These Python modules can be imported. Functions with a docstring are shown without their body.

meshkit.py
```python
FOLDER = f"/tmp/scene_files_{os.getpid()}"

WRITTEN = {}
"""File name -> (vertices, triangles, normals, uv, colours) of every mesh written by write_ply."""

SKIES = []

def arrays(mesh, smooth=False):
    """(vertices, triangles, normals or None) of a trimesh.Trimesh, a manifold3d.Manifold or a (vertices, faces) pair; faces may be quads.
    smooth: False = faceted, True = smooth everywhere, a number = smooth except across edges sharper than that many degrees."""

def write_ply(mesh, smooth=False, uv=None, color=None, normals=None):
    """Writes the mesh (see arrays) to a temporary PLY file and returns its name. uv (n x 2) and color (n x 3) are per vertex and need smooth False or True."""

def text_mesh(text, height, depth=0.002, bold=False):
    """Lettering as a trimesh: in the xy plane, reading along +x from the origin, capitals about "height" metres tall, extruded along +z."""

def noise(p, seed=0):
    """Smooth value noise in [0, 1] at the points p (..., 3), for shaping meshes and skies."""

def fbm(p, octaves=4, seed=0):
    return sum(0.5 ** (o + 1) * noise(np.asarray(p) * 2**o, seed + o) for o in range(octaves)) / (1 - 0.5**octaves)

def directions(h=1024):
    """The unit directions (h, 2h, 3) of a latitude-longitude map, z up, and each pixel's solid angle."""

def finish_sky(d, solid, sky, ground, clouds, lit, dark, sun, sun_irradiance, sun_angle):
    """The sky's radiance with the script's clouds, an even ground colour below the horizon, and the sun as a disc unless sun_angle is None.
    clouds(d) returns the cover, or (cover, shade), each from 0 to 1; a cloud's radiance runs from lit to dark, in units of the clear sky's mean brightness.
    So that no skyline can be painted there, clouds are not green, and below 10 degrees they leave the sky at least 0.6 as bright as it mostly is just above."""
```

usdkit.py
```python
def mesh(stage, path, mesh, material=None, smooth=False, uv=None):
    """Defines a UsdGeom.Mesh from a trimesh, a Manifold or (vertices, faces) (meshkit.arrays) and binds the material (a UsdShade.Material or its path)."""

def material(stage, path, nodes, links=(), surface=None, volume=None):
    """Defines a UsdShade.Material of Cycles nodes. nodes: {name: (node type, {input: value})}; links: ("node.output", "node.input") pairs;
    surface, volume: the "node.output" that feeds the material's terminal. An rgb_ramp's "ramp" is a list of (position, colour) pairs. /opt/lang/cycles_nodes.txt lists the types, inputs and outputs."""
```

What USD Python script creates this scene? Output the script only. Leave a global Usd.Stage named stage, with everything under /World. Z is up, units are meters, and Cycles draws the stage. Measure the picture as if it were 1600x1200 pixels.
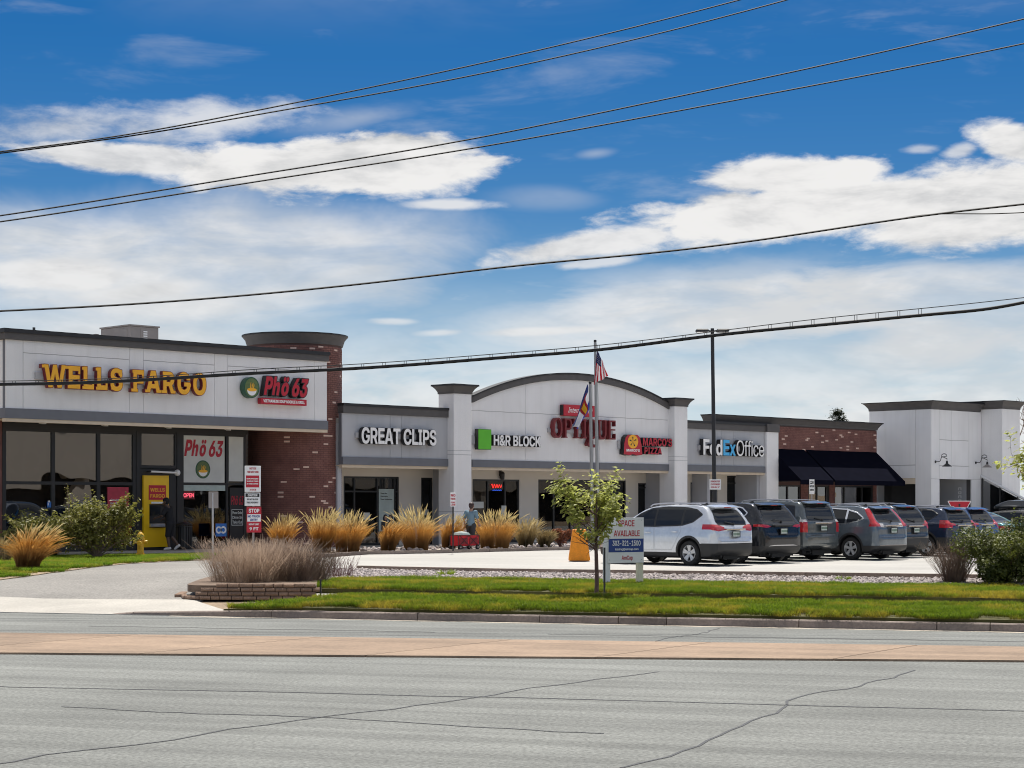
import math, random, glob
import numpy as np, trimesh, manifold3d, shapely
from shapely.geometry import Polygon, MultiPolygon, box as sbox, LineString, Point
from shapely import affinity
from shapely.ops import unary_union
from PIL import Image, ImageDraw, ImageFont
from pxr import Usd, UsdGeom, UsdLux, UsdShade, Sdf, Gf, Vt
import usdkit, meshkit
from manifold3d import Manifold, CrossSection

random.seed(7)
RNG = np.random.default_rng(7)
stage = Usd.Stage.CreateInMemory()
UsdGeom.SetStageUpAxis(stage, UsdGeom.Tokens.z)
UsdGeom.SetStageMetersPerUnit(stage, 1.0)
UsdGeom.Xform.Define(stage, '/World'); UsdGeom.Scope.Define(stage, '/World/Looks')

# ------------------------------------------------------------------ camera, sky, sun, exposure
S2 = math.sqrt(2.0)
EYE = (0.0, -52.82, 1.7)             # x runs along the shop front, y into the building, z up
FPX, HOR = 2900.0, 788.0
cam = UsdGeom.Camera.Define(stage, '/World/camera')
cam.CreateHorizontalApertureAttr(36.0); cam.CreateVerticalApertureAttr(27.0)
cam.CreateFocalLengthAttr(36.0 * FPX / 1600.0)
cam.CreateVerticalApertureOffsetAttr((HOR - 600.0) / 1600.0 * 36.0)
cam.CreateClippingRangeAttr(Gf.Vec2f(0.5, 5000))
cam.CreateExposureAttr(1.1)
cam.AddTransformOp().Set(Gf.Matrix4d(1/S2, -1/S2, 0, 0, 0, 0, 1, 0, -1/S2, -1/S2, 0, 0, *EYE, 1))

SUN_EL = math.radians(65.0)
SUN_H = np.array([0.74, 0.673])
SUN = np.array([*(SUN_H * math.cos(SUN_EL)), math.sin(SUN_EL)])
sun = UsdLux.DistantLight.Define(stage, '/World/sun')
sun.CreateIntensityAttr(0.78); sun.CreateAngleAttr(0.53); sun.CreateNormalizeAttr(True)
sun.CreateColorAttr(Gf.Vec3f(1.0, 0.95, 0.87))
_zx = np.cross([0, 0, 1.0], SUN); _zx /= np.linalg.norm(_zx); _zy = np.cross(SUN, _zx)
sun.AddTransformOp().Set(Gf.Matrix4d(*_zx, 0, *_zy, 0, *SUN, 0, 0, 0, 50, 1))

class G:
    """A small node-graph writer."""
    def __init__(s): s.n, s.l, s.i = {}, [], 0
    def add(s, kind, ins=None, **links):
        s.i += 1; nm = f'n{s.i}'; s.n[nm] = (kind, ins or {})
        for k, v in links.items(): s.l.append((v, f'{nm}.{k}'))
        return nm
    def math(s, op, a, b=None, clamp=False):
        ins, links = {'math_type': op, 'use_clamp': clamp}, {}
        for k, v in (('value1', a), ('value2', b)):
            if isinstance(v, str): links[k] = v
            elif v is not None: ins[k] = float(v)
        return s.add('math', ins, **links) + '.value'
    def mix(s, fac, a, b, blend='mix'):
        ins, links = {'blend_type': blend}, {}
        for k, v in (('fac', fac), ('a', a), ('b', b)):
            if isinstance(v, str): links[k] = v
            else: ins[k] = v
        return s.add('mix_color', ins, **links) + '.result'
    def rng(s, v, a, b, lo, hi, kind='smoothstep'):
        return s.add('map_range', {'range_type': kind, 'from_min': a, 'from_max': b, 'to_min': lo, 'to_max': hi, 'clamp': True}, value=v) + '.result'

SKY_STRENGTH = 0.125
def build_sky():
    g = G()
    sky = g.add('sky_texture', {'sky_type': 'single_scattering', 'sun_disc': False, 'sun_elevation': SUN_EL, 'sun_rotation': math.atan2(SUN[0], SUN[1]),
                                'altitude': 1600.0, 'air_density': 1.0, 'aerosol_density': 0.3, 'ozone_density': 2.0}) + '.color'
    deep = g.add('hsv', {'saturation': 1.50, 'value': SKY_BLUE, 'hue': 0.506, 'fac': 1.0}, color=sky) + '.color'
    pos = g.add('geometry') + '.position'
    xyz = g.add('separate_xyz', {}, vector=pos)
    x, y, z = (f'{xyz}.{c}' for c in 'xyz')
    r = g.math('multiply', g.math('subtract', x, y), 1 / S2)
    f = g.math('multiply', g.math('add', x, y), 1 / S2)
    az = g.math('arctan2', r, f)
    hl = g.math('sqrt', g.math('add', g.math('multiply', x, x), g.math('multiply', y, y)))
    el = g.math('divide', z, g.math('maximum', hl, 0.05))
    P = g.add('combine_xyz', {}, x=az, y=el) + '.vector'
    st = g.add('mapping', {'mapping_type': 'point', 'scale': (9.0, 34.0, 1.0)}, vector=P) + '.vector'
    n1 = g.add('noise_texture', {'scale': 1.0, 'detail': 7.0, 'roughness': 0.58, 'distortion': 0.35}, vector=st) + '.fac'
    st2 = g.add('mapping', {'mapping_type': 'point', 'scale': (30.0, 75.0, 1.0), 'location': (3.1, 7.7, 0)}, vector=P) + '.vector'
    n2 = g.add('noise_texture', {'scale': 1.0, 'detail': 8.0, 'roughness': 0.6, 'distortion': 0.2}, vector=st2) + '.fac'
    st3 = g.add('mapping', {'mapping_type': 'point', 'scale': (5.0, 14.0, 1.0), 'location': (1.3, 2.2, 0)}, vector=P) + '.vector'
    n3 = g.add('noise_texture', {'scale': 1.0, 'detail': 6.0, 'roughness': 0.6, 'distortion': 0.6}, vector=st3) + '.fac'
    a = lambda px: math.atan((px - 800) / FPX)
    e = lambda px, py: (HOR - py) / FPX * math.cos(a(px))
    def blob(px, py, rx, ry, tilt, soft, noise, amp, peak):
        m = g.add('mapping', {'mapping_type': 'texture', 'location': (a(px), e(px, py), 0), 'rotation': (0, 0, math.radians(tilt)), 'scale': (1.18 * rx / FPX, 1.22 * ry / FPX, 1.0)}, vector=P) + '.vector'
        d = g.add('vector_math', {'math_type': 'length'}, vector1=m) + '.value'
        d = g.math('add', d, g.math('multiply', g.math('subtract', noise, 0.5), amp))
        return g.rng(d, 1.0, 1.0 - soft, 0.0, peak)
    def union(items):
        out = items[0]
        for i in items[1:]: out = g.math('maximum', out, i)
        return out
    # bright thick clouds
    thick = union([blob(*b) for b in CLOUDS_THICK(n2)])
    thin = union([blob(*b) for b in CLOUDS_THIN(n1, n3)])
    thin = g.math('multiply', thin, g.rng(n1, 0.32, 0.60, 0.60, 1.0))
    # the general veil: streaks elsewhere in the sky and a white band towards the horizon
    veil = g.math('multiply', g.rng(n3, 0.36, 0.62, 0.05, 0.92), g.rng(el, 0.24, 0.42, 0.0, 1.0))
    wisp = g.math('multiply', g.rng(n1, 0.52, 0.75, 0.0, 0.55), g.rng(el, 0.09, 0.2, 1.0, 0.35))
    low = g.math('multiply', g.rng(el, 0.135, 0.03, 0.0, 0.97), g.rng(n1, 0.32, 0.56, 0.45, 1.0))
    thin = union([thin, veil, wisp, low])
    haze = g.mix(g.rng(el, 0.17, 0.02, 0.0, 0.55), deep, CLOUD_HAZE)
    soft = g.mix(g.rng(g.math('add', g.math('multiply', n2, 0.45), g.math('multiply', n3, 0.6)), 0.40, 0.66, 0.0, 1.0), (2.5, 2.58, 2.65), CLOUD_LIT)
    c1 = g.mix(thin, haze, soft)
    shade = g.rng(g.math('add', g.math('multiply', n2, 0.30), g.math('multiply', n1, 0.75)), 0.47, 0.70, 0.0, 1.0)
    cl = g.mix(shade, CLOUD_LIT, CLOUD_DARK)
    c2 = g.mix(thick, c1, cl)
    bg = g.add('background_shader', {'strength': SKY_STRENGTH}, color=c2)
    m = usdkit.material(stage, '/World/Looks/sky', g.n, g.l, surface=f'{bg}.background')
    dome = UsdLux.DomeLight.Define(stage, '/World/sky')
    dome.CreateIntensityAttr(1.0)
    UsdShade.MaterialBindingAPI.Apply(dome.GetPrim()).Bind(m)
    dome.GetPrim().SetCustomDataByKey('kind', 'structure')
SKY_BLUE = 0.26
CLOUD_LIT, CLOUD_DARK, CLOUD_THIN, CLOUD_HAZE = (3.25, 3.22, 3.18), (1.95, 2.0, 2.06), (3.4, 3.45, 3.45), (1.6, 2.5, 3.2)
CLOUDS_THICK = lambda n: [   # px, py, rx, ry, tilt, softness, noise, amplitude, density
    (570, 258, 195, 48, 2, .35, n, 1.3, 1), (420, 262, 190, 38, 0, .4, n, 1.3, 1), (230, 250, 205, 24, -4, .45, n, 1.2, .95), (660, 265, 110, 36, 0, .4, n, 1.2, 1),
    (1255, 276, 150, 34, -2, .35, n, 1.2, 1), (1340, 318, 330, 46, 4, .4, n, 1.3, 1), (1520, 320, 220, 66, 3, .4, n, 1.2, 1), (960, 378, 210, 24, 9, .55, n, 1.3, .95), (1150, 350, 190, 34, 6, .45, n, 1.3, 1),
    (1585, 224, 62, 30, -15, .45, n, 1.3, 1), (1500, 236, 30, 12, 10, .7, n, 1.4, .7), (1440, 233, 30, 8, 0, .8, n, 1.3, .5), (1555, 200, 28, 12, 12, .7, n, 1.4, .7),
    (300, 190, 190, 36, 4, .9, n, 1.8, .75), (90, 200, 150, 30, 6, .9, n, 1.8, .65), (85, 430, 130, 26, 0, .5, n, 1.2, .8), (220, 455, 110, 14, 6, .7, n, 1.4, .6),
    (705, 320, 75, 10, 0, .6, n, 1.0, .8), (930, 410, 80, 9, 5, .7, n, 1.1, .7), (610, 502, 40, 6, 0, .8, n, 1.0, .6), (690, 520, 40, 6, 3, .8, n, 1.0, .6), (860, 517, 130, 7, 2, .7, n, 1.0, .7)]
CLOUDS_THIN = lambda n1, n3: [
    (230, 420, 420, 125, 0, .7, n3, 1.3, .95), (470, 395, 320, 85, 6, .8, n3, 1.4, .9), (330, 345, 260, 36, 4, .8, n1, 1.6, .6), (1120, 440, 260, 40, 3, .8, n1, 1.5, .6), (160, 540, 420, 90, 0, .8, n1, 1.0, .9), (1260, 480, 480, 66, 2, .5, n1, 1.4, 1), (1500, 540, 300, 90, 0, .7, n1, 1.2, .95),
    (900, 520, 260, 60, 0, .8, n1, 1.2, .8), (860, 310, 90, 20, 0, 1, n1, 1.5, .35), (1000, 600, 500, 60, 0, .8, n1, 1.0, .8), (560, 185, 120, 22, 10, 1, n1, 1.6, .4), (930, 240, 40, 10, 6, 1, n1, 1.5, .35)]
build_sky()

# ------------------------------------------------------------------ names, labels, meshes
_used = {}
def numbered(parent, name):
    key = (parent, name); k = _used.get(key, 0); _used[key] = k + 1
    return f'{parent}/{name}' + (f'_{k:03d}' if k else '')
def tag(p, label=None, cat=None, group=None, kind=None):
    for k, v in (('label', label), ('category', cat), ('group', group), ('kind', kind)):
        if v: p.SetCustomDataByKey(k, v)
    return p
def thing(name, label, cat, loc=(0, 0, 0), rz=0.0, group=None):
    x = UsdGeom.Xform.Define(stage, numbered('/World', name))
    x.AddTranslateOp().Set(Gf.Vec3d(*map(float, loc)))
    if rz: x.AddRotateZOp().Set(float(rz))
    return tag(x.GetPrim(), label, cat, group)
def obj(name, mesh, m, parent=None, smooth=False, label=None, kind=None, shift=None):
    path = numbered(str(parent.GetPath()) if parent else '/World', name)
    if isinstance(mesh, list): mesh = trimesh.util.concatenate([as_tm(q) for q in mesh])
    if shift is not None:
        mesh = as_tm(mesh).copy(); mesh.apply_translation(-np.asarray(shift, float))
    p = usdkit.mesh(stage, path, mesh, M[m] if isinstance(m, str) else m, smooth).GetPrim()
    return tag(p, label, kind=kind)
def solo(name, mesh, m, label, cat, group=None, smooth=False, kind=None):
    return tag(obj(name, mesh, m, None, smooth), label, cat, group, kind)
def struct(name, mesh, m, parent=None, smooth=False, kind='structure'):
    return obj(name, mesh, m, parent, smooth, kind=None if parent else kind)
def dup(src, label, loc, rz=0.0, scale=1.0, cat=None, group=None):
    was = src.GetCustomData(); base = src.GetName()
    if base[-4:-3] == '_' and base[-3:].isdigit(): base = base[:-4]
    x = UsdGeom.Xform.Define(stage, numbered('/World', base))
    x.GetPrim().GetReferences().AddInternalReference(src.GetPath())
    x.ClearXformOpOrder()
    x.AddTransformOp(opSuffix='copy').Set(Gf.Matrix4d().SetScale(scale) * Gf.Matrix4d().SetRotate(Gf.Rotation(Gf.Vec3d(0, 0, 1), float(rz))) * Gf.Matrix4d().SetTranslate(Gf.Vec3d(*map(float, loc))))
    x.GetPrim().SetInstanceable(True)
    return tag(x.GetPrim(), label, cat or was['category'], group or was.get('group'))

def as_tm(m):
    if isinstance(m, trimesh.Trimesh): return m
    v, f, _ = meshkit.arrays(m); return trimesh.Trimesh(v, f, process=False)
def bx(x0, x1, y0, y1, z0, z1):
    b = trimesh.creation.box([abs(x1 - x0), abs(y1 - y0), abs(z1 - z0)]); b.apply_translation([(x0 + x1) / 2, (y0 + y1) / 2, (z0 + z1) / 2]); return b
def rbx(x0, x1, y0, y1, z0, z1, ch=0.01):
    """A box with chamfered edges."""
    c = np.array([(x0 + x1) / 2, (y0 + y1) / 2, (z0 + z1) / 2]); h = np.abs([x1 - x0, y1 - y0, z1 - z0]) / 2; ch = min(ch, h.min() * .9)
    pts = [np.array(s) * (h - np.array([0 if a == k else ch for k in range(3)])) for s in np.ndindex(2, 2, 2) for s in [tuple(2 * np.array(s) - 1)] for a in range(3)]
    m = trimesh.convex.convex_hull(np.array(pts) + c); return m
def cyl(p, q, r, n=10, r2=None):
    """A tapered round bar from p to q."""
    return tube([p, q], [r, r if r2 is None else r2], n)
def tube(pts, r, n=8, caps=True):
    p = np.asarray(pts, float); r = np.broadcast_to(np.asarray(r, float), (len(p),))
    t = np.gradient(p, axis=0); t /= np.linalg.norm(t, axis=1, keepdims=True) + 1e-12
    ref = np.array([0, 0, 1.0]) if abs(t[0][2]) < .9 else np.array([1.0, 0, 0])
    a = np.cross(t, ref); a /= np.linalg.norm(a, axis=1, keepdims=True) + 1e-12; b = np.cross(t, a)
    ang = np.arange(n) * 2 * np.pi / n
    v = (p[:, None] + r[:, None, None] * (np.cos(ang)[None, :, None] * a[:, None] + np.sin(ang)[None, :, None] * b[:, None])).reshape(-1, 3)
    f = []
    for i in range(len(p) - 1):
        for j in range(n):
            A, B, C, D = i * n + j, i * n + (j + 1) % n, (i + 1) * n + (j + 1) % n, (i + 1) * n + j
            f += [(A, C, B), (A, D, C)]
    if caps:
        k = len(v); v = np.vstack([v, p[0], p[-1]])
        for j in range(n):
            f += [(k, j, (j + 1) % n), (k + 1, (len(p) - 1) * n + (j + 1) % n, (len(p) - 1) * n + j)]
    m = trimesh.Trimesh(v, np.array(f), process=False); m.invert(); return m
def lathe(profile, n=24, loc=(0, 0, 0), axis='z'):
    m = trimesh.creation.revolve(np.array(profile, float), sections=n)
    if axis == 'x': m.apply_transform(trimesh.transformations.rotation_matrix(np.pi / 2, [0, 1, 0]))
    m.apply_translation(loc); return m
def plate(poly, depth):
    """Extrudes a shapely polygon along +z."""
    gs = [g for g in getattr(poly, 'geoms', [poly]) if g.geom_type == 'Polygon' and g.area > 1e-7]
    return trimesh.util.concatenate([trimesh.creation.extrude_polygon(g, depth, engine='earcut') for g in gs])
def front(poly, c_near, c_far):
    """A polygon in the (x, z) plane as a slab between y = c_near and y = c_far (c_near < c_far)."""
    m = plate(poly, abs(c_far - c_near))
    T = np.array([[1, 0, 0, 0], [0, 0, -1, max(c_near, c_far)], [0, 1, 0, 0], [0, 0, 0, 1.0]]); m.apply_transform(T); return m
def side(poly, x0, x1):
    """A polygon in the (y, z) plane as a slab between x0 and x1."""
    m = plate(poly, abs(x1 - x0)); m.apply_transform(np.array([[0, 0, 1, min(x0, x1)], [1, 0, 0, 0], [0, 1, 0, 0], [0, 0, 0, 1.0]])); return m
def P4(*p): return Polygon(p)

_font = ImageFont.truetype(glob.glob('/opt/blender-*/*/datafiles/fonts/Inter.woff2')[0], 160)
def glyph(ch, weight):
    _font.set_variation_by_axes([32, weight])
    x0, y0, x1, y1 = _font.getbbox(ch, anchor='ls')
    adv = _font.getlength(ch)
    if x1 <= x0 or ch == ' ': return None, adv / 116.0
    im = Image.new('L', (x1 - x0 + 8, y1 - y0 + 8)); ImageDraw.Draw(im).text((4 - x0, 4 - y0), ch, 255, _font, anchor='ls')
    on = np.pad(np.asarray(im) > 127, ((0, 0), (1, 1))).astype(np.int8)
    rows, starts = np.nonzero(np.diff(on, axis=1) == 1); ends = np.nonzero(np.diff(on, axis=1) == -1)[1]
    shp = shapely.union_all(shapely.box(starts, -rows - 1, ends, -rows)).buffer(0.8).buffer(-0.8).simplify(1.1)
    return affinity.affine_transform(shp, [1 / 116, 0, 0, 1 / 116, (x0 - 4) / 116, (4 - y0) / 116]), adv / 116.0
_gc = {}
def lay(text, weight=700, slant=0.0, track=0.0):
    """[(character, polygon)] with capitals 1 high, reading along +x."""
    out, x = [], 0.0
    for ch in text:
        if (ch, weight) not in _gc: _gc[(ch, weight)] = glyph(ch, weight)
        p, adv = _gc[(ch, weight)]
        if p is not None: out.append((ch, affinity.affine_transform(p, [1, slant, 0, 1, x, 0])))
        x += adv + track
    return out
def fit(items, x0, x1, z0, z1, cap=True):
    """Scales laid-out letters to the box x0..x1, z0 (base line) .. z1 (capital height)."""
    b = unary_union([p for _, p in items]).bounds
    sx, sz = (x1 - x0) / (b[2] - b[0]), (z1 - z0) / (1.0 if cap else b[3] - b[1])
    return [(c, affinity.affine_transform(p, [sx, 0, 0, sz, x0 - b[0] * sx, z0 - (0 if cap else b[1] * sz)])) for c, p in items]
def print_on(text, x0, x1, z0, z1, c, weight=700, slant=0.0, thick=0.004):
    """Flat lettering on a surface facing -y at y = c."""
    return front(unary_union([p for _, p in fit(lay(text, weight, slant), x0, x1, z0, z1)]), c - thick, c)

# ------------------------------------------------------------------ from the plan: where sight lines of the survey meet planes
def K(px): return (px - 800.0) / FPX
def FX(px, c=0.0): k = K(px); return (c - EYE[1]) * (1 + k) / (1 - k)
def FZ(py, px, c=0.0): return EYE[2] + (HOR - py) * ((c - EYE[1]) * S2 / (1 - K(px))) / FPX
def at(px, py, depth):
    k = K(px); return np.array([depth * (1 + k) / S2, EYE[1] + depth * (1 - k) / S2, EYE[2] + (HOR - py) * depth / FPX])
def SZ(px, c=0.0): return FPX / ((c - EYE[1]) * S2 / (1 - K(px)))     # pixels per metre there
def flat(px, py, z): return at(px, py, (EYE[2] - z) * FPX / (py - HOR))
_ka, _kb = flat(533, 967.5, -.5), flat(1600, 988, -.5)
DS = (_kb - _ka)[:2]; DS /= np.linalg.norm(DS); DW = np.array([-DS[1], DS[0]])      # along the kerb, and away from the street
WK = float((_ka[:2] - EYE[:2]) @ DW)
def W(x, y): return (np.asarray(x) - EYE[0]) * DW[0] + (np.asarray(y) - EYE[1]) * DW[1]
def Sg(x, y): return (np.asarray(x) - EYE[0]) * DS[0] + (np.asarray(y) - EYE[1]) * DS[1]
def sw(s, w): return EYE[0] + s * DS[0] + w * DW[0], EYE[1] + s * DS[1] + w * DW[1]
def Z(x, y): return np.interp(W(x, y), [WK, WK + 2.9, WK + 4.2, WK + 8.4, WK + 11.3], [-.5, -.3, -.24, -.06, 0.0])
def G0(px, py, dz=0.0):
    z = 0.0
    for _ in range(30):
        p = flat(px, py, z); z = .5 * z + .5 * float(Z(p[0], p[1]) + dz)
    return flat(px, py, z)
if __name__ == '__main__' and False: print(WK, DS, DW)
# ------------------------------------------------------------------ materials
M = {}
def mk(name, col, rough=.6, metal=0.0, var=.12, vscale=3.0, fine=0.0, fscale=60.0, bump=0.0, bscale=80.0, island=0.0, coat=0.0, spec=.5, col2=None, detail=5.0, objvar=0.0, transl=0.0, streak=0.0, along=0.0):
    """A procedural surface: one colour with large soft variation, optional fine grain, bump and a per-piece tone."""
    g = G(); col = np.array(col, float)
    pos = g.add('geometry') + '.position'
    n = g.add('noise_texture', {'scale': vscale, 'detail': detail, 'roughness': .6}, vector=pos) + '.fac'
    c = g.mix(g.rng(n, .3, .7, 0, 1, 'linear'), tuple(col * (1 - var)), tuple((np.array(col2) if col2 is not None else col * (1 + var))))
    if fine:
        n2 = g.add('noise_texture', {'scale': fscale, 'detail': 3.0, 'roughness': .7}, vector=pos) + '.fac'
        c = g.mix(1.0, c, g.mix(g.rng(n2, .3, .7, 0, 1, 'linear'), (1 - fine,) * 3, (1 + fine,) * 3), 'multiply')
        g.n[c.split('.')[0]][1]['use_clamp'] = False
    if streak:      # rain streaks
        sm = g.add('mapping', {'mapping_type': 'point', 'scale': (3.5, 3.5, .22)}, vector=pos) + '.vector'
        n3 = g.add('noise_texture', {'scale': 1.0, 'detail': 5.0, 'roughness': .65}, vector=sm) + '.fac'
        c = g.mix(1.0, c, g.mix(g.rng(n3, .42, .75, 0, 1), (1.0, 1.0, 1.0), (1 - streak, 1 - streak * 1.05, 1 - streak * 1.15)), 'multiply')
    if along:       # wear drawn out along the street
        sm = g.add('mapping', {'mapping_type': 'point', 'rotation': (0, 0, -math.atan2(DS[1], DS[0]))}, vector=pos) + '.vector'
        sm = g.add('mapping', {'mapping_type': 'point', 'scale': (.10, 2.3, 1.0)}, vector=sm) + '.vector'
        n3 = g.add('noise_texture', {'scale': 1.0, 'detail': 6.0, 'roughness': .6}, vector=sm) + '.fac'
        c = g.mix(1.0, c, g.mix(g.rng(n3, .34, .66, 0, 1), (1 - along,) * 3, (1 + along,) * 3), 'multiply')
    if island:
        c = g.mix(1.0, c, g.mix(g.add('geometry') + '.random_per_island', (1 - island,) * 3, (1 + island,) * 3), 'multiply')
    if objvar:
        c = g.mix(1.0, c, g.mix(g.add('object_info') + '.random', (1 - objvar,) * 3, (1 + objvar,) * 3), 'multiply')
    ins = {'roughness': rough, 'metallic': metal, 'coat_weight': coat, 'specular_ior_level': spec}
    links = {'base_color': c}
    if bump:
        nb = g.add('noise_texture', {'scale': bscale, 'detail': 4.0, 'roughness': .6}, vector=pos) + '.fac'
        links['normal'] = g.add('bump', {'strength': bump, 'distance': .02}, height=nb) + '.normal'
    p = g.add('principled_bsdf', ins, **links)
    surf = f'{p}.BSDF'
    if transl:
        t = g.add('translucent_bsdf', {}, color=c) + '.BSDF'
        surf = g.add('mix_closure', {'fac': transl}, closure1=surf, closure2=t) + '.closure'
    M[name] = usdkit.material(stage, f'/World/Looks/{name}', g.n, g.l, surface=surf)
    return M[name]

mk('stucco_white', (.78, .775, .785), .85, var=.04, streak=.055, vscale=.6, fine=.05, fscale=40, bump=.25, bscale=120)
mk('stucco_grey', (.44, .45, .48), .85, var=.05, streak=.07, vscale=.6, fine=.05, fscale=40, bump=.25, bscale=120)
mk('stucco_cream', (.66, .62, .56), .85, var=.05, vscale=.6, fine=.05, bump=.2, bscale=120)
mk('band_grey', (.155, .162, .185), .8, var=.06, fine=.04, bump=.2, bscale=120)
mk('coping_grey', (.085, .08, .08), .7, var=.1, fine=.05, bump=.1)
mk('coping_black', (.014, .014, .016), .5, var=.2)
mk('soffit_cream', (.62, .52, .40), .8, var=.06, fine=.04)
mk('frame_black', (.012, .012, .013), .4, var=.2)
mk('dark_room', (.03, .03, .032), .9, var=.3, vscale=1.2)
mk('roofing', (.35, .34, .33), .9, var=.1, fine=.1)
mk('metal_grey', (.30, .27, .255), .5, metal=.3, var=.08, vscale=2)
mk('steel', (.5, .5, .52), .35, metal=.9, var=.06)
mk('wheel_silver', (.55, .56, .57), .3, metal=.35, var=.05)
mk('chrome', (.75, .76, .78), .12, metal=1.0, var=.02)
mk('white_paint', (.78, .78, .78), .45, var=.04, fine=.03)
mk('cream_paint', (.72, .67, .52), .6, var=.06, fine=.05, vscale=5)
mk('sign_red', (.45, .012, .03), .4, var=.05)
mk('sign_red_dark', (.16, .012, .016), .4, var=.1)
mk('sign_yellow', (.85, .42, .02), .4, var=.04)
mk('sign_white', (.82, .82, .82), .4, var=.02)
mk('sign_black', (.012, .011, .012), .45, var=.1)
mk('sign_green', (.10, .46, .02), .4, var=.04)
mk('sign_darkgreen', (.02, .085, .045), .4, var=.15, vscale=6)
mk('sign_olive', (.10, .15, .05), .5, var=.2, vscale=8)
mk('sign_blue', (.02, .05, .22), .4, var=.05)
mk('sign_lightblue', (.06, .42, .78), .4, var=.04)
mk('handicap_blue', (.03, .16, .5), .4, var=.1)
mk('raceway', (.42, .42, .44), .6, var=.05)
mk('poster_pale', (.42, .50, .48), .5, var=.1, vscale=4)
mk('poster_red', (.42, .03, .06), .45, var=.2, vscale=5)
mk('vinyl_white', (.60, .62, .60), .4, var=.08, vscale=2)
mk('atm_yellow', (.82, .50, .008), .35, var=.06, vscale=2, coat=.3)
mk('hydrant_yellow', (.72, .42, .03), .45, var=.18, vscale=9, fine=.15, fscale=40, coat=.2)
mk('orange_paint', (.80, .27, .008), .6, var=.12, vscale=4, fine=.12, fscale=25, bump=.4, bscale=30)
mk('awning_navy', (.005, .0055, .012), .95, var=.15, vscale=3, spec=.02)
mk('black_metal', (.013, .013, .014), .45, var=.15)
mk('pole_dark', (.02, .02, .022), .45, var=.15)
mk('flag_pole', (.34, .34, .34), .4, metal=.5, var=.08)
mk('rubber', (.012, .012, .012), .8, var=.2)
mk('wire', (.012, .012, .013), .7, var=.2)
mk('brick_dark', (.50, .20, .175), .85, var=.28, vscale=2.0, island=.6, fine=.12, fscale=90, bump=.3, bscale=90, col2=(.60, .27, .22))
mk('brick_light', (.68, .48, .40), .85, var=.2, vscale=4, fine=.12, fscale=60)
mk('mortar', (.10, .055, .05), .9, var=.15, fine=.1)
mk('block_tan', (.34, .225, .16), .95, var=.22, vscale=4, island=.3, fine=.2, fscale=35, bump=.9, bscale=30, objvar=.18)
mk('asphalt_road', (.15, .155, .146), .9, along=.16, var=.16, vscale=.35, fine=.45, fscale=22, bump=.3, bscale=60)
mk('asphalt_drive', (.215, .205, .19), .92, var=.18, vscale=.3, fine=.40, fscale=20, bump=.3, bscale=60)
mk('lot_concrete', (.36, .35, .33), .9, along=.07, var=.10, vscale=.22, fine=.10, fscale=9, bump=.2, bscale=60)
mk('concrete', (.38, .36, .325), .9, var=.14, vscale=.7, fine=.14, fscale=20, bump=.3, bscale=60)
mk('kerb_concrete', (.23, .185, .16), .92, var=.25, vscale=1.4, fine=.2, fscale=18, bump=.5, bscale=40, objvar=.15)
mk('dirt', (.28, .21, .14), .95, var=.25, vscale=.5, fine=.25, fscale=15)
mk('rock_tan', (.50, .44, .38), .9, var=.25, vscale=3, fine=.2, fscale=30, island=.3, objvar=.25)
mk('gravel_stone', (.33, .29, .28), .9, var=.25, vscale=2, objvar=.45, fine=.15, fscale=40)
mk('gravel_bed', (.17, .145, .135), .95, var=.3, vscale=9, fine=.3, fscale=30)
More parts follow.
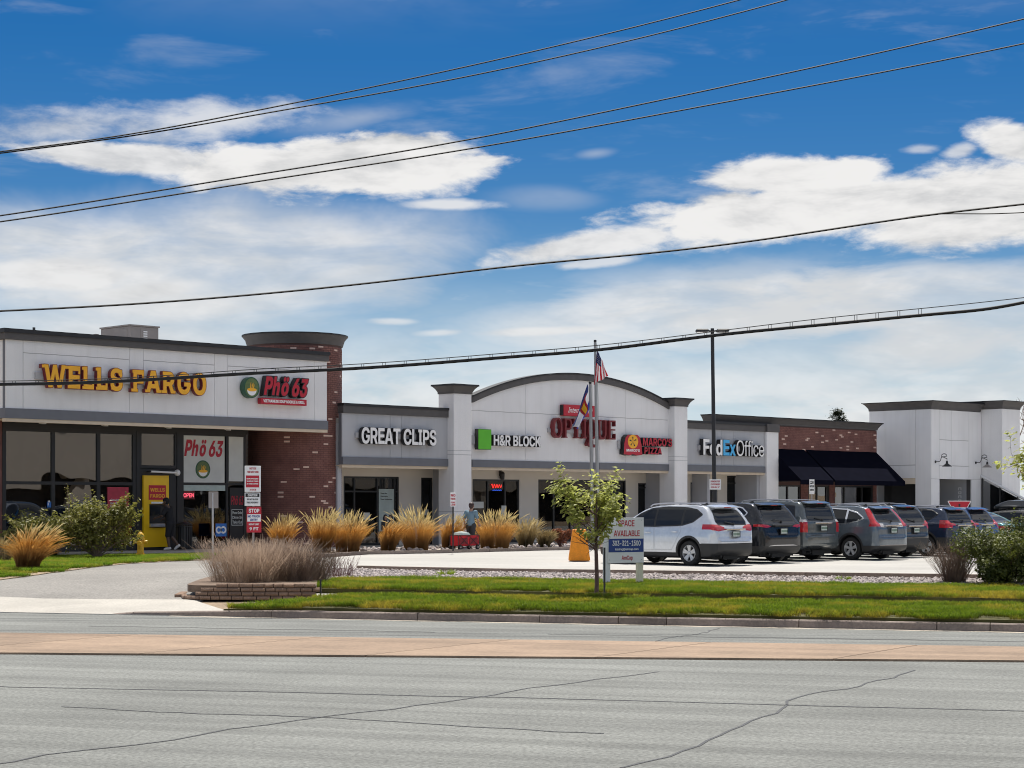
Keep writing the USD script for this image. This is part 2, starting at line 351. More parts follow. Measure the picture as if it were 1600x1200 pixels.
mk('bark', (.10, .06, .05), .9, var=.3, vscale=12, bump=.6, bscale=50)
mk('twig', (.34, .24, .18), .9, var=.3, vscale=6, island=.35)
mk('twig_red', (.28, .14, .13), .9, var=.3, vscale=6, island=.35)
mk('dry_lavender', (.66, .50, .38), .9, var=.2, vscale=4, island=.35, transl=.5)
mk('leaf_spring', (.55, .62, .09), .5, var=.2, vscale=3.5, island=.35, col2=(.80, .82, .30), transl=.65)
mk('leaf_shrub', (.30, .34, .055), .5, var=.4, vscale=2.5, island=.5, col2=(.70, .66, .16), transl=.5)
mk('leaf_hedge', (.12, .18, .03), .5, var=.35, vscale=3, island=.5, col2=(.40, .44, .08), transl=.45)
mk('leaf_pine', (.035, .055, .025), .7, var=.3, vscale=1.2, island=.4, transl=.2)
mk('leaf_rust', (.40, .14, .06), .8, var=.35, vscale=5, island=.4, transl=.35)
mk('skin', (.42, .24, .17), .5, var=.06)
mk('skin_dark', (.09, .05, .035), .5, var=.06)
mk('hair_dark', (.035, .014, .012), .5, var=.2)
mk('cloth_black', (.010, .010, .013), .9, var=.2)
mk('cloth_blue', (.16, .25, .32), .9, var=.1, vscale=8)
mk('cloth_charcoal', (.04, .042, .046), .9, var=.15)
mk('cart_red', (.50, .010, .022), .7, var=.15, vscale=7)
mk('cart_red_dark', (.19, .006, .012), .7, var=.15, vscale=7)
mk('shoe_white', (.62, .62, .62), .6, var=.05)
mk('plate', (.52, .58, .54), .4, var=.1, vscale=20)
mk('tan_wall', (.37, .345, .31), .9, var=.08, vscale=.3)

def grass_mat(name, low, mid, high, z0, z1, transl=.4, patch=None):
    """Blades whose own colour changes from stem to tip, with a tone per blade."""
    g = G()
    o = g.add('texture_coordinate') + '.object'
    zz = g.add('separate_xyz', {}, vector=o) + '.z'
    r = g.add('geometry') + '.random_per_island'
    t = g.rng(g.math('add', zz, g.math('multiply', g.math('subtract', r, .5), (z1 - z0) * .45)), z0, z1, 0, 1, 'linear')
    c = g.add('rgb_ramp', {'ramp': [(0, low), (.38, mid), (.78, high), (1, high)]}, fac=t) + '.color'
    c = g.mix(1.0, c, g.mix(r, (.7,) * 3, (1.25,) * 3), 'multiply')
    if patch:
        n = g.add('noise_texture', {'scale': patch[1], 'detail': 4.0, 'roughness': .6}, vector=g.add('geometry') + '.position') + '.fac'
        c = g.mix(g.math('multiply', g.rng(n, .46, .66, 0, 1), patch[2]), c, patch[0])
    p = g.add('principled_bsdf', {'roughness': .6, 'specular_ior_level': .25}, base_color=c) + '.BSDF'
    tr = g.add('translucent_bsdf', {}, color=c) + '.BSDF'
    M[name] = usdkit.material(stage, f'/World/Looks/{name}', g.n, g.l, surface=g.add('mix_closure', {'fac': transl}, closure1=p, closure2=tr) + '.closure')
grass_mat('plume_orange', (.44, .25, .10), (.86, .46, .11), (.95, .80, .42), .05, 1.1, .55)
grass_mat('plume_pale', (.34, .27, .15), (.62, .47, .22), (.85, .72, .40), .05, 1.0, .5)
grass_mat('lawn_blade', (.11, .13, .012), (.17, .28, .014), (.33, .45, .035), 0.0, .10, .5, ((.52, .38, .05), .7, .62))
grass_mat('lawn_blade_green', (.10, .16, .01), (.17, .32, .015), (.32, .48, .04), 0.0, .09, .5, ((.50, .36, .06), .8, .4))

def glass_mat(name, tint, ior, wav, dark=None):
    """A window pane: reflects by angle, the rest passes, tinted."""
    g = G(); pos = g.add('geometry') + '.position'
    n = g.add('noise_texture', {'scale': .55, 'detail': 1.0}, vector=pos) + '.fac'
    nb = g.add('bump', {'strength': wav, 'distance': .05}, height=n) + '.normal'
    f = g.add('fresnel', {'IOR': ior}) + '.fac'
    t = g.add('transparent_bsdf', {'color': tint}) + '.BSDF'
    s = g.add('glossy_bsdf', {'color': (.95, .95, .95), 'roughness': .01}, normal=nb) + '.BSDF'
    M[name] = usdkit.material(stage, f'/World/Looks/{name}', g.n, g.l, surface=g.add('mix_closure', {}, fac=f, closure1=t, closure2=s) + '.closure')
glass_mat('glass_mirror', (.25, .25, .26), 2.6, .35)
glass_mat('glass_shop', (.40, .41, .42), 1.7, .2)

def paint(name, col, rough=.22, metal=.55, coat=1.0):
    g = G(); pos = g.add('geometry') + '.position'
    n = g.add('noise_texture', {'scale': 5.0, 'detail': 4.0}, vector=pos) + '.fac'
    c = g.mix(n, tuple(np.array(col) * .94), tuple(np.array(col) * 1.06))
    dust = g.add('noise_texture', {'scale': 1.7, 'detail': 5.0, 'roughness': .65}, vector=pos) + '.fac'
    rr = g.rng(dust, .3, .75, rough * .8, rough * 1.5, 'linear')
    p = g.add('principled_bsdf', {'metallic': metal, 'coat_weight': coat, 'coat_roughness': .04}, base_color=c, roughness=rr)
    M[name] = usdkit.material(stage, f'/World/Looks/{name}', g.n, g.l, surface=f'{p}.BSDF')
paint('paint_silver', (.62, .65, .70), .25, .45)
paint('paint_black', (.006, .007, .010), .2, .2, .5)
paint('paint_greygreen', (.085, .10, .105), .25, .5)
paint('paint_steel', (.12, .145, .17), .25, .55)
paint('paint_charcoal', (.035, .037, .04), .25, .4)
paint('paint_navy', (.012, .022, .05), .2, .4)
paint('paint_blue', (.05, .09, .22), .22, .5)
paint('paint_teal', (.09, .26, .27), .25, .4)
mk('car_glass', (.010, .012, .015), .04, var=.1, spec=.45, coat=0)
mk('car_trim', (.018, .018, .019), .55, var=.2)
mk('lamp_red', (.42, .012, .018), .15, var=.15, vscale=14, coat=1.0)
mk('lamp_clear', (.55, .52, .52), .12, var=.1, vscale=16, coat=1.0)

# ------------------------------------------------------------------ ground, streets, kerbs
def sheet(poly, dz=0.0, size=2.0, zf=Z):
    """A polygon in plan laid over the ground dz above it."""
    gs = [g for g in getattr(poly, 'geoms', [poly]) if g.geom_type == 'Polygon']
    parts = []
    for g in gs:
        v, f = trimesh.creation.triangulate_polygon(g, engine='earcut')
        v3 = np.c_[v, np.zeros(len(v))]
        v3, f = trimesh.remesh.subdivide_to_size(v3, f, size, max_iter=14)
        v3[:, 2] = zf(v3[:, 0], v3[:, 1]) + dz
        parts.append(trimesh.Trimesh(v3, f))
    m = trimesh.util.concatenate(parts); m.merge_vertices()
    if m.face_normals[:, 2].mean() < 0: m.invert()
    e = np.sort(m.edges, axis=1); u, i, c = np.unique(e, axis=0, return_index=True, return_counts=True); e = m.edges[i[c == 1]]   # a skirt round the rim
    k, n = len(m.vertices), len(e); lo = m.vertices[e.ravel()] - [0, 0, .15]
    j = np.arange(n) * 2 + k
    return trimesh.Trimesh(np.vstack([m.vertices, lo]), np.vstack([m.faces, np.c_[e[:, 1], e[:, 0], j], np.c_[e[:, 1], j, j + 1]]), process=False)
def pl(*pts): return [tuple(G0(*p)[:2]) for p in pts]
def swp(*pts): return [sw(s, WK + w) for s, w in pts]

struct('ground', sheet(Polygon([(-1500, -1500), (1500, -1500), (1500, 1500), (-1500, 1500)]), -.03, 400, lambda x, y: np.full_like(x, -.55)), 'dirt')
_land = Polygon(swp((-140, .02), (110, .02), (110, 170), (-140, 170)))
struct('terrain', sheet(_land, -.03, 3.0), 'dirt')
# street: near lane of asphalt, tan concrete strip, asphalt again
tanfar = [(-34, -6.6), (-17.4, -5.5), (-12, -4.9), (-.7, -3.68), (40, -1.0)]
tannear = [(40, -5.0), (-.66, -6.3), (-15, -9.2), (-34, -12.2)]
_tan = Polygon(swp(*tanfar, *tannear))
_road = Polygon(swp((-90, .02), (90, .02), (90, -60), (-90, -60)))
_flat = lambda z: (lambda x, y: np.full_like(x, z))
struct('road', sheet(_road, 0, 12, _flat(-.5)), 'asphalt_road')
# the tan strip: concrete slabs cut by skewed joints
slabs = []
med = tag(UsdGeom.Xform.Define(stage, '/World/pavement').GetPrim(), kind='structure')
for i in range(-14, 15):
    s0 = -8 + i * 3.05
    cut = Polygon(swp((s0 - 3.6, -14), (s0 - .56, -14), (s0 + 3.9, 0), (s0 + .86, 0)))
    q = _tan.intersection(cut).buffer(-.008)
    if q.area > .3 and q.geom_type == 'Polygon': slabs.append(q)
mk('tan_slab', (.235, .168, .118), .92, along=.14, var=.16, vscale=.8, fine=.16, fscale=14, bump=.3, bscale=50, objvar=.10)
for q in slabs:
    m = plate(q, .03); m.apply_translation([0, 0, -.5]); obj('slab', m, 'tan_slab', med)
mk('tar', (.03, .03, .031), .55, var=.2, vscale=3)
rt = np.random.default_rng(23)
def seam(s0, w0, s1, w1, wd, amp):
    n = 26; t = np.linspace(0, 1, n); dx = np.cumsum(rt.normal(0, amp, n)); dx -= np.linspace(dx[0], dx[-1], n)
    ln = np.hypot(s1 - s0, w1 - w0); nx, ny = -(w1 - w0) / ln, (s1 - s0) / ln
    q = LineString([(sw(s0 + (s1 - s0) * a + nx * b_, WK + w0 + (w1 - w0) * a + ny * b_)) for a, b_ in zip(t, dx)]).buffer(wd, cap_style='flat')
    m = plate(q, .004); m.apply_translation([0, 0, -.5 + .0005]); return m
sm_ = [seam(-16, -13.5, 3, -12.5, .022, .05), seam(-9, -20, -5.2, -9.2, .018, .05), seam(-3.6, -18, -2.0, -8.0, .016, .05), seam(-10.5, -15.2, -4.3, -15.8, .016, .04), seam(-8.5, -2.8, 0, -2.2, .012, .02), seam(-17, -3.2, -10.5, -2.9, .010, .02), seam(-6.4, -3.9, -6.0, -.4, .012, .03)]
for m_ in sm_: struct('tar_seam', m_, 'tar')
# pale grit and dirt collected along the lane edge
mk('dust', (.42, .37, .30), .95, var=.2, vscale=1.2, fine=.25, fscale=20)
rr = np.random.default_rng(3)
pts = [(s, -.06 - .10 * abs(math.sin(s * 1.7)) - .10 * rr.random()) for s in np.arange(-17, 40, .5)]
struct('gutter_dirt', sheet(Polygon(swp((-17, .0), *pts, (40, .0))), .004, 4, _flat(-.5)), 'dust')
# kerb along the street
kx = [-19.1, -17.6]
KERB0 = float(Sg(*G0(173, 959, 0)[:2])); KERB1 = float(Sg(*G0(285, 958.5)[:2]))
kerb = tag(UsdGeom.Xform.Define(stage, '/World/kerb').GetPrim(), kind='structure')
def zkt(s): return np.interp(s, [KERB0, KERB1], [-.49, -.36])
ss = [KERB0, KERB1 - .9]; r5 = np.random.default_rng(5)
while ss[-1] < 30: ss.append(ss[-1] + float(r5.choice([.9, 1.5, 2.4, 3.0], p=[.12, .2, .3, .38])))
for a, b in zip(ss, ss[1:]):
    a2, b2 = a + .008, b - .008
    off = r5.normal(0, .006, 2)
    v = []
    for s in (a2, b2):
        zt = float(zkt(s)); o = off[0]
        for w, z in ((0 + o, -.62), (.035 + o, zt - .02), (.06 + o, zt), (.17, zt + .004), (.17, -.62)):
            x, y = sw(s, WK + w); v.append((x, y, z))
    obj('kerb_stone', trimesh.convex.convex_hull(np.array(v)), 'kerb_concrete', kerb)

# planter outline, driveway, lot, walks, lawns
plant_px = [(503, 936), (460, 937), (400, 938), (340, 938.5), (312, 938.5), (297, 938), (286, 936.5), (284, 933.5), (291, 927), (303, 918), (316, 910)]
drive_far = pl((-420, 926), (0, 907), (60, 899), (120, 891), (200, 881.5), (262, 878), (318, 876))
gut = pl((300, 937.5), (150, 937), (70, 936), (0, 933), (-420, 922))
# the driveway ends at the retaining wall and runs on to the lot behind the planter
_pl_in = pl((327, 906), (345, 897), (420, 890), (505, 888.5))
drive = Polygon(gut[::-1] + pl((286, 937), (284, 933.5), (291, 927), (303, 918), (316, 910)) + _pl_in[1:2] + pl((352, 877)) + drive_far[::-1])
lot_near = pl((345, 897), (420, 890), (505, 888.5), (560, 888.5), (633, 890), (800, 893.5), (1066, 897), (1476, 903), (1900, 908))
KC = -5.6
lot = Polygon(lot_near + [(130, -40), (130, KC), (47.0, KC), (43.5, KC), (40.8, -5.15), tuple(G0(521, 871)[:2]), tuple(G0(470, 874)[:2]), tuple(G0(352, 877)[:2])])
lot = lot.buffer(0)
drive = drive.buffer(0).difference(lot)
drive = drive.buffer(.25).difference(lot).difference(Polygon(gut + swp((-10, -3), (-60, -3))).buffer(0))
struct('driveway', sheet(drive, .004, 1.0), 'asphalt_drive')
struct('parking_lot', sheet(lot, .008, 1.5), 'lot_concrete')
walk = Polygon(swp((KERB1 - 1.0, 2.95), (35, 2.95), (35, 4.05), (KERB1 - 1.0, 4.05)))
apron = Polygon(gut + swp((-90, .02), (float(Sg(*gut[0])) + 2.4, .02)) + [gut[0]]).buffer(0)
struct('driveway_apron', sheet(apron, .012, 1.0), 'concrete')
side_walk = tag(UsdGeom.Xform.Define(stage, '/World/street_sidewalk').GetPrim(), kind='structure')
for s in np.arange(KERB1 - 1.0, 24, 1.5):
    q = Polygon(swp((s + .01, 2.95), (s + 1.49, 2.95), (s + 1.49, 4.05), (s + .01, 4.05))).difference(apron)
    if q.area > .2: obj('slab', sheet(q, .03, .8), 'concrete', side_walk)
lawn1 = Polygon(swp((KERB1 + 1.0, .18), (24, .18), (24, 2.95), (KERB1 + 2.5, 2.95), (KERB1 + 1.9, 1.4), (KERB1 + 1.3, .55)))
def ztop(x, y):
    w = W(x, y) - WK
    tp = np.clip((Sg(x, y) - KERB1 - .9) / 1.8, 0, 1)
    return np.where(w < 2.95, -.36 * (1 - tp) + tp * np.interp(w, [.17, .6, 2.6, 2.9], [-.305, -.26, -.20, -.22]), Z(x, y) + .02)
mk('mulch', (.15, .105, .075), .95, var=.3, vscale=4, fine=.3)
mk('turf', (.075, .07, .02), .95, var=.3, vscale=2, fine=.3)
struct('tree_lawn', sheet(lawn1, .0, .8, ztop), 'turf')
gnear = pl((500, 913), (530, 909), (600, 907), (700, 908), (860, 910), (1066, 913.5), (1330, 917), (1600, 919), (1800, 921))
g_far = pl((1900, 912), (1476, 906), (1066, 900), (800, 896.5), (633, 893), (560, 891), (510, 891))
lawn2 = Polygon(swp((float(Sg(*G0(503, 936)[:2])) - .5, 4.05), (24, 4.05)) + gnear[::-1] + pl((470, 914))).buffer(0)
ztop2 = lambda x, y: Z(x, y) + np.interp(W(x, y) - WK, [4.05, 5.2, 7.0], [.13, .12, .03])
struct('upper_lawn', sheet(lawn2, .0, .8, ztop2), 'turf')
gravel = Polygon(gnear + g_far).buffer(0)
struct('gravel_bed', sheet(gravel, .01, 1.0), 'gravel_bed')
# low kerb between gravel and lot
lk = LineString(pl((560, 889.6), (633, 891.4), (800, 894.9), (1066, 898.4), (1476, 904.4), (1900, 910)))
lotkerb = tag(UsdGeom.Xform.Define(stage, '/World/lot_kerb').GetPrim(), kind='structure')
for d in np.arange(0, lk.length - .01, 3.0):
    sub = shapely.ops.substring(lk, d + .006, min(d + 2.994, lk.length))
    m = plate(sub.buffer(.085, cap_style='flat'), .24); m.apply_translation([0, 0, -.14]); obj('kerb_stone', m, 'kerb_concrete', lotkerb)
# shop-side kerb, planting strip, shop walk
line2 = LineString([(130, KC), (43.8, KC), (42.0, -5.45), (40.8, -5.0), tuple(G0(521, 870.4)[:2] + np.array([0, .1])), tuple(G0(470, 873)[:2])])
shopkerb = tag(UsdGeom.Xform.Define(stage, '/World/shop_kerb').GetPrim(), kind='structure')
for d in np.arange(0, line2.length, 3.0):
    sub = shapely.ops.substring(line2, d + .006, min(d + 2.994, line2.length))
    m = plate(sub.buffer(.08, cap_style='flat'), .20); m.apply_translation([0, 0, -.08]); obj('kerb_stone', m, 'kerb_concrete', shopkerb)
strip = Polygon([(68, KC + .09), (43.8, KC + .09), (42.0, -5.3), (40.6, -4.6), (39.6, -2.2), (68, -2.2)])
struct('planting_strip', sheet(strip, .10, 2.0, _flat(0)), 'rock_tan')
swalk = tag(UsdGeom.Xform.Define(stage, '/World/shop_sidewalk').GetPrim(), kind='structure')
for x in np.arange(33.0, 110, 1.52):
    lo = -2.2 if x > 40.5 else (-1.6 if x > 34.2 else -.6)
    if x > 68: lo = KC + .09
    m = bx(x + .006, min(x + 1.514, 110), lo, 1.62, -.1, .115); obj('slab', m, 'concrete', swalk)
lawn3 = Polygon(drive_far + pl((326, 872.5)) + [(38.6, -1.7), (34.0, -1.7), (34.0, -.65), (20, -.65), (10, -.65)]).buffer(0)
lawn3z = lambda x, y: Z(x, y) + .025
struct('bank_lawn', sheet(lawn3, .0, 1.0, lawn3z), 'dirt')
# ------------------------------------------------------------------ buildings
def opening_wall(parent, name, x0, x1, z0, z1, openings, c0, c1, m):
    p = sbox(x0, z0, x1, z1)
    for o in openings: p = p.difference(sbox(*o))
    return obj(name, front(p, c0, c1), m, parent)
def window(parent, x0, x1, z0, z1, c, vm=(), hm=(), glass='glass_shop', fw=.06, name='window', sill=True):
    """A glazed opening: frame with mullions, and one pane for each light. vm / hm: mullion centres."""
    fr = [bx(x0, x0 + fw, c - .04, c + .06, z0, z1), bx(x1 - fw, x1, c - .04, c + .06, z0, z1), bx(x0 + fw, x1 - fw, c - .04, c + .06, z1 - fw, z1), bx(x0 + fw, x1 - fw, c - .04, c + .06, z0, z0 + fw * 1.4)]
    xs = [x0 + fw / 2] + list(vm) + [x1 - fw / 2]; zs = [z0 + fw * .7] + list(hm) + [z1 - fw / 2]
    for v in vm: fr.append(bx(v - fw / 2, v + fw / 2, c - .038, c + .058, z0 + fw * 1.4, z1 - fw))
    for h in hm:
        for a, b in zip(xs, xs[1:]): fr.append(bx(a + fw / 2, b - fw / 2, c - .036, c + .056, h - fw * .4, h + fw * .4))
    w = obj(name, fr, 'frame_black', parent)
    for a, b in zip(xs, xs[1:]):
        for p, q in zip(zs, zs[1:]):
            obj('pane', bx(a + fw * .4, b - fw * .4, c + .006, c + .016, p + fw * .35, q - fw * .35), glass, w)
    return w
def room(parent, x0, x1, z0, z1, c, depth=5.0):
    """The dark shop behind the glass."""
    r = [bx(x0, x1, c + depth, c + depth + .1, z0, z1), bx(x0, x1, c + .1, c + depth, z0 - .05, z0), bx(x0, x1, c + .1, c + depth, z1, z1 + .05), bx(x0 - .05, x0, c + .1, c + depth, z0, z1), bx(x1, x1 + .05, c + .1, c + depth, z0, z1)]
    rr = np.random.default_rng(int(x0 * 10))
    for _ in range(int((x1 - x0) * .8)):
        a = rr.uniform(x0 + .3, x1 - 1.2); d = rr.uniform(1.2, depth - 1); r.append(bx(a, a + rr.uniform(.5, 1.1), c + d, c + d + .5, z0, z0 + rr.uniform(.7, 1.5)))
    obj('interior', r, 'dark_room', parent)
def shell(parent, x0, x1, c0, c1, ztop, roofz):
    """Roof, side and back walls."""
    obj('roof', bx(x0, x1, c0, c1, roofz - .2, roofz), 'roofing', parent)
    obj('rear_wall', [bx(x0, x0 + .2, c0, c1, 0, roofz - .2), bx(x1 - .2, x1, c0, c1, 0, roofz - .2), bx(x0 + .2, x1 - .2, c1 - .2, c1, 0, roofz - .2)], 'stucco_grey', parent)
def fascia_panels(parent, cols, z0, z1, c, m, hj=None, gap=.007, name='wall_panel'):
    """Panels with recessed joints. cols: x borders; hj: height of the joint, with the columns that have it."""
    for i, (a, b) in enumerate(zip(cols, cols[1:])):
        zz = [z0, z1]
        if hj and i in hj[1]: zz = [z0, hj[0], z1]
        for p, q in zip(zz, zz[1:]):
            obj(name, bx(a + gap, b - gap, c, c + .05, p + (gap if p != z0 else 0), q - (gap if q != z1 else 0)), m, parent)
    obj('wall_backing', bx(cols[0], cols[-1], c + .052, c + .19, z0, z1), 'band_grey', parent)
mk('joint_shadow', (.20, .20, .21), .9)

# --- corner building: bank and noodle restaurant under one white fascia, round brick tower at its end
A = thing('corner_building', 'white-fascia corner building with dark storefront glass and round brick tower at far left', 'building')
XL, XR = FX(9), FX(511)
cols = [XL] + [FX(p) for p in (36, 202, 224, 335, 356, 491)] + [XR]
fascia_panels(A, cols, 4.75, 6.92, 0.0, 'stucco_white', (6.53, (1, 3, 5)))
obj('fascia_return', bx(XL, XL + .19, .192, 16, 4.75, 6.92), 'stucco_white', A)
obj('lower_band', [bx(XL - .05, XR + .012, -.05, .17, 4.43, 4.748), bx(XL - .05, XL + .17, .172, 16, 4.43, 4.748)], 'band_grey', A)
obj('coping', [bx(XL - .08, XR + .03, -.08, .30, 6.922, 7.14), bx(XL - .08, XL + .30, .302, 16, 6.922, 7.14)], 'coping_grey', A)
obj('coping_cap', [bx(XL - .12, XR + .06, -.12, .33, 7.142, 7.27), bx(XL - .12, XL + .33, .332, 16, 7.142, 7.27)], 'coping_black', A)
obj('soffit', bx(XL + .17, XR, .172, 1.56, 4.40, 4.44), 'soffit_cream', A)
obj('soffit_edge', bx(XL - .03, XR, -.03, .168, 4.32, 4.428), 'soffit_cream', A)
for p in (68, 165, 264, 357):
    xx = FX(p, .8); obj('soffit_light', [lathe([(0, 0), (.09, 0), (.09, .05), (.03, .08), (0, .08)], 12, (xx, .8, 4.32)), bx(xx - .16, xx - .12, .78, .82, 4.33, 4.40)], 'white_paint', A)
C1 = 1.5
fx = lambda p: FX(p, C1)
zt, zb = 4.36, .12
zm = FZ(755, 100, C1)
obj('header', bx(fx(3), fx(386), C1 - .05, C1 + .1, 4.22, 4.40), 'frame_black', A)
obj('storefront_frame', [bx(fx(279) - .1, fx(279) + .1, C1 - .06, C1 + .1, .12, 4.22), bx(fx(214.5) - .07, fx(214.5) + .07, C1 - .06, C1 + .1, .12, 4.22)], 'frame_black', A)
window(A, fx(3), fx(214.5) - .07, .12, 4.22, C1, [fx(82.5), fx(153.3)], [zm], 'glass_mirror', .13)
window(A, fx(214.5) + .07, fx(279) - .1, FZ(732, 243, C1), 4.22, C1, [], [], 'glass_mirror', .08)
window(A, fx(279) + .1, fx(383), .12, 4.22, C1, [fx(354)], [FZ(756, 320, C1)], 'glass_shop', .09)
obj('side_wall', bx(fx(3) - 1.2, fx(3) - .002, C1 - .02, 16, .0, 4.40), 'brick_dark', A)
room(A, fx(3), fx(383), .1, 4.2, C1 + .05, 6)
obj('roof', bx(XL + .3, XR + .2, .31, 20, 6.4, 6.6), 'roofing', A)
obj('rear_wall', [bx(XL + .2, XR + 1.7, 19.8, 20, 0, 6.4), bx(XR + 1.5, XR + 1.7, 3.8, 19.8, 0, 6.4)], 'stucco_grey', A)
obj('vent_pipe', cyl((FX(53, 6), 6, 6.6), (FX(53, 6), 6, FZ(511.5, 53, 6)), .05, 8), 'black_metal', A)
# round tower: mortar drum with real brick courses, pale bricks proud of it
TC, TR, TZ = np.array([43.36, 2.02]), 1.75, 7.58
obj('tower_core', lathe([(0, 0), (TR - .012, 0), (TR - .012, TZ), (0, TZ)], 96, (*TC, 0)), 'mortar', A, 40)
def brick_on_drum(a0, a1, z0, z1, r, dep=.03):
    aa = np.array([a0, a1]); v = []
    for rr_ in (r - dep, r):
        for a in aa:
            for z in (z0, z1): v.append((TC[0] + rr_ * math.cos(a), TC[1] + rr_ * math.sin(a), z))
    v = np.array(v); f = np.array([[4, 6, 5], [5, 6, 7], [0, 4, 1], [1, 4, 5], [2, 3, 6], [3, 7, 6], [1, 5, 3], [3, 5, 7], [0, 2, 4], [2, 6, 4]])
    return v, f
rb = np.random.default_rng(11)
HB, LB = .0775, .235
vs, fs, n0, lights = [], [], 0, []
a_lo, a_hi = math.radians(-215), math.radians(25)
for j in range(int((TZ - .02) / HB)):
    da = LB / TR
    for i in range(int((a_hi - a_lo) / da)):
        a0 = a_lo + (i + (.5 if j % 2 else 0)) * da
        v, f = brick_on_drum(a0 + .004, a0 + da - .004, j * HB + .0075, (j + 1) * HB - .0075, TR + rb.normal(0, .0015))
        deg = math.degrees(a0)
        if rb.random() < .05 and -150 < deg < -15:
            lights.append((v + 0, f)); continue
        vs.append(v); fs.append(f + n0); n0 += len(v)
obj('brickwork', trimesh.Trimesh(np.vstack(vs), np.vstack(fs), process=False), 'brick_dark', A, kind='stuff')
for v, f in lights[:240]: obj('brick', trimesh.Trimesh(v, f, process=False), 'brick_light', A)
obj('cornice', lathe([(0, TZ), (TR + .03, TZ), (TR + .05, TZ + .06), (TR + .10, TZ + .22), (TR + .19, TZ + .33), (TR + .20, TZ + .36), (0, TZ + .36)], 96, (*TC, 0)), 'coping_grey', A, 40)
obj('cornice_cap', lathe([(0, TZ + .362), (TR + .23, TZ + .362), (TR + .23, TZ + .41), (0, TZ + .41)], 96, (*TC, 0)), 'coping_black', A, 40)

# --- shop with a grey fascia (hair salon), and the matching one with the copy shop further right
def grey_shop(name, label, x0, x1, vj, open_px, left_door=False, endcol=None):
    B = thing(name, label, 'building')
    cc = [x0] + vj + [x1]
    fascia_panels(B, cc, 3.46, 5.07, 0.0, 'stucco_grey')
    obj('lower_band', bx(x0, x1, -.05, .17, 3.17, 3.458), 'band_grey', B)
    obj('coping', bx(x0, x1, -.07, .25, 5.072, 5.34), 'coping_grey', B)
    obj('coping_cap', bx(x0, x1, -.10, .28, 5.342, 5.44), 'coping_black', B)
    obj('soffit_edge', bx(x0, x1, .0, .17, 3.06, 3.168), 'soffit_cream', B)
    obj('soffit', bx(x0, x1, .172, C1 - .02, 3.12, 3.16), 'soffit_cream', B)
    ops = [(fx(a), .12, fx(b), FZ(t, (a + b) / 2, C1)) for a, b, t, _, _ in open_px]
    opening_wall(B, 'storefront_wall', x0, x1, .1, 3.12, ops, C1, C1 + .15, 'stucco_cream' if not left_door else 'stucco_cream')
    for o, (a, b, t, vm, hm) in zip(ops, open_px):
        window(B, o[0], o[2], o[1], o[3], C1 + .06, [fx(q) for q in vm], [FZ(q, (a + b) / 2, C1) for q in hm], 'glass_shop', .07)
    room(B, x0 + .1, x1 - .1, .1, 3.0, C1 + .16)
    shell(B, x0 + .02, x1 - .02, .29, 16, 5.3, 4.9)
    return B
X1, X2 = FX(534.5), FX(709)
B = grey_shop('salon_shop', 'grey-fascia shop between the round brick tower and the first white pillar', X1, X2 + .5, [FX(609.5), FX(627)],
              [(537, 623.5, 744.5, (554.5, 590.5, 617), (768,)), (658, 676, 746.5, (), ())])
# --- arched shop
X3, X4 = FX(737), FX(1055)
R = thing('arched_shop', 'white shop with tall arched parapet between two white pillars', 'building')
hs = (X4 - X3) / 2; xc = (X3 + X4) / 2; zs_, rise = 5.70, 1.17; Ra = (hs * hs + rise * rise) / (2 * rise)
def arcpts(dz, n=48):
    return [(xc + t, zs_ + dz + math.sqrt(Ra * Ra - t * t) - (Ra - rise)) for t in np.linspace(-hs, hs, n)]
gable = Polygon(arcpts(0) + [(X4, 3.46), (X3, 3.46)])
vx = [X3, FX(821), FX(977), X4]; zj = 5.40
for a, b in zip(vx, vx[1:]):
    for p, q in ((3.46, zj), (zj, 9)):
        cell = gable.intersection(sbox(a + (.007 if a != X3 else 0), p + (.007 if p > 4 else 0), b - (.007 if b != X4 else 0), q - .007 if q < 9 else 9))
        obj('wall_panel', front(cell, 0, .05), 'stucco_white', R)
obj('wall_backing', front(gable, .052, .19), 'band_grey', R)
obj('arch_coping', front(Polygon(arcpts(.24) + arcpts(.003)[::-1]), -.08, .26), 'coping_grey', R)
obj('coping_cap', front(Polygon(arcpts(.30) + arcpts(.243)[::-1]), -.11, .29), 'coping_black', R)
obj('lower_band', bx(X3, X4, -.05, .17, 3.17, 3.458), 'band_grey', R)
obj('soffit_edge', bx(X3, X4, .0, .17, 3.06, 3.168), 'soffit_cream', R)
obj('soffit', bx(X3, X4, .172, C1 - .02, 3.12, 3.16), 'soffit_cream', R)
op = [(738.5, 811.5, 749, (763, 790), ()), (841, 978, 750, (866, 892, 935), ()), (997, 1025, 755, (), (762,))]
ops = [(max(fx(a), X3 + .02), .12, fx(b), FZ(t, (a + b) / 2, C1)) for a, b, t, _, _ in op]
opening_wall(R, 'storefront_wall', X3, X4, .1, 3.12, ops, C1, C1 + .15, 'stucco_cream')
for o, (a, b, t, vm, hm) in zip(ops, op):
    window(R, o[0], o[2], o[1], o[3], C1 + .06, [fx(q) for q in vm], [FZ(q, (a + b) / 2, C1) for q in hm], 'glass_shop', .07)
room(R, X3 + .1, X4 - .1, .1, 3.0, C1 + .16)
shell(R, X3 + .02, X4 - .02, .30, 16, 5.3, 5.2)
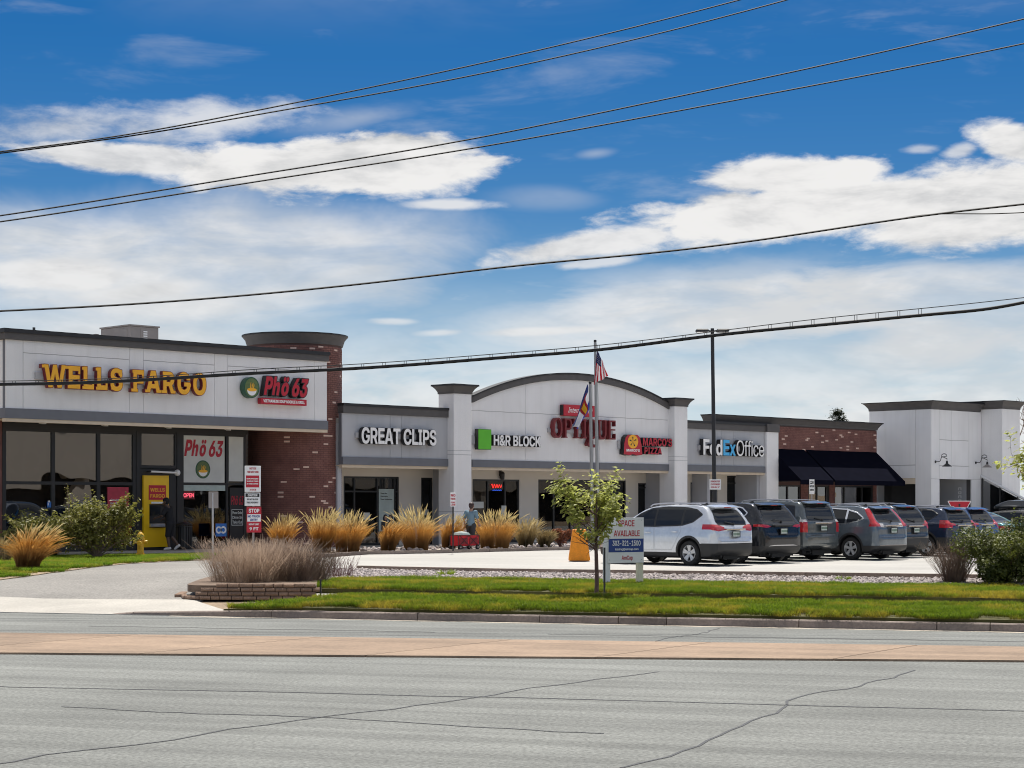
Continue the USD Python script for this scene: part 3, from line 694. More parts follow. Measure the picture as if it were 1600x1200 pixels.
# --- copy shop (grey fascia)
X5, X6 = FX(1073), FX(1213)
F = grey_shop('copy_shop', 'grey-fascia shop between the second white pillar and the brick shops', X5 - .4, X6 - .9, [FX(1128), FX(1146)],
              [(1079, 1121, 754, (1105,), ()), (1136, 1184, 744, (1166, 1172), (755,))])
obj('end_pillar', [bx(X6 - .9, X6, -.12, .6, 0.0, 5.07)], 'stucco_white', F)
obj('pillar_coping', [bx(X6 - .9, X6 + .05, -.16, .6, 5.072, 5.44)], 'coping_grey', F)
# --- white pillars with flared caps
def pillar(px0, px1, label, cf=-.36):
    x0, x1 = FX(px0, cf), FX(px1, cf)
    T = thing('shop_pillar', label, 'pillar', ((x0 + x1) / 2, 0, 0), 0, 'white pillars of the shop front')
    w = (x1 - x0) / 2
    for a, b in ((0, 1.42), (1.44, 3.62), (3.64, 3.78), (3.80, 6.0)): obj('shaft', bx(-w, w, cf, .5, a, b), 'stucco_white', T)
    obj('shaft_joint', [bx(-w + .015, w - .015, cf + .015, .49, a, b) for a, b in ((1.42, 1.44), (3.62, 3.64), (3.78, 3.80))], 'stucco_grey', T)
    v = []
    for z, o in ((6.0, .03), (6.1, .03)): v.append((z, o))
    prof = [(6.002, .03), (6.08, .035), (6.20, .10), (6.28, .17), (6.30, .19)]
    parts = []
    for (za, oa), (zb_, ob) in zip(prof, prof[1:]):
        parts.append(trimesh.convex.convex_hull(np.array([(sx * (w + o), y, z) for z, o in ((za, oa), (zb_, ob)) for sx in (-1, 1) for y in (cf - o, .5 + o)])))
    obj('cap', parts, 'coping_grey', T)
    obj('cap_top', bx(-w - .22, w + .22, cf - .22, .72, 6.302, 6.37), 'coping_black', T)
    return T
pillar(709, 736.5, 'white shop pillar with dark flared cap, left end of the arched parapet')
pillar(1054, 1074, 'white shop pillar with dark flared cap, right end of the arched parapet')
# --- brick shop with navy awnings
CB = .3
H = thing('brick_shop', 'red brick shop with two navy awnings beside the grey tower building', 'building')
HX0, HX1 = FX(1113, CB), FX(1370, CB)
obj('wall_core', [bx(FX(1200, CB), HX1, CB + .012, CB + .3, 2.7, 5.42), bx(HX0, FX(1200, CB) - .001, CB + .012, CB + .3, 5.0, 5.42)], 'mortar', H)
def flat_bricks(x0, x1, z0, z1, c, p_light, cap, parent, seed):
    r = np.random.default_rng(seed); dk, n = [], 0
    for j in range(int((z1 - z0) / HB)):
        x = x0 - (LB / 2 if j % 2 else 0)
        while x < x1 - .02:
            a, b = max(x, x0) + .005, min(x + LB, x1) - .005
            if b - a > .03:
                m = bx(a, b, c + r.normal(0, .0015), c + .02, z0 + j * HB + .005, z0 + (j + 1) * HB - .005)
                if r.random() < p_light and n < cap: obj('brick', m, 'brick_light', parent); n += 1
                else: dk.append(m)
            x += LB
    obj('brickwork', dk, 'brick_dark', parent, kind='stuff')
flat_bricks(FX(1205, CB), HX1, 3.9, 5.42, CB, .045, 120, H, 21)
flar = [(5.43, .03), (5.50, .04), (5.64, .13), (5.74, .22)]
obj('cornice', [trimesh.convex.convex_hull(np.array([(x, y, z) for z, o in ((za, oa), (zb_, ob)) for x in (HX0 - o, HX1 + o) for y in (CB - o, CB + .5)])) for (za, oa), (zb_, ob) in zip(flar, flar[1:])], 'coping_grey', H)
obj('cornice_cap', bx(HX0 - .25, HX1 + .25, CB - .25, CB + .5, 5.742, 5.79), 'coping_black', H)
shell(H, HX0 + .02, HX1 - .02, CB + .31, 16, 5.3, 5.2)
fb = lambda p: FX(p, CB)
lights_ = [(1215, 1251.5, (1232,)), (1263.5, 1296, (1278, 1293)), (1304.5, 1364.5, (1320.5, 1348.5))]
ops = [(fb(a), .5, fb(b), 2.62) for a, b, _ in lights_]
low = opening_wall(H, 'lower_wall', fb(1200), HX1, 0.1, 2.698, ops, CB + .012, CB + .2, 'mortar')
r = np.random.default_rng(5); dk = []
for a, b in ((1251.5, 1263.5), (1296, 1304.5), (1364.5, 1370)):
    for j in range(int(2.58 / HB)):
        x = fb(a) - (LB / 2 if j % 2 else 0)
        while x < fb(b) - .02:
            p, q = max(x, fb(a)) + .005, min(x + LB, fb(b)) - .005
            if q - p > .03: dk.append(bx(p, q, CB + r.normal(0, .0015), CB + .02, .1 + j * HB + .005, .1 + (j + 1) * HB - .005))
            x += LB
obj('brickwork', dk, 'brick_dark', H, kind='stuff')
for o, (a, b, vm) in zip(ops, lights_): window(H, o[0], o[2], o[1], o[3], CB + .08, [fb(q) for q in vm], [], 'glass_mirror', .08)
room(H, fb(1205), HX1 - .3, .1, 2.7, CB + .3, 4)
def awning(x0, x1, label):
    prof = Polygon([(CB - .002, 4.32), (CB - .002, 4.26), (-1.36, 2.80), (-1.36, 2.62), (-1.40, 2.62), (-1.40, 2.84)])
    T = thing('awning', label, 'awning', ((x0 + x1) / 2, 0, 0), 0, 'navy awnings on the brick shop')
    w = (x1 - x0) / 2
    obj('canopy', side(prof, -w, w), 'awning_navy', T)
    end = Polygon([(CB - .004, 4.25), (CB - .004, 2.80), (-1.355, 2.80)])
    obj('end_panel', side(end, -w + .002, -w + .02), 'awning_navy', T); obj('end_panel', side(end, w - .02, w - .002), 'awning_navy', T)
    obj('frame_tube', [tube([(s * (w - .05), CB - .02, 2.78), (s * (w - .05), -1.34, 2.78)], .02, 6) for s in (-1, 1)], 'black_metal', T)
awning(X6 + .02, FX(1256.5, CB), 'left navy awning beside the copy shop end pillar')
awning(FX(1259.5, CB), FX(1369, CB), 'long right navy awning under the brick wall with pale bricks')
# --- tower building at the right
Tw = thing('tower_building', 'two-part pale stucco tower building with dark cornices at the right', 'building')
tx0, tx1, ty0, ty1 = 80.0, FX(1533, -2.3), -2.3, 1.35
def Y_at(px, x): k = K(px); return x * (1 - k) / (1 + k) + EYE[1]
zc = 6.44
# left face panels (normal -x)
yb = [ty0, Y_at(1430, tx0), ty1]
obj('wall_panel', bx(tx0, tx0 + .06, ty0 + .062, yb[1] - .011, 0, zc), 'stucco_white', Tw)
for a, b in ((3.02, 3.66), (3.68, zc)): obj('wall_panel', bx(tx0, tx0 + .06, yb[1] + .011, ty1, a, b), 'stucco_white', Tw)
obj('wall_backing', [bx(tx0 + .062, tx0 + .3, ty0 + .3, ty1, 3.02, zc), bx(tx0 + .062, tx0 + .3, ty0 + .062, yb[1] + .011, 0, zc)], 'coping_grey', Tw)
obj('entrance_soffit', bx(tx0 + .01, tx0 + .9, yb[1], ty1 - .1, 2.72, 3.015), 'soffit_cream', Tw)
window(Tw, tx0 + .96, tx0 + 3.6, .1, 2.72, 1.2, [tx0 + 1.9], [], 'glass_shop', .09)
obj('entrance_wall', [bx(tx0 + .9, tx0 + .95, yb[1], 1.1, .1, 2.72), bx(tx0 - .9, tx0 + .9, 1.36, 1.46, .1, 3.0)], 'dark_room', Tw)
# front face (normal -y) with a deep opening
ox0, ox1, oz = FX(1468, ty0), FX(1518, ty0), FZ(749, 1490, ty0)
xj = FX(1487, ty0); xe = FX(1514, ty0)
zj1, zj2 = FZ(688, 1490, ty0), FZ(728, 1490, ty0)
for (a, b, p, q) in ((tx0, ox0, 0, oz), (ox1, tx1, 0, oz)): obj('wall_panel', bx(a + .002, b, ty0, ty0 + .06, p, q), 'stucco_white', Tw)
for a, b in ((tx0 + .002, ox0), (ox0, xj), (xj, xe), (xe, tx1)):
    zz = [oz, zj2, zj1, zc] if ox0 <= a < xe else [oz, zc]
    for p, q in zip(zz, zz[1:]): obj('wall_panel', bx(a + .009, b - .009, ty0, ty0 + .06, p + .009, q - .009), 'stucco_white', Tw)
obj('wall_backing', [bx(tx0 + .062, tx1, ty0 + .062, ty0 + .3, oz, zc), bx(ox1, tx1, ty0 + .062, ty0 + .3, 0, oz), bx(tx0 + .062, ox0, ty0 + .062, ty0 + .3, 0, oz)], 'coping_grey', Tw)
obj('recess_wall', [bx(ox1 - .02, ox1 + .2, ty0 + .302, ty0 + 3.0, 0.1, oz + .1)], 'stucco_grey', Tw)
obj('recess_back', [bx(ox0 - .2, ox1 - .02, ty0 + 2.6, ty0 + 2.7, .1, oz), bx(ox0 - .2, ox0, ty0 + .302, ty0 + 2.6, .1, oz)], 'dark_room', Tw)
obj('recess_ceiling', bx(ox0 - .2, ox1 + .2, ty0 + .302, ty0 + 3, oz + .102, oz + .2), 'stucco_cream', Tw)
def cornice_ring(x0, x1, y0, y1, z, h, o, parent, cap=True):
    pr = [(z, .02), (z + h * .3, .04), (z + h * .7, o * .6), (z + h * .92, o)]
    obj('cornice', [trimesh.convex.convex_hull(np.array([(x, y, zz) for zz, q in ((za, oa), (zb_, ob)) for x in (x0 - q, x1 + q) for y in (y0 - q, y1 + q)])) for (za, oa), (zb_, ob) in zip(pr, pr[1:])], 'coping_grey', parent)
    obj('cornice_cap', bx(x0 - o - .04, x1 + o + .04, y0 - o - .04, y1 + o + .04, z + h * .92 + .002, z + h), 'coping_black', parent)
cornice_ring(tx0, tx1 - .1, ty0, ty1, zc + .002, .42, .26, Tw)
# second, slightly taller block behind the right edge
cy0 = -3.5; cx0 = FX(1564, cy0); cx0 = max(cx0, tx1 + .02); cx1 = FX(1593.5, cy0)
zc2 = 6.58
ym = Y_at(1548, cx0)
cy1 = -.7
obj('wall_panel', bx(cx0, cx0 + .06, cy0 + .062, cy1, 0, zc2), 'stucco_white', Tw)
obj('wall_panel', bx(cx0 + .002, cx1, cy0, cy0 + .06, 0, zc2), 'stucco_white', Tw)
obj('wall_backing', bx(cx0 + .062, cx1, cy0 + .062, cy1, 0, zc2), 'stucco_grey', Tw)
cornice_ring(cx0, cx1, cy0, cy1, zc2 + .002, .42, .26, Tw)
obj('rear_wall', bx(tx0 + .31, tx1 - .01, ty1 - .3, ty1 - .05, 0, zc), 'stucco_grey', Tw)
# glazed lean-to with a pale sloping rail at its right end
ve = [(ty0 - .02, 3.12), (ty0 - .02, .1), (-5.5, .1), (-5.5, 1.62)]
lx = tx1 - .06
obj('lean_to', side(Polygon([(ty0 - .02, 3.0), (ty0 - .02, .1), (-5.4, .1), (-5.4, 1.55)]), lx + .03, lx + .10), 'glass_mirror', Tw)
obj('lean_to_frame', [tube([(lx + .05, y, .1), (lx + .05, y, 1.6 + (y + 5.5) / 3.2 * 1.5)], .05, 4) for y in (-2.4, -3.4, -4.4, -5.4)], 'frame_black', Tw)
obj('lean_to_rail', tube([(lx + .03, ty0, 3.16), (lx + .03, -5.5, 1.62)], .07, 4), 'white_paint', Tw)
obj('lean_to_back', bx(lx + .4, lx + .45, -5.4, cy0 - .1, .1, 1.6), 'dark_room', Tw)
# house number letters on the recess wall
for k in range(4):
    zq = FZ(764 + k * 6.2, 1500, -1.0)
    yq = Y_at(1500, ox1)
    obj('letter', [bx(ox1 - .026, ox1 - .021, yq - .09, yq - .05, zq - .07, zq + .07), bx(ox1 - .026, ox1 - .021, yq + .05, yq + .09, zq - .07, zq + .07), bx(ox1 - .026, ox1 - .021, yq - .05, yq + .05, zq + .03, zq + .07)] + ([bx(ox1 - .026, ox1 - .021, yq - .05, yq + .05, zq - .07, zq - .03)] if k % 2 else []), 'sign_white', Tw)
# --- the tan building across the lot that the shop windows mirror
Q = thing('opposite_building', 'long tan building across the lot, seen only mirrored in the shop windows', 'building')
obj('wall', bx(52, 165, -90, -78, 3.4, 9.6), 'tan_wall', Q)
obj('lower_wall', bx(52, 165, -90, -79.2, -.5, 3.398), 'dark_room', Q)
for i in range(12): obj('pier', bx(55 + i * 9.2, 56.2 + i * 9.2, -79.19, -78.2, -.5, 3.39), 'tan_wall', Q)
obj('roof_edge', bx(51.8, 165.2, -90.2, -77.7, 9.602, 10.0), 'coping_grey', Q)

# --- air conditioner on the roof
hc = 10.0
hx = FX(203, hc); hz0, hz1 = 6.6, FZ(506.5, 203, hc)
U = thing('rooftop_unit', 'grey boxy air conditioning unit on the corner building roof', 'air conditioner', (hx, hc, hz0))
hh = hz1 - hz0
obj('cabinet', rbx(0, 1.35, 0, 2.1, .25, hh - .06, .015), 'metal_grey', U)
obj('lid', bx(-.04, 1.39, -.04, 2.14, hh - .058, hh), 'metal_grey', U)
obj('panel', bx(.5, .95, -.012, -.001, .4, hh - .15), 'metal_grey', U); obj('panel', bx(-.012, -.001, .2, 1.0, .4, hh - .15), 'metal_grey', U)
obj('vent', [bx(.62, .8, -.03, -.013, hh - .55 + k * .09, hh - .5 + k * .09) for k in range(4)], 'white_paint', U)
obj('pipe', [tube([(.1 + .14 * k, -.05, .3), (.1 + .14 * k, -.05, .9)], .025, 6) for k in range(5)], 'black_metal', U)
obj('intake', [bx(-1.1, -.02, 1.2, 2.0, .5, hh - .62), bx(-1.0, -.86, 1.3, 1.5, hh - .618, hh - .42), bx(-.75, -.6, 1.3, 1.5, hh - .618, hh - .35), tube([(-1.2, 1.4, .3), (-1.2, 1.4, hh - .5)], .04, 6)], 'metal_grey', U)
# ------------------------------------------------------------------ shop signs
def slabbed(items):
    """Adds slab serifs to plain bold capitals."""
    spec = {'W': [(.0, 1, .16), (.5, 1, .12), (1.0, 1, .16)], 'E': [(.06, 1, .12), (.06, 0, .12)], 'L': [(.10, 1, .18), (.10, 0, .16)], 'F': [(.08, 1, .12), (.12, 0, .24)],
            'A': [(.08, 0, .16), (.92, 0, .16)], 'R': [(.10, 1, .12), (.10, 0, .20), (.93, 0, .12)], 'S': [], 'G': [(.86, .36, .18)], 'O': []}
    out = []
    for ch, p in items:
        x0, z0, x1, z1 = p.bounds; w = x1 - x0; add = [p]
        for f, h, hw in spec.get(ch, []):
            cx = x0 + f * w; zz = 0 if h == 0 else (1 - .13 if h == 1 else h)
            add.append(sbox(cx - hw * .95, zz, cx + hw * .95, zz + .13))
        if ch in 'EFL':
            t = .15; xr = x1
            if ch != 'L': add.append(sbox(xr - t * .8, .66, xr, 1.0))
            if ch != 'F': add.append(sbox(xr - t * .8, 0, xr, .36))
        if ch == 'S': add += [sbox(x1 - .17, .62, x1 - .05, .96), sbox(x0 + .05, .04, x0 + .17, .38)]
        out.append((ch, unary_union(add)))
    return out
def channel_sign(name, label, items, c_back, c_front, ret, face, px=None, rim=.012, raceway=None, extra=None, cat='sign'):
    """Channel letters standing off the wall: each letter a can with a coloured face."""
    b = unary_union([p for _, p in items]).bounds
    T = thing(name, label, cat, ((b[0] + b[2]) / 2, 0, (b[1] + b[3]) / 2)); sh = ((b[0] + b[2]) / 2, 0, (b[1] + b[3]) / 2)
    for ch, p in items:
        fc = face(ch) if callable(face) else face
        can = obj('letter', front(p.buffer(rim), c_front, c_back), ret, T, shift=sh)
        obj('letter_face', front(p, c_front - .006, c_front - .001), fc, can, shift=sh)
    if raceway: obj('raceway', bx(b[0] - .12, b[2] + .02, -.10, -.002, b[1] + (b[3] - b[1]) * raceway[0], b[1] + (b[3] - b[1]) * raceway[1]), 'raceway', T, shift=sh)
    if extra: extra(T, sh)
    return T
CF = -.26
def bbox_px(l, r, t, b, c=CF):
    m = (l + r) / 2; return FX(l, c), FX(r, c), FZ(b, m, c), FZ(t, m, c)
x0, x1, z0, z1 = bbox_px(65.5, 322, 577, 611)
wf = slabbed(lay('WELLS FARGO', 800, track=.14))
channel_sign('shop_sign', 'large yellow slab-serif WELLS FARGO letters with dark red sides on the white fascia', fit(wf, x0, x1, z0, z1), -.11, CF, 'sign_red_dark', 'sign_yellow', raceway=(.35, .65), rim=.02)
# noodle restaurant: script name, oval bowl emblem, strapline
x0, x1, z0, z1 = bbox_px(412, 482, 590, 618.5)
def pho_items(x0, x1, z0, z1):
    it = lay('Ph', 860, .30, -.02) ; b = unary_union([p for _, p in it]).bounds
    it += [(c, affinity.translate(p, b[2] + .02, 0)) for c, p in lay('ö', 860, .30)]
    b = unary_union([p for _, p in it]).bounds
    it += [(c, affinity.translate(p, b[2] + .16, -.02)) for c, p in lay('63', 860, .30, -.01)]
    return fit(it, x0, x1, z0, z1)
def bowl(T, sh, cx, cz, rx, rz, c0, c1, host='emblem'):
    e = affinity.scale(Point(0, 0).buffer(1, 32), rx, rz); e = affinity.translate(e, cx, cz)
    can = obj(host, front(e, c1, c0), 'sign_darkgreen', T, shift=sh, smooth=40)
    inn = affinity.translate(affinity.scale(Point(0, 0).buffer(1, 32), rx * .86, rz * .88), cx, cz)
    obj('emblem_face', front(inn, c1 - .006, c1 - .001), 'sign_olive', can, shift=sh)
    bw = affinity.translate(affinity.scale(Point(0, 0).buffer(1, 24), rx * .60, rz * .56), cx, cz - rz * .20).intersection(sbox(cx - rx, cz - rz, cx + rx, cz - rz * .22))
    obj('bowl', front(bw, c1 - .011, c1 - .007), 'sign_white', can, shift=sh)
    top = affinity.translate(affinity.scale(Point(0, 0).buffer(1, 24), rx * .60, rz * .16), cx, cz - rz * .20)
    obj('broth', front(top, c1 - .015, c1 - .0115), 'sign_yellow', can, shift=sh)
    st = [Polygon([(cx + k * rx * .2 - .015, cz - rz * .05), (cx + k * rx * .2 + .02, cz - rz * .05), (cx + k * rx * .2 + .04, cz + rz * .25), (cx + k * rx * .2 - .005, cz + rz * .5), (cx + k * rx * .2 + .01, cz + rz * .25)]) for k in (-1, 0, 1)]
    obj('steam', front(unary_union(st), c1 - .011, c1 - .0075), 'sign_yellow', can, shift=sh)
def pho_extra(T, sh):
    a0, a1, b0, b1 = bbox_px(381, 405.5, 589, 622); bowl(T, sh, (a0 + a1) / 2, (b0 + b1) / 2, (a1 - a0) / 2, (b1 - b0) / 2, -.03, CF)
    a0, a1, b0, b1 = bbox_px(408, 479.5, 623, 632.5)
    s = obj('strapline_box', rbx(a0, a1, CF, -.06, b0, b1, .01), 'sign_red', T, shift=sh)
    obj('lettering', print_on('VIETNAMESE SOUP NOODLE & GRILL', a0 + .1, a1 - .1, b0 + .06, b1 - .055, CF - .002, 800), 'sign_white', s, shift=sh)
    pi = pho_items(x0 - .0, x1, z0, z1)
channel_sign('shop_sign', 'red script Phö 63 letters with green noodle bowl emblem on the white fascia', pho_items(x0, x1, z0, z1), -.06, CF, 'sign_black', 'sign_red', rim=.03, extra=pho_extra)
x0, x1, z0, z1 = bbox_px(565, 682, 670, 694.5)
channel_sign('shop_sign', 'white GREAT CLIPS channel letters on the grey fascia', fit(lay('GREAT CLIPS', 760, track=-.02), x0, x1, z0, z1), -.08, CF, 'sign_black', 'sign_white', raceway=(.35, .68))
x0, x1, z0, z1 = bbox_px(771.5, 845, 681, 697)
def hr_extra(T, sh):
    a0, a1, b0, b1 = bbox_px(747, 767.5, 670.5, 702.5)
    s = obj('square', bx(a0, a1, CF, -.08, b0, b1), 'sign_black', T, shift=sh); obj('square_face', bx(a0 + .012, a1 - .004, CF - .008, CF - .001, b0 + .012, b1 - .012), 'sign_green', s, shift=sh)
    obj('mount', bx(a0 - .16, a0 - .002, -.09, -.002, b0 + .2, b1 - .25), 'raceway', T, shift=sh)
channel_sign('shop_sign', 'white H&R BLOCK letters beside a bright green square under the arch', fit(lay('H&R BLOCK', 760, track=-.01), x0, x1, z0, z1), -.08, CF, 'sign_black', 'sign_white', extra=hr_extra)
# optical shop
x0, x1, z0, z1 = bbox_px(865, 962, 655, 685)
def didone(items):
    """Thick uprights, thin cross strokes, hairline serifs."""
    out = []
    for ch, p in items:
        q = unary_union([affinity.translate(p, d, 0) for d in np.linspace(-.040, .040, 5)]); x0, z0, x1, z1 = q.bounds
        if ch in 'PIE': q = unary_union([q, sbox(x0 - .06, 0, x0 + .26, .05), sbox(x0 - .06, .95, x0 + .26, 1.0)])
        if ch == 'T': q = unary_union([q, sbox((x0 + x1) / 2 - .18, 0, (x0 + x1) / 2 + .18, .05), sbox(x0, .72, x0 + .05, 1), sbox(x1 - .05, .72, x1, 1)])
        if ch == 'U': q = unary_union([q, sbox(x0 - .06, .95, x0 + .25, 1.0), sbox(x1 - .25, .95, x1 + .06, 1.0)])
        if ch == 'E': q = unary_union([q, sbox(x1 - .06, 0, x1, .30), sbox(x1 - .06, .70, x1, 1.0)])
        out.append((ch, q))
    return out
it = lay('OPTI', 260, track=.20); b = unary_union([p for _, p in it]).bounds
it += [('Q', affinity.translate(affinity.scale(lay('O', 260)[0][1], 1, 1.0, origin=(0, 0)), b[2] + .18, 0))]; qb = it[-1][1].bounds
tail = Polygon([(qb[0] + .22, .02), (qb[0] - .05, -.28), (qb[0] + .0, -.36), (qb[0] + .18, -.26), (qb[0] + .42, -.42), (qb[0] + .75, -.44), (qb[0] + .92, -.30), (qb[0] + .66, -.36), (qb[0] + .46, -.30), (qb[0] + .36, .0)]).buffer(.015)
it[-1] = ('Q', it[-1][1].union(tail))
it += [(c, affinity.translate(p, qb[2] + .22, 0)) for c, p in lay('UE', 260, track=.20)]
it = didone(it)
def opt_extra(T, sh):
    a0, a1, b0, b1 = bbox_px(881, 930, 633, 650.5)
    s = obj('name_box', rbx(a0, a1, CF, -.04, b0, b1, .015), 'sign_red', T, shift=sh); obj('box_side', bx(a0 - .006, a0 - .001, CF + .02, -.05, b0 + .02, b1 - .02), 'sign_black', s, shift=sh)
    obj('lettering', print_on('International', a0 + .25, a1 - .15, b0 + .14, b1 - .12, CF - .002, 420, .35), 'sign_white', s, shift=sh)
channel_sign('shop_sign', 'dark red OPTIQUE letters with International box above, in the middle of the arch', fit(it, x0, x1, z0, z1), -.06, CF, 'sign_red_dark', 'sign_red_dark', rim=.003, raceway=(.48, .62), extra=opt_extra)
# pizza shop
x0, x1, z0, z1 = bbox_px(1004.5, 1050, 685, 697)
it = fit(lay('MARCO’S', 720, track=.03), x0, x1, z0, z1)
y0, y1, w0, w1 = bbox_px(1007, 1034, 699.5, 709.5); it += fit(lay('PIZZA', 720, track=.06), y0, y1, w0, w1)
def mar_extra(T, sh):
    a0, a1, b0, b1 = bbox_px(974, 1003.5, 679, 711.5); w = a1 - a0; h = b1 - b0
    body = Polygon([(a0 + .02 * w, b0 + .05 * h), (a0 + .04 * w, b0 + .5 * h), (a0 + .12 * w, b0 + .86 * h), (a0 + .25 * w, b0 + .98 * h), (a0 + .75 * w, b0 + .98 * h), (a0 + .88 * w, b0 + .86 * h), (a0 + .96 * w, b0 + .5 * h), (a0 + w, b0 + .05 * h), (a0 + .7 * w, b0), (a0 + .5 * w, b0 + .06 * h), (a0 + .3 * w, b0)]).buffer(.01)
    can = obj('emblem', front(body, CF, -.03), 'sign_black', T, shift=sh); obj('emblem_face', front(body.buffer(-.012), CF - .006, CF - .001), 'sign_red', can, shift=sh)
    cx, cz = a0 + .5 * w, b0 + .66 * h
    ov = affinity.translate(affinity.scale(Point(0, 0).buffer(1, 24), w * .27, h * .33), cx, cz)
    obj('oval', front(ov, CF - .011, CF - .007), 'sign_yellow', can, shift=sh)
    wd = [Polygon([(cx, cz), (cx + w * .19 * math.cos(t), cz + h * .24 * math.sin(t)), (cx + w * .19 * math.cos(t + .35), cz + h * .24 * math.sin(t + .35))]).buffer(-.004) for t in np.linspace(.3, 6.2, 6)[:5]]
    obj('wedge', front(unary_union(wd), CF - .0155, CF - .0115), 'sign_black', can, shift=sh)
    obj('lettering', print_on('MARCO’S', a0 + .16 * w, a0 + .86 * w, b0 + .18 * h, b0 + .30 * h, CF - .0065, 800), 'sign_white', can, shift=sh)
    obj('mount', bx(a0 - .12, a0, -.09, -.002, b0 + .3 * h, b0 + .7 * h), 'raceway', T, shift=sh)
channel_sign('shop_sign', 'red MARCO’S PIZZA letters with red and yellow emblem at the right of the arch', it, -.05, CF, 'sign_black', 'sign_red', rim=.012, extra=mar_extra)
# copy shop
x0, x1, z0, z1 = bbox_px(1099, 1194, 688, 712)
it = lay('FedEx', 760, track=-.02); n5 = len(it); b = unary_union([p for _, p in it]).bounds
it += [(c, affinity.translate(p, b[2] + .04, 0)) for c, p in lay('Office', 400, track=-.015)]
_cnt = [0]
def fed_face(ch): _cnt[0] += 1; return 'sign_lightblue' if _cnt[0] in (4, 5) else 'sign_white'
channel_sign('shop_sign', 'white and light blue FedEx Office letters on the grey fascia at the right', fit(it, x0, x1, z0, z1), -.06, CF, 'sign_black', fed_face, raceway=(.3, .62))

# ------------------------------------------------------------------ things in and at the shop windows
CG = C1 - .045
def flatsign(name, label, cat, l, r, t, b, m, c=CG, thick=.012, back=.0, extra=None, group=None):
    x0, x1 = FX(l, c), FX(r, c); mid = (l + r) / 2; z0, z1 = FZ(b, mid, c), FZ(t, mid, c)
    T = thing(name, label, cat, ((x0 + x1) / 2, c, z0), 0, group); sh = ((x0 + x1) / 2, c, z0)
    obj('panel', rbx(x0, x1, c, c + thick, z0, z1, .003), m, T, shift=sh)
    if extra: extra(T, sh, x0, x1, z0, z1, c)
    return T
def tx(T, sh, text, x0, x1, z0, z1, c, m, w=700, slant=0.0, name='lettering'): return obj(name, print_on(text, x0, x1, z0, z1, c - .001, w, slant, .003), m, T, shift=sh)
CP = C1 - .004
def pho_win(T, sh, x0, x1, z0, z1, c):
    w, h = x1 - x0, z1 - z0
    it = pho_items(x0 + .06 * w, x0 + .97 * w, z0 + .52 * h, z0 + .84 * h)
    obj('lettering', front(unary_union([p for _, p in it]), c - .005, c - .001), 'sign_red', T, shift=sh)
    bowl(T, sh, x0 + .49 * w, z0 + .26 * h, .17 * w, .18 * h, c - .001, c - .006)
flatsign('window_sign', 'white window panel with red script Phö 63 and a noodle bowl', 'window sign', 283.5, 351, 675, 754, 'vinyl_white', C1 - .016, .010, extra=pho_win)
flatsign('window_sign', 'narrow blank white window panel left of the brick tower', 'window sign', 357.5, 382, 675, 752, 'vinyl_white', C1 - .016, .010)
flatsign('window_banner', 'pale blue horizontal banner below the large Phö 63 window panel', 'banner', 284, 352, 758, 767, 'poster_pale', C1 - .016, .010)
def neon(T, sh, x0, x1, z0, z1, c): tx(T, sh, 'OPEN', x0 + .05, x1 - .05, z0 + .07, z1 - .07, c, 'neon_pink', 500)
def emit(name, col, s):
    g = G(); n = g.add('noise_texture', {'scale': 20.0}, vector=g.add('geometry') + '.position') + '.fac'
    c = g.mix(n, tuple(np.array(col) * .9), tuple(np.array(col) * 1.1)); M[name] = usdkit.material(stage, f'/World/Looks/{name}', g.n, g.l, surface=g.add('emission', {'strength': s}, color=c) + '.emission')
emit('neon_pink', (1.0, .12, .18), .8); emit('neon_red', (1.0, .05, .04), .7); emit('neon_blue', (.05, .15, .9), .5); emit('lamp_orange', (1.0, .25, .06), .8)
flatsign('neon_sign', 'pink neon OPEN sign in the noodle restaurant window', 'neon sign', 285, 304.5, 767.5, 780, 'sign_red_dark', C1 - .02, .012, extra=neon)
obj_g = lambda T, sh, x0, x1, z0, z1, c: (tx(T, sh, 'Phö 63', x0 + .06, x1 - .06, z1 - .62, z1 - .30, c, 'sign_red', 600, .2), [tx(T, sh, t, x0 + .12, x1 - .12, z1 - q, z1 - q + .10, c, 'vinyl_white', 600) for t, q in (('Phone Order', .95), ('Dine In', 1.12), ('Take Out', 1.29))], obj('frame', front(sbox(x0 + .08, z1 - 1.36, x1 - .08, z1 - .78).difference(sbox(x0 + .10, z1 - 1.34, x1 - .10, z1 - .80)), c - .004, c - .001), 'vinyl_white', T, shift=sh))
flatsign('door_sign', 'black glass door panel with red Phö 63 and white framed lines beside the brick tower', 'door sign', 359, 382.5, 762, 858, 'sign_black', C1 - .018, .010, extra=obj_g)
def redposter(T, sh, x0, x1, z0, z1, c):
    w = x1 - x0
    for t, q in (('Could your', .38), ('be Money', .24), ('later', .10)): tx(T, sh, t, x0 + .14 * w, x0 + (.9 if len(t) > 6 else .5) * w, z0 + (z1 - z0) * q, z0 + (z1 - z0) * (q + .09), c, 'vinyl_white', 700)
flatsign('window_poster', 'red poster with white lines in the bank window behind the shrub', 'poster', 168, 201, 761, 796, 'poster_red', C1 - .03, .012, extra=redposter)
flatsign('window_sticker', 'small blue square access sticker low in the bank window', 'sticker', 73.5, 80, 784, 793, 'handicap_blue', C1 - .03, .006, extra=lambda T, sh, x0, x1, z0, z1, c: obj('mark', [lathe([(0, 0), (.035, 0), (.035, .004), (0, .004)], 12, (0, 0, 0)).apply_transform(np.array([[1, 0, 0, (x0 + x1) / 2], [0, 0, -1, c - .001], [0, 1, 0, z0 + .2], [0, 0, 0, 1.0]])), bx((x0 + x1) / 2 - .05, (x0 + x1) / 2 - .02, c - .004, c - .001, z0 + .07, z0 + .16)], 'sign_white', T, shift=sh))
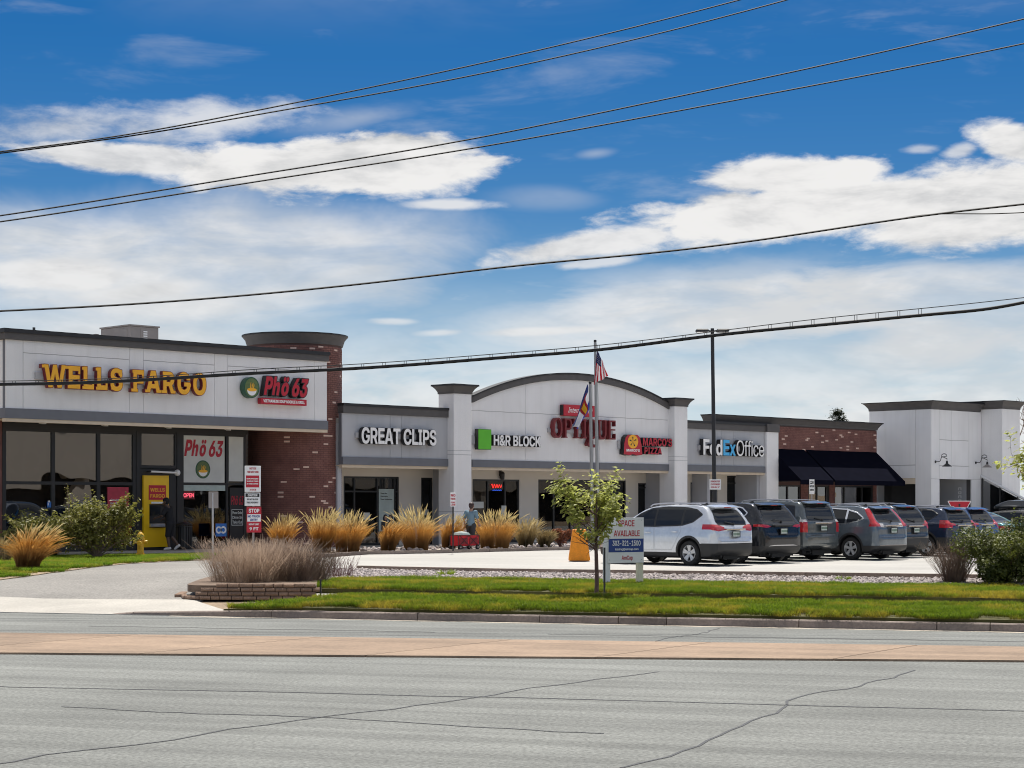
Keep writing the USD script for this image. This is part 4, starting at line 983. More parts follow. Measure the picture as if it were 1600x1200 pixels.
def hb(T, sh, x0, x1, z0, z1, c):
    for k, cx in enumerate((.28, .7)): obj('mark', front(Point(x0 + (x1 - x0) * cx, (z0 + z1) / 2).buffer(.13).difference(Point(x0 + (x1 - x0) * cx, (z0 + z1) / 2).buffer(.07)), c - .004, c - .001), 'sign_white', T, shift=sh)
flatsign('notice', 'blue notice with two white rings low beside the restaurant door', 'notice', 337, 354, 818, 838, 'handicap_blue', 1.0, .012, extra=hb)
CW = C1 + .015
def haircut(T, sh, x0, x1, z0, z1, c):
    w, h = x1 - x0, z1 - z0
    for t, q, e in (('Your life.', .88, .55), ('Your style.', .81, .6), ('Your scissors.', .74, .9)): tx(T, sh, t, x0 + .1 * w, x0 + e * w, z0 + q * h, z0 + (q + .032) * h, c, 'sign_black', 800)
    head = [Point(x0 + f * w, z0 + .30 * h).buffer(.12) for f in (.42, .78)]
    obj('picture', front(unary_union([affinity.scale(p, 1, 1.35) for p in head] + [sbox(x0 + .15 * w, z0 + .02 * h, x0 + .95 * w, z0 + .22 * h)]), c - .004, c - .001), 'cloth_charcoal', T, shift=sh)
    obj('picture_face', front(unary_union([affinity.scale(Point(x0 + f * w, z0 + .31 * h).buffer(.065), 1, 1.4) for f in (.45, .75)]), c - .008, c - .0045), 'skin', T, shift=sh)
flatsign('window_poster', 'tall pale green poster with dark heading and two heads in the hair salon window', 'poster', 592, 615.5, 764, 830, 'poster_pale', CW, .012, extra=haircut)
flatsign('window_notice', 'small white notice sheet on the hair salon door', 'notice', 568, 578, 801, 812, 'vinyl_white', CW, .008)
flatsign('window_notice', 'white sheet in the narrow salon window left of the first pillar', 'notice', 662.5, 669.5, 796, 805, 'vinyl_white', CW, .008)
for l, r, t, b, lab in ((739, 756, 784, 794, 'pale sheet in the left window of the arched shop, low beside the pillar'), (783.5, 791, 790, 806, 'white tall notice on the door of the arched shop near the walking person')): flatsign('window_notice', lab, 'notice', l, r, t, b, 'vinyl_white', CW, .008)
T = thing('neon_sign', 'red and blue neon lettering sign in the left window of the arched shop', 'neon sign', (FX(776, CW), CW, FZ(762, 776, CW))); sh = (FX(776, CW), CW, FZ(762, 776, CW))
xa, xb = FX(768, CW), FX(784, CW); za, zb_ = FZ(764, 776, CW), FZ(755, 776, CW)
obj('tube', [tube([(xa + (xb - xa) * t, CW, (za + zb_) / 2 + .09 * math.sin(t * 26 + .4) * (1 - .3 * t)) for t in np.linspace(0, 1, 40)], .012, 5)], 'neon_red', T, shift=sh); obj('tube', tube([(xa + (xb - xa) * t, CW, za - .05 + .015 * math.sin(t * 30)) for t in np.linspace(.1, 1, 20)], .012, 5), 'neon_blue', T, shift=sh)
# machine at the bank front
CA = C1 - .12
a0, a1, b0, b1 = FX(224.5, CA), FX(264, CA), .22, FZ(743, 244, CA)
T = thing('cash_machine', 'yellow cash machine surround with red WELLS FARGO panel at the bank front', 'cash machine', ((a0 + a1) / 2, CA, .12)); sh = ((a0 + a1) / 2, CA, .12)
w, h = a1 - a0, b1 - b0
gap = sbox(a0 + .22 * w, b0 + .27 * h, a0 + .96 * w, b0 + .60 * h)
obj('surround', front(sbox(a0, b0, a1, b1).difference(gap), CA, CA + .16), 'atm_yellow', T, shift=sh)
obj('housing', [bx(FX(217.5, C1), a0 - .004, C1 - .03, C1 + .1, .12, FZ(733, 243, C1)), bx(a1 + .004, FX(279, C1) - .11, C1 - .03, C1 + .1, .12, FZ(733, 243, C1)), bx(a0, a1, C1 - .03, C1 + .1, b1 + .004, FZ(733, 243, C1)), bx(a0 - .003, a1 + .003, CA + .02, C1 + .1, .118, b0 - .003)], 'frame_black', T, shift=sh)
p = obj('name_panel', bx(a0 + .2 * w, a0 + .87 * w, CA - .014, CA - .001, b0 + .66 * h, b0 + .865 * h), 'sign_red', T, shift=sh)
tx(p, sh, 'WELLS', a0 + .25 * w, a0 + .82 * w, b0 + .775 * h, b0 + .825 * h, CA - .014, 'sign_yellow', 700); tx(p, sh, 'FARGO', a0 + .25 * w, a0 + .82 * w, b0 + .69 * h, b0 + .74 * h, CA - .014, 'sign_yellow', 700)
obj('recess', bx(a0 + .2201 * w, a0 + .9599 * w, CA + .10, CA + .15, b0 + .2701 * h, b0 + .5999 * h), 'sign_black', T, shift=sh)
s = obj('screen', bx(a0 + .30 * w, a0 + .72 * w, CA + .085, CA + .098, b0 + .44 * h, b0 + .57 * h), 'car_glass', T, shift=sh)
obj('shelf', rbx(a0 + .22 * w, a0 + .80 * w, CA - .10, CA + .08, b0 + .28 * h, b0 + .33 * h, .015), 'steel', T, shift=sh)
obj('canopy_light', rbx(a0 + .28 * w, a0 + .78 * w, CA - .06, CA - .001, b0 + .605 * h, b0 + .632 * h, .01), 'sign_white', T, shift=sh)
yq = FZ(737, 255, 1.2)
T = thing('wall_lamp', 'white tube lamp with round end above the cash machine', 'lamp', (FX(255, 1.2), 1.2, yq)); x0, x1 = FX(236, 1.2), FX(275, 1.2)
obj('tube', cyl((x0 - FX(255, 1.2), 0, 0), (x1 - FX(255, 1.2), 0, -.03), .035, 10), 'white_paint', T)
obj('end_cap', lathe([(0, -.08), (.10, -.06), (.115, 0), (.10, .05), (0, .06)], 16, (x1 - FX(255, 1.2) + .06, 0, -.03), 'x'), 'white_paint', T); obj('lens', lathe([(0, 0), (.045, 0), (.045, .02), (0, .02)], 12, (x1 - FX(255, 1.2) + .125, 0, -.03), 'x'), 'sign_black', T)
obj('arm', [bx(-.5, -.46, 0, .32, -.02, .02), bx(.4, .44, 0, .32, -.02, .02)], 'black_metal', T)
xq = FX(781, C1)
T = thing('wall_lamp', 'small black lantern on the wall above the left window of the arched shop', 'lamp', (xq, C1, FZ(742, 781, C1)))
obj('body', lathe([(0, -.20), (.09, -.18), (.11, .05), (.06, .12), (0, .13)], 12, (0, -.14, 0)), 'black_metal', T); obj('bracket', bx(-.04, .04, -.06, -.001, -.05, .2), 'black_metal', T); obj('hook', tube([(0, -.03, .16), (0, -.09, .19), (0, -.14, .13)], .015, 6), 'black_metal', T)
# gooseneck lamps
def goose(px, py, label, m):
    x = FX(px, ty0); z = FZ(py, px, ty0)
    T = thing('gooseneck_lamp', label, 'lamp', (x, ty0, z), 0, 'gooseneck lamps on the tower building')
    obj('mount', lathe([(0, 0), (.07, 0), (.06, .03), (0, .035)], 12).apply_transform(np.array([[1, 0, 0, 0], [0, 0, -1, -.001], [0, 1, 0, 0], [0, 0, 0, 1.0]])), 'black_metal', T)
    arc = [(0, -.03, 0), (0, -.26, 0)] + [(0, -.26 - .02 - .14 + .14 * math.cos(t) * -1 * -1, 0) for t in ()]
    pts = [(0, -.03, 0), (0, -.20, 0), (0, -.27, .03), (0, -.31, .10), (0, -.34, .22)] + [(0, -.50 - .16 * math.cos(t), .26 + .13 * math.sin(t)) for t in np.linspace(.1, math.pi - .1, 9)] + [(0, -.665, .14), (0, -.665, .02)]
    obj('arm', tube(pts, .018, 8), 'black_metal', T, 40)
    obj('neck', lathe([(0, .04), (.04, .04), (.055, -.06), (.05, -.10), (0, -.10)], 12, (0, -.665, 0)), 'black_metal', T, 40)
    obj('shade', lathe([(0, -.085), (.06, -.09), (.10, -.13), (.25, -.24), (.255, -.25), (.245, -.25), (.09, -.14), (0, -.12)], 20, (0, -.665, 0)), m, T, 40)
    obj('bulb', lathe([(0, -.13), (.04, -.15), (.04, -.2), (0, -.23)], 10, (0, -.665, 0)), 'sign_white', T, 40)
goose(1461.5, 721.5, 'black gooseneck lamp left of the tower building opening', 'black_metal')
goose(1524.5, 723, 'gooseneck lamp with pale shade at the right edge of the tower front', 'metal_grey')

# ------------------------------------------------------------------ signs on posts, poles, hydrant
def ground_at(px, py, dz=0.0): return G0(px, py, dz)
# stack of warning signs by the driveway
p = ground_at(396, 872, .10); d = (p - np.array(EYE)) @ np.array([1 / S2, 1 / S2, 0])
T = thing('warning_sign', 'stack of red and white STOP and tow-away signs on one post before the restaurant', 'sign', p, -30)
sc = FPX / d
zz = lambda py: (HOR - py) / sc + EYE[2] - p[2]
obj('post', [bx(-.03, .03, .02, .07, 0, zz(730))], 'metal_grey', T)
wv = .98 / math.cos(math.radians(15))
def board(l, r, t, b, m, c=0.0): return obj('board', rbx((l - 396) / sc * wv, (r - 396) / sc * wv, c - .012, c, zz(b), zz(t), .004), m, T)
def lines(rows, l, r, c, m):
    for text, t, b, a, e in rows: obj('lettering', print_on(text, (l + (r - l) * a - 396) / sc * wv, (l + (r - l) * e - 396) / sc * wv, zz(b), zz(t), c - .013, 800), m, T)
board(382.5, 407.5, 728, 768.5, 'white_paint'); lines([('NOTICE', 730.5, 733.5, .3, .7), ('TOW AWAY ZONE', 736, 739, .15, .85)], 382.5, 407.5, 0, 'sign_red')
obj('red_patch', bx((384.5 - 396) / sc * wv, (404.5 - 396) / sc * wv, -.016, -.0125, zz(761.5), zz(743)), 'sign_red', T); lines([('UNAUTHORIZED', 747, 749, .12, .83), ('VEHICLES TOWED', 751, 753, .12, .83), ('AT OWNER EXPENSE', 755, 757, .12, .83)], 382.5, 407.5, -.004, 'sign_white'); lines([('303', 764, 766.5, .3, .7)], 382.5, 407.5, 0, 'sign_red')
board(382.5, 406.5, 770, 790.5, 'white_paint'); obj('black_patch', bx((383.6 - 396) / sc * wv, (405 - 396) / sc * wv, -.016, -.0125, zz(776.5), zz(771)), 'sign_black', T); lines([('CAUTION', 772, 775.5, .2, .8)], 382.5, 406.5, -.004, 'sign_white'); lines([('DO NOT BLOCK', 779, 781.5, .15, .85), ('THIS DRIVEWAY', 784, 786.5, .12, .88)], 382.5, 406.5, 0, 'sign_black')
board(385.5, 408, 792, 832, 'sign_red'); lines([('STOP', 795, 801, .14, .86)], 385.5, 408, 0, 'sign_white')
obj('white_patch', bx((386.4 - 396) / sc * wv, (407.3 - 396) / sc * wv, -.016, -.0125, zz(815), zz(803.5)), 'sign_white', T); lines([('NO TRUCK', 805, 808.5, .08, .92), ('ENTRY', 810.5, 814, .25, .75)], 385.5, 408, -.004, 'sign_blue'); lines([('HEIGHT LIMIT', 818, 820.5, .15, .85), ('9 FT', 824, 828.5, .2, .8)], 385.5, 408, 0, 'sign_white')
# grey back of a small sign
p = ground_at(332.5, 876, .06); d = (p - np.array(EYE)) @ np.array([1 / S2, 1 / S2, 0]); sc = FPX / d; zz = lambda py: (HOR - py) / sc + EYE[2] - p[2]
T = thing('road_sign', 'bare grey sign back on a thin post beside the dry bush', 'sign', p, -42)
obj('post', tube([(0, 0, 0), (0, 0, zz(770))], .03, 6), 'steel', T); obj('plate', rbx(-.12, .16, -.02, -.008, zz(794), zz(768.5), .004), 'metal_grey', T); obj('bolt', [lathe([(0, 0), (.02, 0), (.02, .02), (0, .02)], 8, (0, -.012, zz(q)), 'z') for q in (773, 789)], 'steel', T)
# small no-parking signs
def smallsign(px, t, b, base, label, rows, wpx, mat_post='black_metal', m='sign_red', y=None, rz=-38):
    p = ground_at(px, base, .10) if y is None else np.array([FX(px, y), y, 0]); d = (p - np.array(EYE)) @ np.array([1 / S2, 1 / S2, 0]); sc = FPX / d; zz = lambda py: (HOR - py) / sc + EYE[2] - p[2]
    T = thing('parking_sign', label, 'sign', p, rz)
    obj('post', bx(-.025, .025, .006, .05, 0, zz(t + 2)), mat_post, T); w = wpx / sc / 2
    obj('plate', rbx(-w, w, -.008, .004, zz(b), zz(t), .003), 'white_paint', T)
    for text, a, e in rows: obj('lettering', print_on(text, -w * .8, w * .8, zz(e), zz(a), -.009, 800), m, T)
smallsign(708, 769.5, 791.5, 861, 'small white no-parking sign on a black post beside the walking person', [('NO', 772, 776), ('PARKING', 778, 781), ('FIRE', 784, 786.5), ('LANE', 787.5, 790)], 9)
smallsign(1268.5, 749, 772, 850, 'small white parking sign on a post before the brick shop windows', [('2', 752, 756), ('HOUR', 758, 761.5), ('PARKING', 764, 767)], 8, 'metal_grey', 'sign_black', y=-4.8)
# yield sign
yy = -6.5; p = np.array([FX(1499, yy), yy, 0.0]); sc = SZ(1499, yy); zz = lambda py: (HOR - py) / sc + EYE[2]
T = thing('yield_sign', 'red and white triangular yield sign behind the parked cars at the right', 'sign', p, -40)
w = 17.5 / sc; tri = Polygon([(-w, zz(783.5)), (w, zz(783.5)), (0, zz(783.5) - 2 * w * .88)])
obj('post', bx(-.03, .03, .01, .06, 0, zz(786)), 'metal_grey', T); obj('plate', front(tri.buffer(.03), -.008, .004), 'sign_white', T); obj('border', front(tri.difference(affinity.translate(affinity.scale(tri, .42, .42), 0, w * .0)), -.012, -.0085), 'sign_red', T); obj('mark', front(Point(0, zz(789)).buffer(.05).union(sbox(-.04, zz(797), .04, zz(791))), -.014, -.0125), 'sign_black', T)
# parking lot lamp
yl = -13.2; p = np.array([FX(1117, yl), yl, 0]); sc = SZ(1117, yl); zz = lambda py: (HOR - py) / sc + EYE[2]
T = thing('lot_lamp', 'tall dark parking lot lamp post with two flat heads', 'lamp post', p)
lean = -4.0 / sc
xl = np.array([1 / S2, -1 / S2, 0])
top = np.array([0, 0, zz(513)]) + xl * lean
obj('base', lathe([(0, 0), (.26, 0), (.26, .7), (.22, .76), (0, .76)], 20), 'concrete', T, 40)
obj('pole', tube([(0, 0, .76), top], [.075, .058], 10), 'pole_dark', T, 40)
for s in (-1, 1):
    a = top + np.array([0, 0, -.10]); u = np.array([xl[0] * s, xl[1] * s, 0])
    hd = rbx(.14, .56, -.19, .19, -.05, .05, .03); hd.apply_transform(trimesh.transformations.rotation_matrix(math.atan2(u[1], u[0]), [0, 0, 1])); hd.apply_translation(a + np.array([0, 0, .02]))
    h_ = obj('lamp_head', hd, 'pole_dark', T); obj('arm', cyl(a, a + u * .16 + np.array([0, 0, .02]), .03, 6), 'pole_dark', h_)
    le = bx(.2, .52, -.14, .14, -.058, -.051); le.apply_transform(trimesh.transformations.rotation_matrix(math.atan2(u[1], u[0]), [0, 0, 1])); le.apply_translation(a + np.array([0, 0, .02])); obj('lens', le, 'lamp_clear', h_)
T = thing('pole_notice', 'small white and red notice strapped to the lot lamp post', 'notice', p + np.array([0, 0, 0]), -45)
obj('panel', rbx(-9 / sc, 9 / sc, -.13, -.115, zz(765), zz(749), .003), 'white_paint', T)
for t_, a, e in (('PARKING FOR', 751, 753.5), ('CUSTOMERS', 755.5, 758), ('ONLY', 760, 762.5)): obj('lettering', print_on(t_, -7 / sc, 7 / sc, zz(e), zz(a), -.131, 700), 'sign_red', T)
# flag poles and flags
def flagpole(px, base_y, top_py, y, r, label):
    p = np.array([FX(px, y), y, .1]); sc = SZ(px, y); h = (HOR - top_py) / sc + EYE[2] - .1
    T = thing('flagpole', label, 'flagpole', p, 0, 'flagpoles before the arched shop')
    tp = xl * (-1.0 / sc * (HOR - top_py) * .02)
    obj('pole', tube([(0, 0, 0), tp + np.array([0, 0, h])], [r, r * .72], 10), 'flag_pole', T, 40)
    obj('ball', lathe([(0, -.06), (.05, -.04), (.06, 0), (.05, .04), (0, .06)], 12, tp + np.array([0, 0, h + .05])), 'black_metal', T, 40); obj('collar', lathe([(0, 0), (r * 2, 0), (r * 1.5, .12), (0, .12)], 12), 'flag_pole', T, 40)
    obj('halyard', tube([(r + .02, -.02, 1.2), tp + np.array([r * .8 + .02, -.02, h - .05])], .006, 4), 'wire', T)
flagpole(935, 855, 535, -4.7, .075, 'taller grey flagpole flying the striped flag')
flagpole(926, 855, 600, -4.6, .075, 'shorter grey flagpole with the blue, white and red flag')
for nm, col in (('flag_red', (.42, .02, .03)), ('flag_white', (.70, .70, .72)), ('flag_blue', (.018, .03, .13)), ('flag_gold', (.85, .48, .02)), ('flag_royal', (.02, .05, .30))): mk(nm, col, .8, var=.06, transl=.35)
def flag(name, label, c, quad, pieces, fold, nfold):
    """pieces: (part, u0, u1, v0, v1, material, level). The cloth hangs from the hoist edge (u = 0) in folds."""
    q = [at(px, py, (c - EYE[1]) * S2 / (1 - K(px))) for px, py in quad]; base = q[0]
    T = thing(name, label, 'flag', base)
    def pos(u, v):
        u, v = np.asarray(u, float), np.asarray(v, float)
        P = (1 - u)[:, None] * ((1 - v)[:, None] * q[0] + v[:, None] * q[1]) + u[:, None] * ((1 - v)[:, None] * q[2] + v[:, None] * q[3])
        d_ = fold * np.sin(v * math.pi * 2 * nfold + u * 1.6) * (.35 + u)
        return P + d_[:, None] * np.array([.55, -.83, 0]) + (.02 * np.sin(u * 5 + v * 4))[:, None] * np.array([0, 0, 1.0])
    for nm, u0, u1, v0, v1, m, lev in pieces:
        nu, nv = 14, max(3, int(26 * (v1 - v0)))
        U, V = np.meshgrid(np.linspace(u0, u1, nu), np.linspace(v0, v1, nv), indexing='ij')
        pp = pos(U.ravel(), V.ravel()) - base
        f = [(i * nv + j, (i + 1) * nv + j, (i + 1) * nv + j + 1, i * nv + j + 1) for i in range(nu - 1) for j in range(nv - 1)]
        msh = trimesh.Trimesh(pp, np.vstack([np.array(f)[:, [0, 1, 2]], np.array(f)[:, [0, 2, 3]]]), process=False)
        if lev:
            off = np.array([.55, -.83, 0]) * .006 * lev; a_ = msh.copy(); a_.apply_translation(off); b_ = msh.copy(); b_.apply_translation(-off); msh = trimesh.util.concatenate([a_, b_])
        obj(nm, msh, m, T, True)
strp = [('stripe', (0.0), 1.0, k / 13, (k + 1) / 13, 'flag_red' if k % 2 == 0 else 'flag_white', 0) for k in range(13)]
stars = [('star', .045 + .065 * i - .011, .045 + .065 * i + .011, .06 + .1 * j - .014, .06 + .1 * j + .014, 'flag_white', 2) for i in range(5) for j in range(5)]
flag('striped_flag', 'red and white striped flag with blue starred corner, hanging limp', -4.78, [(933.5, 549), (944, 570), (926, 601), (951, 588)], strp + [('canton', 0.0, .36, 0, .54, 'flag_blue', 1)] + stars, .035, 1.7)
cc_ = [('band', 0, 1, 0, .34, 'flag_blue', 0), ('band', 0, 1, .34, .66, 'flag_white', 0), ('band', 0, 1, .66, 1, 'flag_royal', 0), ('red_letter', .16, .52, .12, .84, 'flag_red', 1), ('gold_disc', .26, .44, .40, .74, 'flag_gold', 2)]
flag('banded_flag', 'limp blue and white banded flag with red C and gold disc', -4.68, [(918, 600), (921, 640), (894, 664), (905, 671)], cc_, .06, 1.6)
# hydrant
p = flat(219.5, 868.5, .06)
T = thing('fire_hydrant', 'yellow fire hydrant at the edge of the bank lawn', 'hydrant', p, -45)
k = .80 / .78
obj('barrel', lathe([(0, 0), (.15, 0), (.15, .05), (.11, .055), (.105, .50), (.135, .505), (.135, .55), (.11, .555), (.10, .60), (0, .60)], 18), 'hydrant_yellow', T, 40)
obj('bonnet', lathe([(0, .60), (.12, .602), (.115, .66), (.08, .72), (.035, .75), (0, .75)], 18), 'hydrant_yellow', T, 40); obj('operating_nut', lathe([(0, .75), (.028, .752), (.028, .80), (0, .80)], 5), 'hydrant_yellow', T)
for dx, dy, r_, z in ((0, -1, .085, .40), (1, 0, .06, .44), (-1, 0, .06, .44)):
    e = np.array([dx, dy, 0.0]); n_ = obj('outlet', tube([e * .09 + [0, 0, z], e * .17 + [0, 0, z]], r_ * .8, 12), 'hydrant_yellow', T); obj('cap', tube([e * .17 + [0, 0, z], e * .22 + [0, 0, z]], [r_ * 1.05, r_ * .9], 8), 'hydrant_yellow', n_)
obj('flange_bolt', [lathe([(0, 0), (.014, 0), (.014, .03), (0, .03)], 6, (.13 * math.cos(t), .13 * math.sin(t), .05)) for t in np.arange(0, 6.2, .785)], 'hydrant_yellow', T)
# orange tapered block
p = G0(905, 877.5); d = (p - np.array(EYE)) @ np.array([1 / S2, 1 / S2, 0]); sc = FPX / d
T = thing('concrete_block', 'orange painted tapered concrete post base on the lot edge', 'bollard', p, -45)
wb, wt, hb_ = 16.5 / sc, 10.5 / sc, 51 / sc
pts_ = [(sx * (w_ - c_), sy * (w_ - c2), z_) for w_, z_ in ((wb, .04), (wb - .004, .12), (wt, hb_ - .03), (wt - .04, hb_)) for sx in (-1, 1) for sy in (-1, 1) for c_, c2 in ((0, .05), (.05, 0))]
obj('body', trimesh.convex.convex_hull(np.array(pts_)), 'orange_paint', T); obj('foot', bx(-wb + .03, wb - .03, -wb + .03, wb - .03, -.02, .045), 'kerb_concrete', T)
# leasing sign
pl_, pr_ = G0(950, 918, .02), G0(1001.5, 915, .02); d = (pl_ - np.array(EYE)) @ np.array([1 / S2, 1 / S2, 0]); sc = FPX / d
ang = math.degrees(math.atan2(pr_[1] - pl_[1], pr_[0] - pl_[0])); wd_ = float(np.linalg.norm((pr_ - pl_)[:2]))
T = thing('leasing_sign', 'white and blue SPACE AVAILABLE sign on two white posts on the lawn', 'sign', pl_, ang)
zz = lambda py: (HOR - py) / sc + EYE[2] - pl_[2]
pw = 4.4 / sc
obj('post', rbx(-pw, pw, .0, 2 * pw, -.1, zz(808), .006), 'white_paint', T); obj('post', rbx(wd_ - pw, wd_ + pw, .0, 2 * pw, -.1, zz(811), .006), 'cream_paint', T)
bd = obj('board', rbx(-.01, wd_ + pw, -.022, -.002, zz(880), zz(809), .003), 'white_paint', T)
bb = obj('blue_band', bx(.0, wd_ + pw - .01, -.026, -.0225, zz(863), zz(842)), 'sign_blue', bd)
w_ = wd_ + pw
for t_, a, e, x0, x1, m in (('SPACE', 813, 822.5, .27, .73, 'sign_red'), ('AVAILABLE', 829, 838, .15, .88, 'sign_red'), ('303-321-1500', 845, 853, .11, .90, 'sign_white'), ('leasing@amcap.com', 856.5, 860, .18, .84, 'sign_white'), ('AmCap', 868.5, 875, .37, .68, 'sign_red')):
    obj('lettering', print_on(t_, w_ * x0, w_ * x1, zz(e), zz(a), -.0225 if m != 'sign_white' else -.0265, 600), m, bd)
obj('screw', [bx(x_ - .008, x_ + .008, -.028, -.0225, zz(q) - .008, zz(q) + .008) for x_ in (.02, wd_) for q in (813, 875)], 'steel', bd)
# overhead lines
def wire(name, label, pts, depth, r, samp=80, cat='cable', group=None):
    pts = np.array(pts, float); xs = np.linspace(pts[0, 0], pts[-1, 0], samp)
    from scipy.interpolate import CubicSpline, PchipInterpolator
    ys = (CubicSpline if len(pts) > 3 else PchipInterpolator)(pts[:, 0], pts[:, 1])(xs) if len(pts) > 2 else np.interp(xs, pts[:, 0], pts[:, 1])
    P = np.array([at(a, b, depth) for a, b in zip(xs, ys)])
    return solo(name, tube(P, r, 6), 'wire', label, cat, group, 60), P
wire('power_line', 'upper of the two close overhead wires at the top left corner', [(-120, 253), (0, 237), (200, 210), (384, 176), (600, 132), (800, 88), (1300, -40)], 36, .014)
wire('power_line', 'lower of the two close overhead wires at the top left corner', [(-120, 256), (0, 239.5), (200, 213), (420, 176), (640, 137), (860, 92), (1300, -20)], 36, .014)
wire('power_line', 'upper long overhead wire crossing the left cloud', [(-120, 353), (0, 337), (400, 273), (700, 224), (940, 176), (1240, 112), (1720, 0)], 36, .0155)
wire('power_line', 'lower long overhead wire crossing the left cloud', [(-120, 362), (0, 346.5), (400, 284), (700, 238), (1045, 176), (1300, 128), (1720, 42)], 36, .0155)
wire('twisted_cable', 'thick twisted cable sagging across the middle of the sky', [(-120, 492), (0, 486), (160, 478), (400, 460), (640, 435), (800, 416), (1000, 397), (1200, 373), (1380, 346), (1500, 330), (1600, 319), (1720, 304)], 38, .022)
wire('service_cable', 'thin cable splitting from the twisted cable near the right edge', [(1400, 343.5), (1480, 334), (1540, 334), (1600, 332), (1720, 322)], 38.1, .012, 30)
cab = [(-120, 604), (0, 600.5), (130, 598), (300, 589), (400, 583), (530, 577), (700, 565.5), (800, 557.5), (940, 546), (1100, 526), (1300, 506), (1480, 489), (1540, 483), (1600, 472.5), (1720, 450)]
ms = [(-120, 598), (0, 595.5), (130, 593), (300, 584), (400, 577), (530, 570.5), (700, 559), (800, 551), (940, 539), (1100, 520), (1300, 496), (1480, 478), (1600, 465), (1720, 450)]
T = thing('cable_bundle', 'thick black cable lashed under a thin strand, lowest line across the shop signs', 'cable', at(800, 557, 38)); b0_ = at(800, 557, 38)
from scipy.interpolate import CubicSpline
xs = np.linspace(-120, 1720, 160); yc = CubicSpline(*np.array(cab).T)(xs); ym_ = CubicSpline(*np.array(ms).T)(xs)
obj('cable', tube([at(a, b, 38) - b0_ for a, b in zip(xs, yc)], .034, 8), 'wire', T, 60); obj('strand', tube([at(a, b, 38) - b0_ for a, b in zip(xs, ym_)], .009, 5), 'wire', T, 60)
for i, xq in enumerate(np.concatenate([np.arange(20, 320, 36), np.arange(330, 1460, 33.5)])):
    for dq in (0, 4):
        obj('spacer', cyl(at(xq + dq, float(np.interp(xq + dq, xs, yc)), 38) - b0_, at(xq + dq, float(np.interp(xq + dq, xs, ym_)), 38) - b0_, .007, 4), 'wire', T)
# ------------------------------------------------------------------ parked cars
def mf(m):
    m = as_tm(m); return Manifold(manifold3d.Mesh(np.asarray(m.vertices, np.float32), np.asarray(m.faces, np.uint32)))
def ex_x(poly, x0, x1):      # polygon in (y, z)
    return Manifold.extrude(CrossSection([list(poly)]), x1 - x0).transform(np.array([[0, 0, 1, x0], [1, 0, 0, 0], [0, 1, 0, 0]], float))
def ex_y(poly, y0, y1):      # polygon in (x, z)
    p = list(poly); return Manifold.extrude(CrossSection([p]), y1 - y0).transform(np.array([[1, 0, 0, 0], [0, 0, -1, y1], [0, 1, 0, 0]], float))
def ex_z(poly, z0, z1): return Manifold.extrude(CrossSection([list(poly)]), z1 - z0).translate([0, 0, z0])
def ccw(p):
    a = sum(p[i - 1][0] * p[i][1] - p[i][0] * p[i - 1][1] for i in range(len(p))); return p if a > 0 else p[::-1]
def buf(p, d): q = Polygon(p).buffer(d, join_style=1, quad_segs=3); return ccw(list(q.exterior.coords)[:-1])
def cylx(y, z, r, x0, x1, n=40): return Manifold.cylinder(abs(x1 - x0), r, r, n).rotate([0, 90, 0]).translate([min(x0, x1), y, z])
def spl(pts, n=6):
    """Rounds an open outline with a spline through its points."""
    from scipy.interpolate import PchipInterpolator
    p = np.array(pts, float); t = np.r_[0, np.cumsum(np.linalg.norm(np.diff(p, axis=0), axis=1))]
    tt = np.unique(np.concatenate([np.linspace(a, b, n) for a, b in zip(t, t[1:])]))
    return np.c_[PchipInterpolator(t, p[:, 0])(tt), PchipInterpolator(t, p[:, 1])(tt)]
def wheel(parent, x, y, r, rim_r, style, s):
    """Wheel whose outer face looks along s * x."""
    o = np.array([x, y, r])
    w = .115
    ty = lathe([(rim_r - .005, -w), (r - .03, -w), (r, -w + .035), (r, w - .035), (r - .03, w), (rim_r + .01, w), (rim_r - .005, w - .02)], 36, (0, 0, 0), 'x'); ty.apply_scale([s, 1, 1])
    if s < 0: ty.invert()
    ty.apply_translation(o); W_ = obj('wheel', ty, 'rubber', parent, 40)
    rim = [lathe([(rim_r - .03, -.06), (rim_r, -.06), (rim_r, w - .012), (rim_r - .012, w - .004), (rim_r - .022, w - .03), (rim_r - .03, -.06)], 32, (0, 0, 0), 'x')]
    n = 5
    for k in range(n):
        a = 2 * math.pi * k / n + .3
        offs = {'double': (-.17, .17), 'twin': (-.11, .11), 'single': (0,)}[style]
        for d in offs:
            a0, a1 = a + d * 1.6, a + d
            for rr0, rr1, hw in ((.03, rim_r - .015, .024 if style != 'single' else .045),):
                c0, s0_, c1, s1 = math.cos(a0), math.sin(a0), math.cos(a1), math.sin(a1)
                p0, p1 = np.array([w - .03, rr0 * c0, rr0 * s0_]), np.array([w - .014, rr1 * c1, rr1 * s1]); t = (p1 - p0); t /= np.linalg.norm(t); nrm = np.cross(t, [1, 0, 0])
                rim.append(trimesh.convex.convex_hull(np.array([p + nrm * hw * f * g_ + np.array([-.03 * h_, 0, 0]) for p, g_ in ((p0, 1.0), (p1, 1.25)) for f in (-1, 1) for h_ in (0, 1)])))
    rim.append(lathe([(0, w - .005), (.045, w - .012), (.06, w - .05), (0, w - .05)], 16, (0, 0, 0), 'x'))
    R_ = trimesh.util.concatenate(rim); R_.apply_scale([s, 1, 1])
    if s < 0: R_.invert()
    R_.apply_translation(o); obj('rim', R_, 'wheel_silver', W_, 40)
    bk = lathe([(0, -.02), (rim_r - .03, -.02), (rim_r - .03, 0), (0, 0)], 24, (0, 0, 0), 'x'); bk.apply_scale([s, 1, 1])
    if s < 0: bk.invert()
    bk.apply_translation(o); obj('brake_disc', bk, 'pole_dark', W_)
